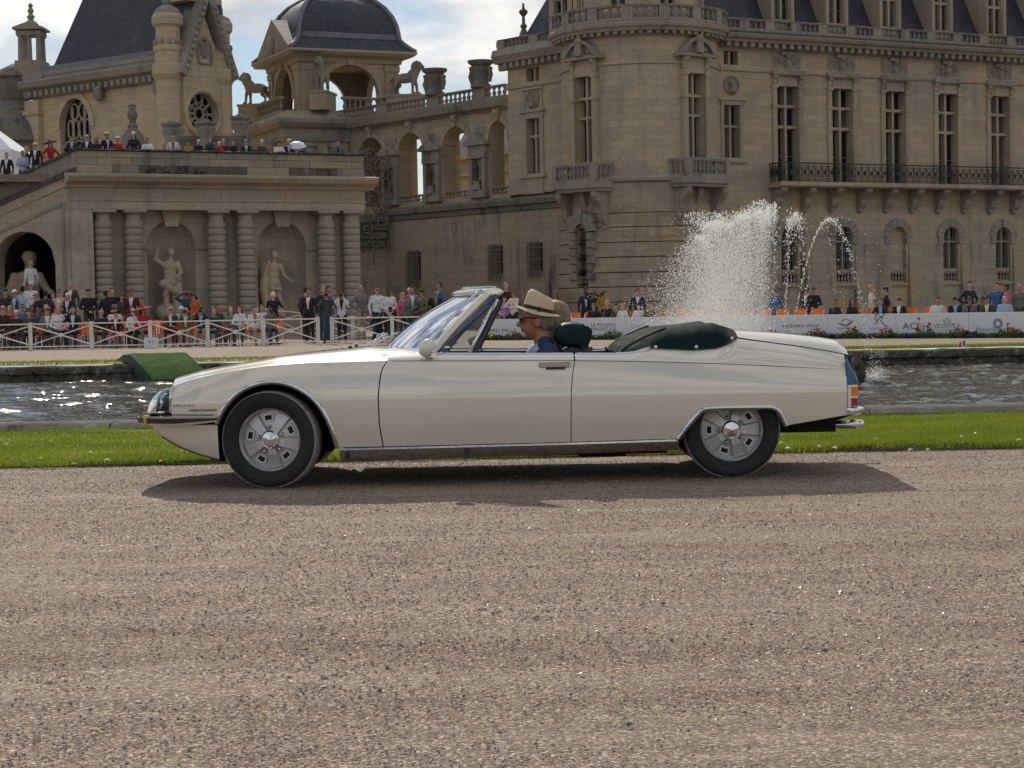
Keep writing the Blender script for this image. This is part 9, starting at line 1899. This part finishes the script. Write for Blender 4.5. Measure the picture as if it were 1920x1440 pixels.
# px, py of the top of the head | row | arm | leg | f | skin | top | legs | shirt | hair | headgear | glasses | words | turn | held thing
PPL = """
5,573,A,lap,sit,1,a,dbr,dgy,,Lhbd,,1,long blond hair sunglasses and a dark brown coat,0
30,581,A,lap,sit,1,a,dbr,dgy,,Fhwt,,0,short white hair and a dark brown coat,0
54,580,A,lap,sit,1,a,brn,dgy,,Fhbr,,0,brown hair and a brown coat with both hands in the lap,0
88,576,A,lap,sit,1,a,gry,dgy,wht,,beret:gry,1,a grey headscarf grey jacket and white shirt,.2
108,573,A,lap,sit,1,a,wht,dgy,,Lhbd,,0,long blond hair and a white top,.5
137,574,A,cam,sit,0,a,nvy,nvy,wht,Shbr,,0,a navy jacket over a white shirt holding up a phone,0,p:phone held up by the spectator in the navy jacket
190,581,A,clasp,sit,0,a,blk,dgy,,Shgy,cap:tan,0,a beige flat cap and black jacket,0
217,584,A,lap,sit,1,a,blk,pnk,crm,Fhbl,,0,dark hair a cream scarf and bright pink trousers,0
250,579,A,chin,sit,0,a,wht,blk,,Shwt,,1,white hair sunglasses and a white shirt,.1
268,575,A,lap,sit,1,b,red,gry,,Lhbl,wide:red,0,a huge bright red hat and red dress,.4
320,575,A,chin,sit,0,a,brn,bur,wht,Shgy,cap:tan,1,a brown jacket wine-red trousers and a beige cap,0
348,577,A,cam,sit,0,a,oli,tan,wht,Shgy,cap:tan,0,an olive vest photographing from the front row,0,c:black camera held by the spectator in the olive vest
377,575,A,cam,sit,0,a,nvy,tan,lbl,Shbr,cap:blk,0,a navy blazer and black cap photographing,0,c:black camera held by the spectator in the navy blazer and black cap
401,579,A,lap,sit,1,a,tea,jns,,Fhbd,,0,short blond hair a teal jacket and torn jeans,0
433,577,A,lap,sit,0,a,gry,dgy,,,,0,a bald head and a pale grey shirt,0
449,573,A,chin,sit,1,a,wht,dgy,,Lhbr,,0,dark hair and a white top with a hand at the cheek,0
476,574,A,lap,sit,0,a,wht,tan,org,Shbr,,0,a white t-shirt and an orange scarf,.5
505,575,A,cam,sit,0,b,gry,jns,,Shbr,,0,a grey top and jeans photographing at the end of the row,.4,c:black camera held by the spectator in jeans at the end of the row
18,573,B,lap,sit,1,a,red,dgy,,Lhbd,,0,long blond hair and a red collar,0
42,570,B,lap,sit,0,a,blu,dgy,,Shbr,,1,sunglasses and a bright blue polo shirt,0
58,572,B,lap,sit,0,b,dgy,dgy,,Shbl,,1,black hair and a charcoal sweater,0
71,576,B,lap,sit,0,b,jns,dgy,,Shbr,,1,sunglasses and a denim shirt,0
86,571,B,lap,sit,1,a,brn,dgy,,Fhbd,,0,fair hair behind the grey headscarf,0
215,573,B,lap,sit,0,a,wht,dgy,,Shbr,hat:gry,1,a grey brimmed hat and white shirt,0
247,573,B,lap,sit,0,b,bur,dgy,,Shbl,,0,dark hair behind the white-haired man,0
340,574,B,lap,sit,0,a,lbl,dgy,,Shgy,cap:wht,0,a white baseball cap and pale shirt,0
408,570,B,lap,sit,0,b,dgy,dgy,,Shbr,,0,brown hair looking away from the canal,1
434,569,B,lap,sit,1,a,brn,dgy,,Fhau,,0,auburn hair behind the bald man,-.8
490,571,B,lap,sit,1,a,wht,dgy,,Lhau,,0,long auburn hair beside the orange scarf,.6
10,541,C,hang,stand,0,a,nvy,dgy,,Shgy,cap:nvy,0,a navy cap and navy coat,-.3
27,543,C,hang,stand,0,a,dgy,dgy,lbl,Shgy,cap:wht,1,a white cap and dark grey jacket,0
42,536,C,hang,stand,0,b,lbl,jns,,Shbl,,0,a light blue top seen from behind,2.9
57,529,C,hang,stand,0,a,wht,dgy,,,,1,a bald head sunglasses and a white shirt under the grotto,0
68,548,C,hang,stand,1,a,nvy,dgy,,Lhbd,,1,long fair hair and a navy jacket standing,-.3
85,544,C,hang,stand,0,b,nvy,dgy,,Shbl,,0,black hair and navy sweater seen from behind,2.8
99,547,C,clasp,stand,1,a,bur,dgy,,Lhbl,,0,long black hair and a wine-red cardigan,.3
110,542,C,hang,stand,0,a,bei,dgy,crm,Shbr,,1,sunglasses and a beige jacket,0
126,549,C,clasp,stand,1,a,nvy,dgy,crm,Fhwt,,0,white hair and a cream scarf over navy,0
132,528,D,hang,stand,0,a,brn,brn,wht,Shgy,,0,grey hair a brown suit and white shirt standing by the end pier,0
165,541,C,clasp,stand,0,a,blk,dgy,,Shgy,cap:nvy,0,a navy cap and black leather jacket,.5
198,544,C,hang,stand,0,b,blk,dgy,,Shbr,,0,brown hair and a black coat seen from behind,2.6
210,539,C,clasp,stand,0,a,blk,blk,,Shbr,,0,a black turtleneck before the ringed columns,.2
228,550,C,hang,stand,1,a,dgy,dgy,,Lhbr,cap:dgy,0,a dark grey cap between the black turtleneck and the wine-red jacket,0
246,541,C,hang,stand,0,b,bur,bur,wht,Shbl,,1,a wine-red suit jacket sunglasses and beard,0
349,544,C,up,stand,0,b,tea,dgy,,Shbl,,0,a teal sweater with raised elbows photographing,.2,c:black camera held up by the standing spectator in teal
363,549,C,clasp,stand,1,a,org,org,,Fhau,,1,a rust orange top and sunglasses,0
57,488,G,hang,stand,0,a,wht,gry,,Shbd,,0,a white jacket seen from behind in front of the grotto figure,-2.3
512,547,C,cam,stand,0,a,blk,blk,,Shwt,,0,white hair and black clothes photographing the niche statue,3.0
573,538,E,hang,stand,0,a,brn,brn,,Shbr,,0,a brown suit behind the black suit,2.6
579,540,F,hang,stand,0,b,blk,blk,wht,Shbl,,0,a black suit white shirt and dark tie,-.3
606,536,H,hang,stand,0,a,nvy,jns,,Shbd,,0,fair hair behind the photographer in jeans,.5
615,536,H,hang,stand,0,b,blu,jns,,Shbl,,0,black hair and a blue jacket behind the photographer in jeans,1.2
613,545,Z,cam,stand,0,a,dgy,jns,,Shbr,,0,a charcoal jacket and blue jeans photographing in the fence gap,0,c:black camera raised by the photographer in the fence gap
640,546,F,cam,stand,0,b,wht,blk,blk,Shbl,,0,a white t-shirt and black braces looking at a camera,0,c:black camera held by the photographer with black braces
676,535,F,hips,stand,0,b,gry,tan,,,,0,a shaven head grey polo shirt and beige trousers,.7
706,537,F,hang,stand,0,a,wht,jns,,Shbr,,1,a white shirt sunglasses and jeans looking down,.5
728,540,F,clasp,stand,0,c,wht,dbr,,Shbl,,0,a white t-shirt with black camera straps,.3,c:black camera hanging before the white t-shirt
734,543,H,chin,stand,0,b,brn,jns,,Shbr,,1,sunglasses and a brown top behind the camera straps,0
708,582,F,cam,crouch,0,a,blk,blk,,Shbr,,0,black clothes crouching with a camera,0,c:black camera held by the crouching photographer
755,548,F,hang,stand,1,a,pnk,dgy,wht,Lhbd,,0,long blond hair and a pink and white top,.8
763,548,F,hang,stand,0,b,gry,dgy,,Shbl,,0,a grey suit turned aside,1.2
772,537,H,clasp,stand,0,b,gry,dgy,wht,Shbl,,0,a black beard and tweed blazer,.2
768,540,I,hang,stand,0,a,dgy,dgy,,Shbr,cap:wht,0,a pale cap behind the tweed blazer,.8
791,543,F,clasp,stand,0,b,oli,dgy,,Shbl,cap:blk,0,a black cap and dark olive jacket,-.9,c:black camera at the waist of the person in the olive jacket
816,542,F,hang,stand,0,b,blk,dgy,gry,Shbl,,0,a black beard and black jacket over grey,.2
824,529,H,hang,stand,0,b,blu,nvy,wht,Shbr,,0,a blue blazer with the head turned aside,-1.2
948,530,K,hang,stand,0,a,blk,dgy,,Shgy,,0,grey hair and a black jacket near the windscreen,.9
963,544,J,lean,stand,0,b,crm,blk,,Shbl,,1,a cream sweater and sunglasses leaning on the barrier,-.3
946,560,J,lap,stand,1,a,lil,blk,,Fhbr,,0,a lilac top beside the cream sweater,0
1042,547,K,hang,stand,1,b,brn,dgy,,Lhau,,1,auburn hair and a brown top against the lower wall,0
1059,566,J,lap,sit,1,a,wht,dgy,,Lhau,,0,auburn hair and a white sweater,0
1098,539,K,hang,stand,0,c,nvy,nvy,wht,Shbl,,0,a navy suit and blue tie standing by the tower base,.5
1113,544,K,up,stand,0,b,nvy,dgy,,Shbl,,0,a navy jacket with both arms raised,-.2,p:phone raised by the spectator in a navy jacket
1133,545,K,cam,stand,1,a,mus,dgy,,Fhbl,,0,a mustard patterned top photographing,0,c:camera raised by the spectator in the mustard top
1113,569,J,lap,sit,0,a,blk,dgy,,Shgy,cap:gry,0,a grey cap and black jacket seated by the barrier,.3
1138,563,J,lap,sit,0,a,blk,dgy,,Shgy,,0,grey hair and a black jacket seated by the barrier,0
1155,570,J,lap,sit,1,a,brn,dgy,,Fhbr,,0,brown hair and a brown coat seated by the barrier,0
1167,575,J,lap,sit,1,a,wht,dgy,,Lhbd,,0,blond hair and a white top left of the spray,0
1181,568,K,lap,sit,0,b,dgy,dgy,,Shbl,,0,black hair and dark clothes left of the spray,0
1195,541,K,hang,stand,0,b,nvy,nvy,wht,Shbl,,0,a navy suit half hidden by the spray,.4
1197,573,J,lap,sit,1,a,wht,dgy,,Fhbr,,0,a white blouse half hidden by the spray,0
1218,571,J,lap,sit,0,a,brn,dgy,,Shbr,,0,a brown jacket half hidden by the spray,0
1452,545,K,hang,stand,0,b,blu,dgy,,Shbr,,0,a bright blue shirt behind the thin fountain jets,.3
1513,539,K,hang,stand,0,a,dgy,dgy,wht,Shbr,cap:dbr,1,a brown cap and dark jacket beside a black t-shirt,-.5
1525,538,K,clasp,stand,0,b,blk,bur,,Shbl,cap:tea,0,a teal cap and black t-shirt holding a phone,0,p:phone held by the person in the black t-shirt
1565,561,J,lap,sit,0,b,nvy,dgy,brn,Shbr,,0,a navy jacket over a brown sweater,-.4
1597,568,J,lap,sit,1,b,blk,dgy,,Lhbl,,0,long black hair and a black top,.9
1634,534,K,hang,stand,1,a,crm,blk,,Fhbd,,0,blond pinned-up hair and a cream sweater,1.9
1661,542,K,hips,stand,0,a,blk,blk,,Shbr,cap:nvy,0,a navy cap and black sweater,-1.2
1652,563,J,cam,sit,0,a,nvy,dgy,lbl,Shbl,,1,a navy jacket holding a pale phone up,0,p:phone held up by the seated person in sunglasses
1686,568,J,lap,sit,0,a,blk,dgy,wht,Shgy,cap:nvy,0,a navy cap black blazer and white shirt,0
1758,562,J,lap,sit,0,b,wht,dgy,,Shbl,,0,short black hair and a white shirt seated above the crown logo,.3
1790,563,J,chin,sit,0,b,nvy,dgy,lbl,Fhbl,,1,curly black hair and a navy blazer,.4
1818,560,J,lap,sit,1,b,gry,dgy,blk,Fhau,,1,auburn hair sunglasses and a black scarf,0
1817,528,L,hips,stand,0,a,nvy,dgy,,Shbl,,0,a navy shirt with hands on the hips,.8
1842,562,K,lap,sit,1,b,dbr,dgy,,Fhbr,,1,brown hair behind the brown felt hat,.5
1851,564,J,lap,sit,0,b,brn,dgy,crm,Shgy,hat:brn,0,a brown felt hat and tweed jacket,0
1869,530,L,hang,stand,0,a,blu,jns,,Shbr,,0,a blue sweater with a dark shoulder strap,-.2
1887,541,L,clasp,stand,1,b,pnk,dgy,,Fhbl,,0,black hair and a pink top turned aside,-1.3
1884,564,J,lap,sit,0,a,lbl,dgy,,,,0,a bald head and light blue shirt,0
1912,536,L,hang,stand,0,b,gry,dgy,,,,0,a bald head and grey jacket with a strap,-.2
12,286,R,hang,stand,0,a,blk,dgy,wht,Shbr,,0,a black jacket and white shirt on the ramp,0
42,282,R,cross,stand,0,b,lbl,jns,,Shbl,,0,a light blue shirt with folded arms on the ramp,.2
50,274,S,hang,stand,1,a,blk,dgy,,Lhbd,,0,blond hair behind the folded arms on the ramp,2
66,269,R,hang,stand,0,a,blk,dgy,wht,Shbr,hat:str,0,a straw hat and black jacket on the ramp,0
94,264,R,hips,stand,1,a,red,red,,Lhbr,wide:bur,0,a wide dark red hat and red dress on the ramp,.2
135,255,T,lean,stand,0,a,nvy,dgy,lbl,Shbr,,1,a navy jacket and light blue shirt at the top of the ramp,0
163,253,T,lean,stand,0,a,nvy,dgy,wht,Shwt,,1,white hair and a navy jacket on the terrace,0
180,258,T,lean,stand,1,b,blk,dgy,,Lhbl,,0,long black hair and black clothes on the terrace,0
200,249,T,hang,stand,0,b,blk,dgy,lbl,Shbr,hat:str,0,a straw hat and black jacket on the terrace,.6
220,257,T,lean,stand,1,a,red,dgy,,Fhbr,hat:wht,0,a white hat and red jacket on the terrace,0
250,247,T,clasp,stand,1,a,blk,dgy,,Lhbr,cap:wht,0,a white cap and black sweater on the terrace,0
276,258,T,lean,stand,0,b,wht,dgy,,Shbl,,0,black hair and a white shirt leaning on the parapet,0
324,254,T,hang,stand,0,a,crm,dgy,oli,,,1,a cream and olive jacket on the terrace,.2
353,264,T,chin,stand,1,b,mus,dgy,,Fhbr,,0,a mustard yellow top on the terrace,0
372,261,T,chin,stand,1,a,blk,dgy,,Fhwt,,0,white-blond hair and black clothes on the terrace,0
394,257,T,chin,stand,1,a,dgy,dgy,,Lhau,,0,long auburn hair and a grey top on the terrace,0
411,265,T,chin,stand,1,a,red,dgy,,Fhwt,,0,white hair and a red sweater on the terrace,-.3
419,260,U,hang,stand,0,a,bur,dgy,,Shgy,,0,grey hair and a wine-red sweater on the terrace,.2
437,262,T,chin,stand,1,a,blk,dgy,,Fhau,,0,auburn hair and a black cardigan on the terrace,0
461,261,T,lean,stand,0,a,nvy,dgy,lbl,Shgy,,1,grey hair and a blue shirt under navy on the terrace,.2
491,262,T,lean,stand,1,a,dgy,dgy,,Fhwt,,0,white hair and a dark grey top on the terrace,0
522,264,T,lean,stand,0,b,wht,dgy,,Shbl,beret:blk,0,a black beret and white shirt leaning on the parapet,.5
542,262,T,lean,stand,0,a,nvy,dgy,lbl,Shgy,hat:crm,0,a cream hat and navy jacket on the terrace,0
566,274,T,lean,stand,1,a,blk,dgy,,Shbl,,0,black clothes bending low over the parapet,0
634,261,T,hang,stand,0,a,gry,dgy,tea,Shbr,hat:brn,0,a brown hat and grey coat standing alone at the terrace end,0
"""
ROWG = {'A': 'spectators seated in the front row', 'B': 'spectators seated in the second row', 'C': 'spectators standing behind the chairs', 'D': 'spectators standing behind the chairs', 'G': 'spectators standing behind the chairs', 'E': 'photographers and guests by the fence', 'F': 'photographers and guests by the fence', 'H': 'photographers and guests by the fence', 'I': 'photographers and guests by the fence', 'Z': 'photographers and guests by the fence'}
for ln in PPL.strip().splitlines():
    q = ln.split(','); px, py, row, arm, leg, fem, sk, top, legs, shirt, hair, gear, gl, words = float(q[0]), float(q[1]), q[2], q[3], q[4], q[5] == '1', q[6], q[7], q[8], q[9] or None, q[10] or None, q[11] or None, q[12] == '1', q[13]
    rz = float(q[14]); hold = q[15].split(':') if len(q) > 15 else None
    if row in 'ABCDEFGHIZ':
        Y_ = {'A': fence_y(px)+1.45, 'B': fence_y(px)+2.95, 'C': fence_y(px)+4.6, 'D': 71.5, 'G': 76.2, 'E': 69.5, 'F': 66.6, 'H': 68.2, 'I': 69.6, 'Z': 64.3}[row]; p = P(px, py, Y_); x, y, ztop = p.x, Y_, p.z; z0 = gz(x, y)
        if row == 'G': z0 = 0.95
        place = {'A': 'behind the white fence', 'B': 'in the second row of chairs', 'C': 'behind the chairs'}.get(row, '')
    elif row in 'JKL':
        off = {'J': 1.45, 'K': 2.7, 'L': 3.2}[row]; u, ztop = fbr.uv(px, py, off); w_ = fbr.W @ Vector((u, off, 0)); x, y, z0 = w_.x, w_.y, 0.0; rz += bang*0.6; place = 'behind the barrier'
        if leg == 'sit': z0 = 0.0
    elif row in 'RS':
        off = {'R': 0.95, 'S': 1.6}[row]; u, ztop = frm.uv(px, py, off); w_ = frm.W @ Vector((u, off, 0)); x, y, z0 = w_.x, w_.y, ztop-1.74; place = ''
    else:
        off = {'T': 1.0, 'U': 1.6}[row]; u, ztop = ft.uv(px, py, off); w_ = ft.W @ Vector((u, off, 0)); x, y, z0 = w_.x, w_.y, zfl; place = ''
        if arm == 'lean' and ztop-z0 < 1.6: pass
        z0 = min(zfl, ztop-1.5); z0 = max(z0, zfl-0.25)
    act = {'sit': 'seated', 'crouch': 'crouching'}.get(leg, 'standing'); lab = 'person with %s%s' % (words, (' '+place) if place and len(words.split()) < 10 else '')
    grp = ROWG.get(row) or ('spectators behind the barrier' if row in 'JKL' else 'onlookers on the ramp and terrace')
    person(x, y, z0, ztop, arm, leg, fem, sk, top, legs, shirt, hair, gear, gl, lab, grp, rz, hold)
# white umbrella or board held over the terrace parapet
u, z = ft.uv(556, 262, 1.1); w_ = ft.W @ Vector((u, 1.1, 0)); m = MB(); m.lathe([(0.55, 0.0), (0.42, 0.16), (0.2, 0.26), (0.0, 0.29)], 10, cap=False); m.tube([(0, 0, 0.29), (0, 0, -0.7)], 0.012, 5); o = m.build('umbrella', plain('pale_umbrella', (0.62, 0.66, 0.72), 0.6), None, T(w_.x, w_.y, z-0.30) @ Matrix.Rotation(R(18), 4, 'X') @ Matrix.Scale(0.8, 4)); tag(o, 'pale open umbrella above the terrace parapet', 'umbrella')
# ---------------------------------------------------------------- driver and passenger
def hair_strands(name, a, b):
    t = NT(name); f = t.noise(1.0, 6, 0.6, vec=t.scaled((110, 60, 9))); t.col(t.ramp(f, [(0.35, a), (0.65, b)])); t.rough(0.5); t.bump(f, 0.8, 0.01); MAT[name] = t.m; return t.m
def L3(px, py, yl): x, z = CC(px, py, yl); return (x, yl, z)
yd = -0.38; hx, _, hz = L3(1004, 602, yd)
def dp(dx, dy, dz): return (hx+dx, yd+dy, hz+dz)
Z0 = 0.0
dr_ = [('e', dp(0.012, 0, 0.015), (0.100, 0.074, 0.098), 0), ('e', dp(-0.035, 0, -0.045), (0.062, 0.056, 0.066), 0), ('c', dp(-0.045, 0, -0.085), dp(-0.062, 0, -0.088), 0.040, 0.022, 0), ('c', dp(-0.094, 0, 0.012), dp(-0.116, 0, -0.022), 0.010, 0.016, 0), ('c', dp(-0.108, 0.012, -0.024), dp(-0.104, -0.012, -0.024), 0.012, 0.012, 0), ('c', dp(-0.090, 0.018, -0.052), dp(-0.090, -0.018, -0.052), 0.0115, 0.0115, 5), ('c', dp(-0.086, 0.014, -0.065), dp(-0.086, -0.014, -0.065), 0.0105, 0.0105, 0), ('c', dp(-0.088, 0.028, 0.028), dp(-0.088, -0.028, 0.028), 0.014, 0.014, 0),
       ('e', dp(0.012, -0.077, -0.012), (0.024, 0.012, 0.036), 0), ('e', dp(0.012, 0.077, -0.012), (0.024, 0.012, 0.036), 0), ('c', dp(0.022, 0, -0.05), dp(0.062, 0, -0.165), 0.064, 0.068, 0),
       ('e', dp(0.085, 0, -0.42), (0.125, 0.19, 0.28), 1), ('e', dp(0.085, 0, -0.28), (0.115, 0.20, 0.14), 1), ('c', dp(0.085, -0.15, -0.215), dp(0.085, 0.15, -0.215), 0.078, 0.078, 1), ('c', dp(0.06, -0.08, -0.155), dp(0.06, 0.08, -0.155), 0.055, 0.055, 1),
       ('c', dp(0.075, -0.20, -0.24), dp(-0.02, -0.25, -0.47), 0.068, 0.056, 1), ('c', dp(-0.02, -0.25, -0.47), dp(-0.26, -0.18, -0.40), 0.054, 0.042, 1), ('c', dp(0.075, 0.20, -0.24), dp(-0.02, 0.25, -0.47), 0.068, 0.056, 1), ('c', dp(-0.02, 0.25, -0.47), dp(-0.26, 0.18, -0.40), 0.054, 0.042, 1),
       ('e', dp(0.05, 0, -0.66), (0.17, 0.18, 0.13), 2), ('c', dp(0.02, -0.10, -0.68), dp(-0.42, -0.13, -0.62), 0.09, 0.07, 2), ('c', dp(0.02, 0.10, -0.68), dp(-0.42, 0.13, -0.62), 0.09, 0.07, 2), ('c', dp(-0.42, -0.13, -0.62), dp(-0.62, -0.13, -0.80), 0.065, 0.05, 2), ('c', dp(-0.42, 0.13, -0.62), dp(-0.62, 0.13, -0.80), 0.065, 0.05, 2)]
for s in (-1, 1):
    wv = Vector(dp(-0.27, s*0.18, -0.40)); dr_ += [('c', tuple(wv), tuple(wv+Vector((-0.06, -s*0.01, 0.01))), 0.034, 0.036, 0)]
    for j in range(4): b = wv+Vector((-0.075, -s*0.01, 0.030-0.019*j)); dr_ += [('c', tuple(b), tuple(b+Vector((-0.035, -s*0.018, 0.004))), 0.0095, 0.009, 0), ('c', tuple(b+Vector((-0.035, -s*0.018, 0.004))), tuple(b+Vector((-0.030, -s*0.050, -0.006))), 0.009, 0.008, 0)]
    dr_ += [('c', tuple(wv+Vector((-0.04, -s*0.03, 0.02))), tuple(wv+Vector((-0.07, -s*0.05, 0.035))), 0.011, 0.009, 0)]
me = skin('driver', dr_, 0.0072, [plain('skin_ruddy', (0.42, 0.165, 0.105), 0.5, var=0.14, scale=30), plain('navy_linen', (0.022, 0.038, 0.085), 0.85, var=0.3, scale=60, bump=0.2), cm_('dgy'), BLACK, cm_('wht'), plain('lips', (0.36, 0.11, 0.085), 0.45)], 3)
drv = obj('person', me); drv.location = (0, YC, 0); tag(drv, 'person driving the car, in a straw hat, dark glasses and a blue jacket', 'person')
def hatm(a=R(14)):
    # brim dips at the back
    return T(*dp(0.012, 0, 0.052)) @ Matrix.Rotation(a, 4, 'Y')
m = MB(); rows = []
for j, (r_, z_) in enumerate([(0.098, 0.012), (0.125, 0.002), (0.150, 0.0), (0.153, 0.004), (0.150, 0.006), (0.125, 0.008), (0.100, 0.018), (0.099, 0.03), (0.096, 0.075), (0.088, 0.115), (0.070, 0.134), (0.035, 0.128), (0.0, 0.118)]):
    rows.append([(r_*1.02*math.cos(t)*1.0, r_*0.82*math.sin(t), z_ + (0.012*math.cos(2*t) if 1 <= j <= 5 else 0) + (-0.018*math.cos(t) if j > 8 else 0)) for t in [2*math.pi*k/32 for k in range(32)]])
m.grid(rows, closed=True); hat = m.build('straw_hat', plain('straw_weave', (0.62, 0.49, 0.32), 0.8, var=0.10, scale=90, bump=0.4), drv, hatm(), smooth=True)
m = MB(); m.grid([[(r_*1.02*math.cos(t), r_*0.82*math.sin(t), z_) for t in [2*math.pi*k/32 for k in range(32)]] for r_, z_ in ((0.1015, 0.016), (0.1015, 0.040), (0.0995, 0.042))], closed=True); m.build('hat_band', plain('dark_ribbon', (0.022, 0.016, 0.013), 0.7), hat, smooth=True)
m = MB(); m.cbox(-0.004, 0.02, -0.090, -0.082, 0.012, 0.044, 0.002); m.build('band_bow', plain('dark_ribbon', (0.022, 0.016, 0.013), 0.7), hat)
m = MB()
for s in (-1, 1): m.tube([dp(-0.098, s*0.035, 0.022), dp(-0.085, s*0.066, 0.024), dp(-0.04, s*0.078, 0.024), dp(0.010, s*0.080, 0.016)], 0.0045, 5); m.ball(dp(-0.102, s*0.033, 0.008), (0.006, 0.026, 0.020), 10, 7)
m.tube([dp(-0.108, -0.01, 0.016), dp(-0.108, 0.01, 0.016)], 0.004, 5); m.build('dark_glasses', plain('dark_lens', (0.012, 0.009, 0.008), 0.15), drv, smooth=True)
me = ball_cut((0, 0, 0), (0.1, 0.1, 0.1), lambda q: False) if False else None
m = MB(); m.ball(dp(0.022, 0, 0.0), (0.099, 0.082, 0.105), 22, 16); m.f = [f for f in m.f if (lambda q: q.x > hx+0.026+0.55*max(0, hz-0.03-q.z)+0.008*math.sin(q.z*190) and q.z > hz-0.095)(sum((Vector(m.v[i]) for i in f), Vector())/len(f))]; trim(m)
m.build('grey_hair', hair_strands('greying_hair', (0.10, 0.075, 0.05), (0.30, 0.25, 0.19)), drv, smooth=True)
m = MB(); m.ball(dp(-0.070, 0, -0.082), (0.030, 0.030, 0.024), 10, 8); m.f = [f for f in m.f if (lambda q: q.x < hx-0.062)(sum((Vector(m.v[i]) for i in f), Vector())/len(f))]; trim(m); m.build('goatee', cm_('hwt'), drv, smooth=True)
# open white-blue shirt collar and jacket lapel
cl_ = plain('pale_blue_shirt', (0.50, 0.56, 0.66), 0.8)
for s in (-1, 1):
    m = MB(); a = [Vector(dp(*v)) for v in ((0.075, s*0.062, -0.112), (0.010, s*0.072, -0.150), (-0.062, s*0.045, -0.215), (-0.060, s*0.020, -0.250), (0.0, s*0.085, -0.205), (0.075, s*0.085, -0.150))]
    m.add([tuple(v+Vector((0, s*0.012, 0.004))) for v in a], [(0, 1, 5), (1, 4, 5), (1, 2, 4), (2, 3, 4)]); m.build('shirt_collar', cl_, drv, smooth=True)
m = MB(); m.ball(dp(-0.012, 0, -0.27), (0.062, 0.085, 0.12), 14, 10); m.build('shirt_front', cl_, drv, smooth=True)
# passenger
yp = 0.40; qx, _, qz = L3(1038, 598, yp)
def pp_(dx, dy, dz): return (qx+dx, yp+dy, qz+dz)
ps = [('e', pp_(0, 0, 0), (0.092, 0.072, 0.105), 0), ('e', pp_(-0.035, 0, -0.05), (0.055, 0.05, 0.055), 0), ('c', pp_(-0.095, 0, -0.0), pp_(-0.108, 0, -0.02), 0.01, 0.013, 0), ('c', pp_(0.02, 0, -0.08), pp_(0.04, 0, -0.17), 0.05, 0.055, 0), ('e', pp_(0.06, 0, -0.40), (0.11, 0.16, 0.27), 1), ('c', pp_(0.06, -0.13, -0.215), pp_(0.06, 0.13, -0.215), 0.062, 0.062, 1), ('e', pp_(0.04, 0, -0.66), (0.16, 0.17, 0.12), 2)]
for s in (-1, 1): ps += [('c', pp_(0.05, s*0.17, -0.24), pp_(-0.02, s*0.21, -0.46), 0.055, 0.045, 1), ('c', pp_(-0.02, s*0.21, -0.46), pp_(-0.2, s*0.08, -0.56), 0.043, 0.034, 1), ('c', pp_(-0.2, s*0.08, -0.56), pp_(-0.28, s*0.05, -0.58), 0.03, 0.02, 0), ('c', pp_(0.02, s*0.09, -0.68), pp_(-0.42, s*0.10, -0.62), 0.085, 0.065, 2), ('c', pp_(-0.42, s*0.10, -0.62), pp_(-0.6, s*0.1, -0.8), 0.06, 0.045, 2)]
me = skin('passenger', ps, 0.010, [SKIN['a'], cm_('bur'), cm_('dgy')], 3); psg = obj('person', me); psg.location = (0, YC, 0); tag(psg, 'person with long fair hair sitting in the car beyond the straw-hatted driver', 'person')
m = MB(); rows = []
for j, (z_, rx1, rx2, ry1) in enumerate([(0.135, 0.01, 0.01, 0.01), (0.125, 0.05, 0.05, 0.045), (0.095, 0.085, 0.09, 0.078), (0.04, 0.092, 0.108, 0.092), (-0.03, 0.06, 0.108, 0.094), (-0.10, 0.02, 0.100, 0.088), (-0.17, -0.01, 0.080, 0.07), (-0.22, -0.02, 0.055, 0.05)]):
    rows.append([pp_(0.012+(rx2 if math.cos(t) > 0 else rx1)*math.cos(t)*(1+0.03*math.sin(9*t+j)), ry1*math.sin(t)*(1+0.03*math.sin(11*t)), z_) for t in [2*math.pi*k/36 for k in range(36)]])
m.grid(list(reversed(rows)), closed=True); m.build('hair', hair_strands('fair_hair', (0.12, 0.072, 0.038), (0.34, 0.23, 0.13)), psg, smooth=True)
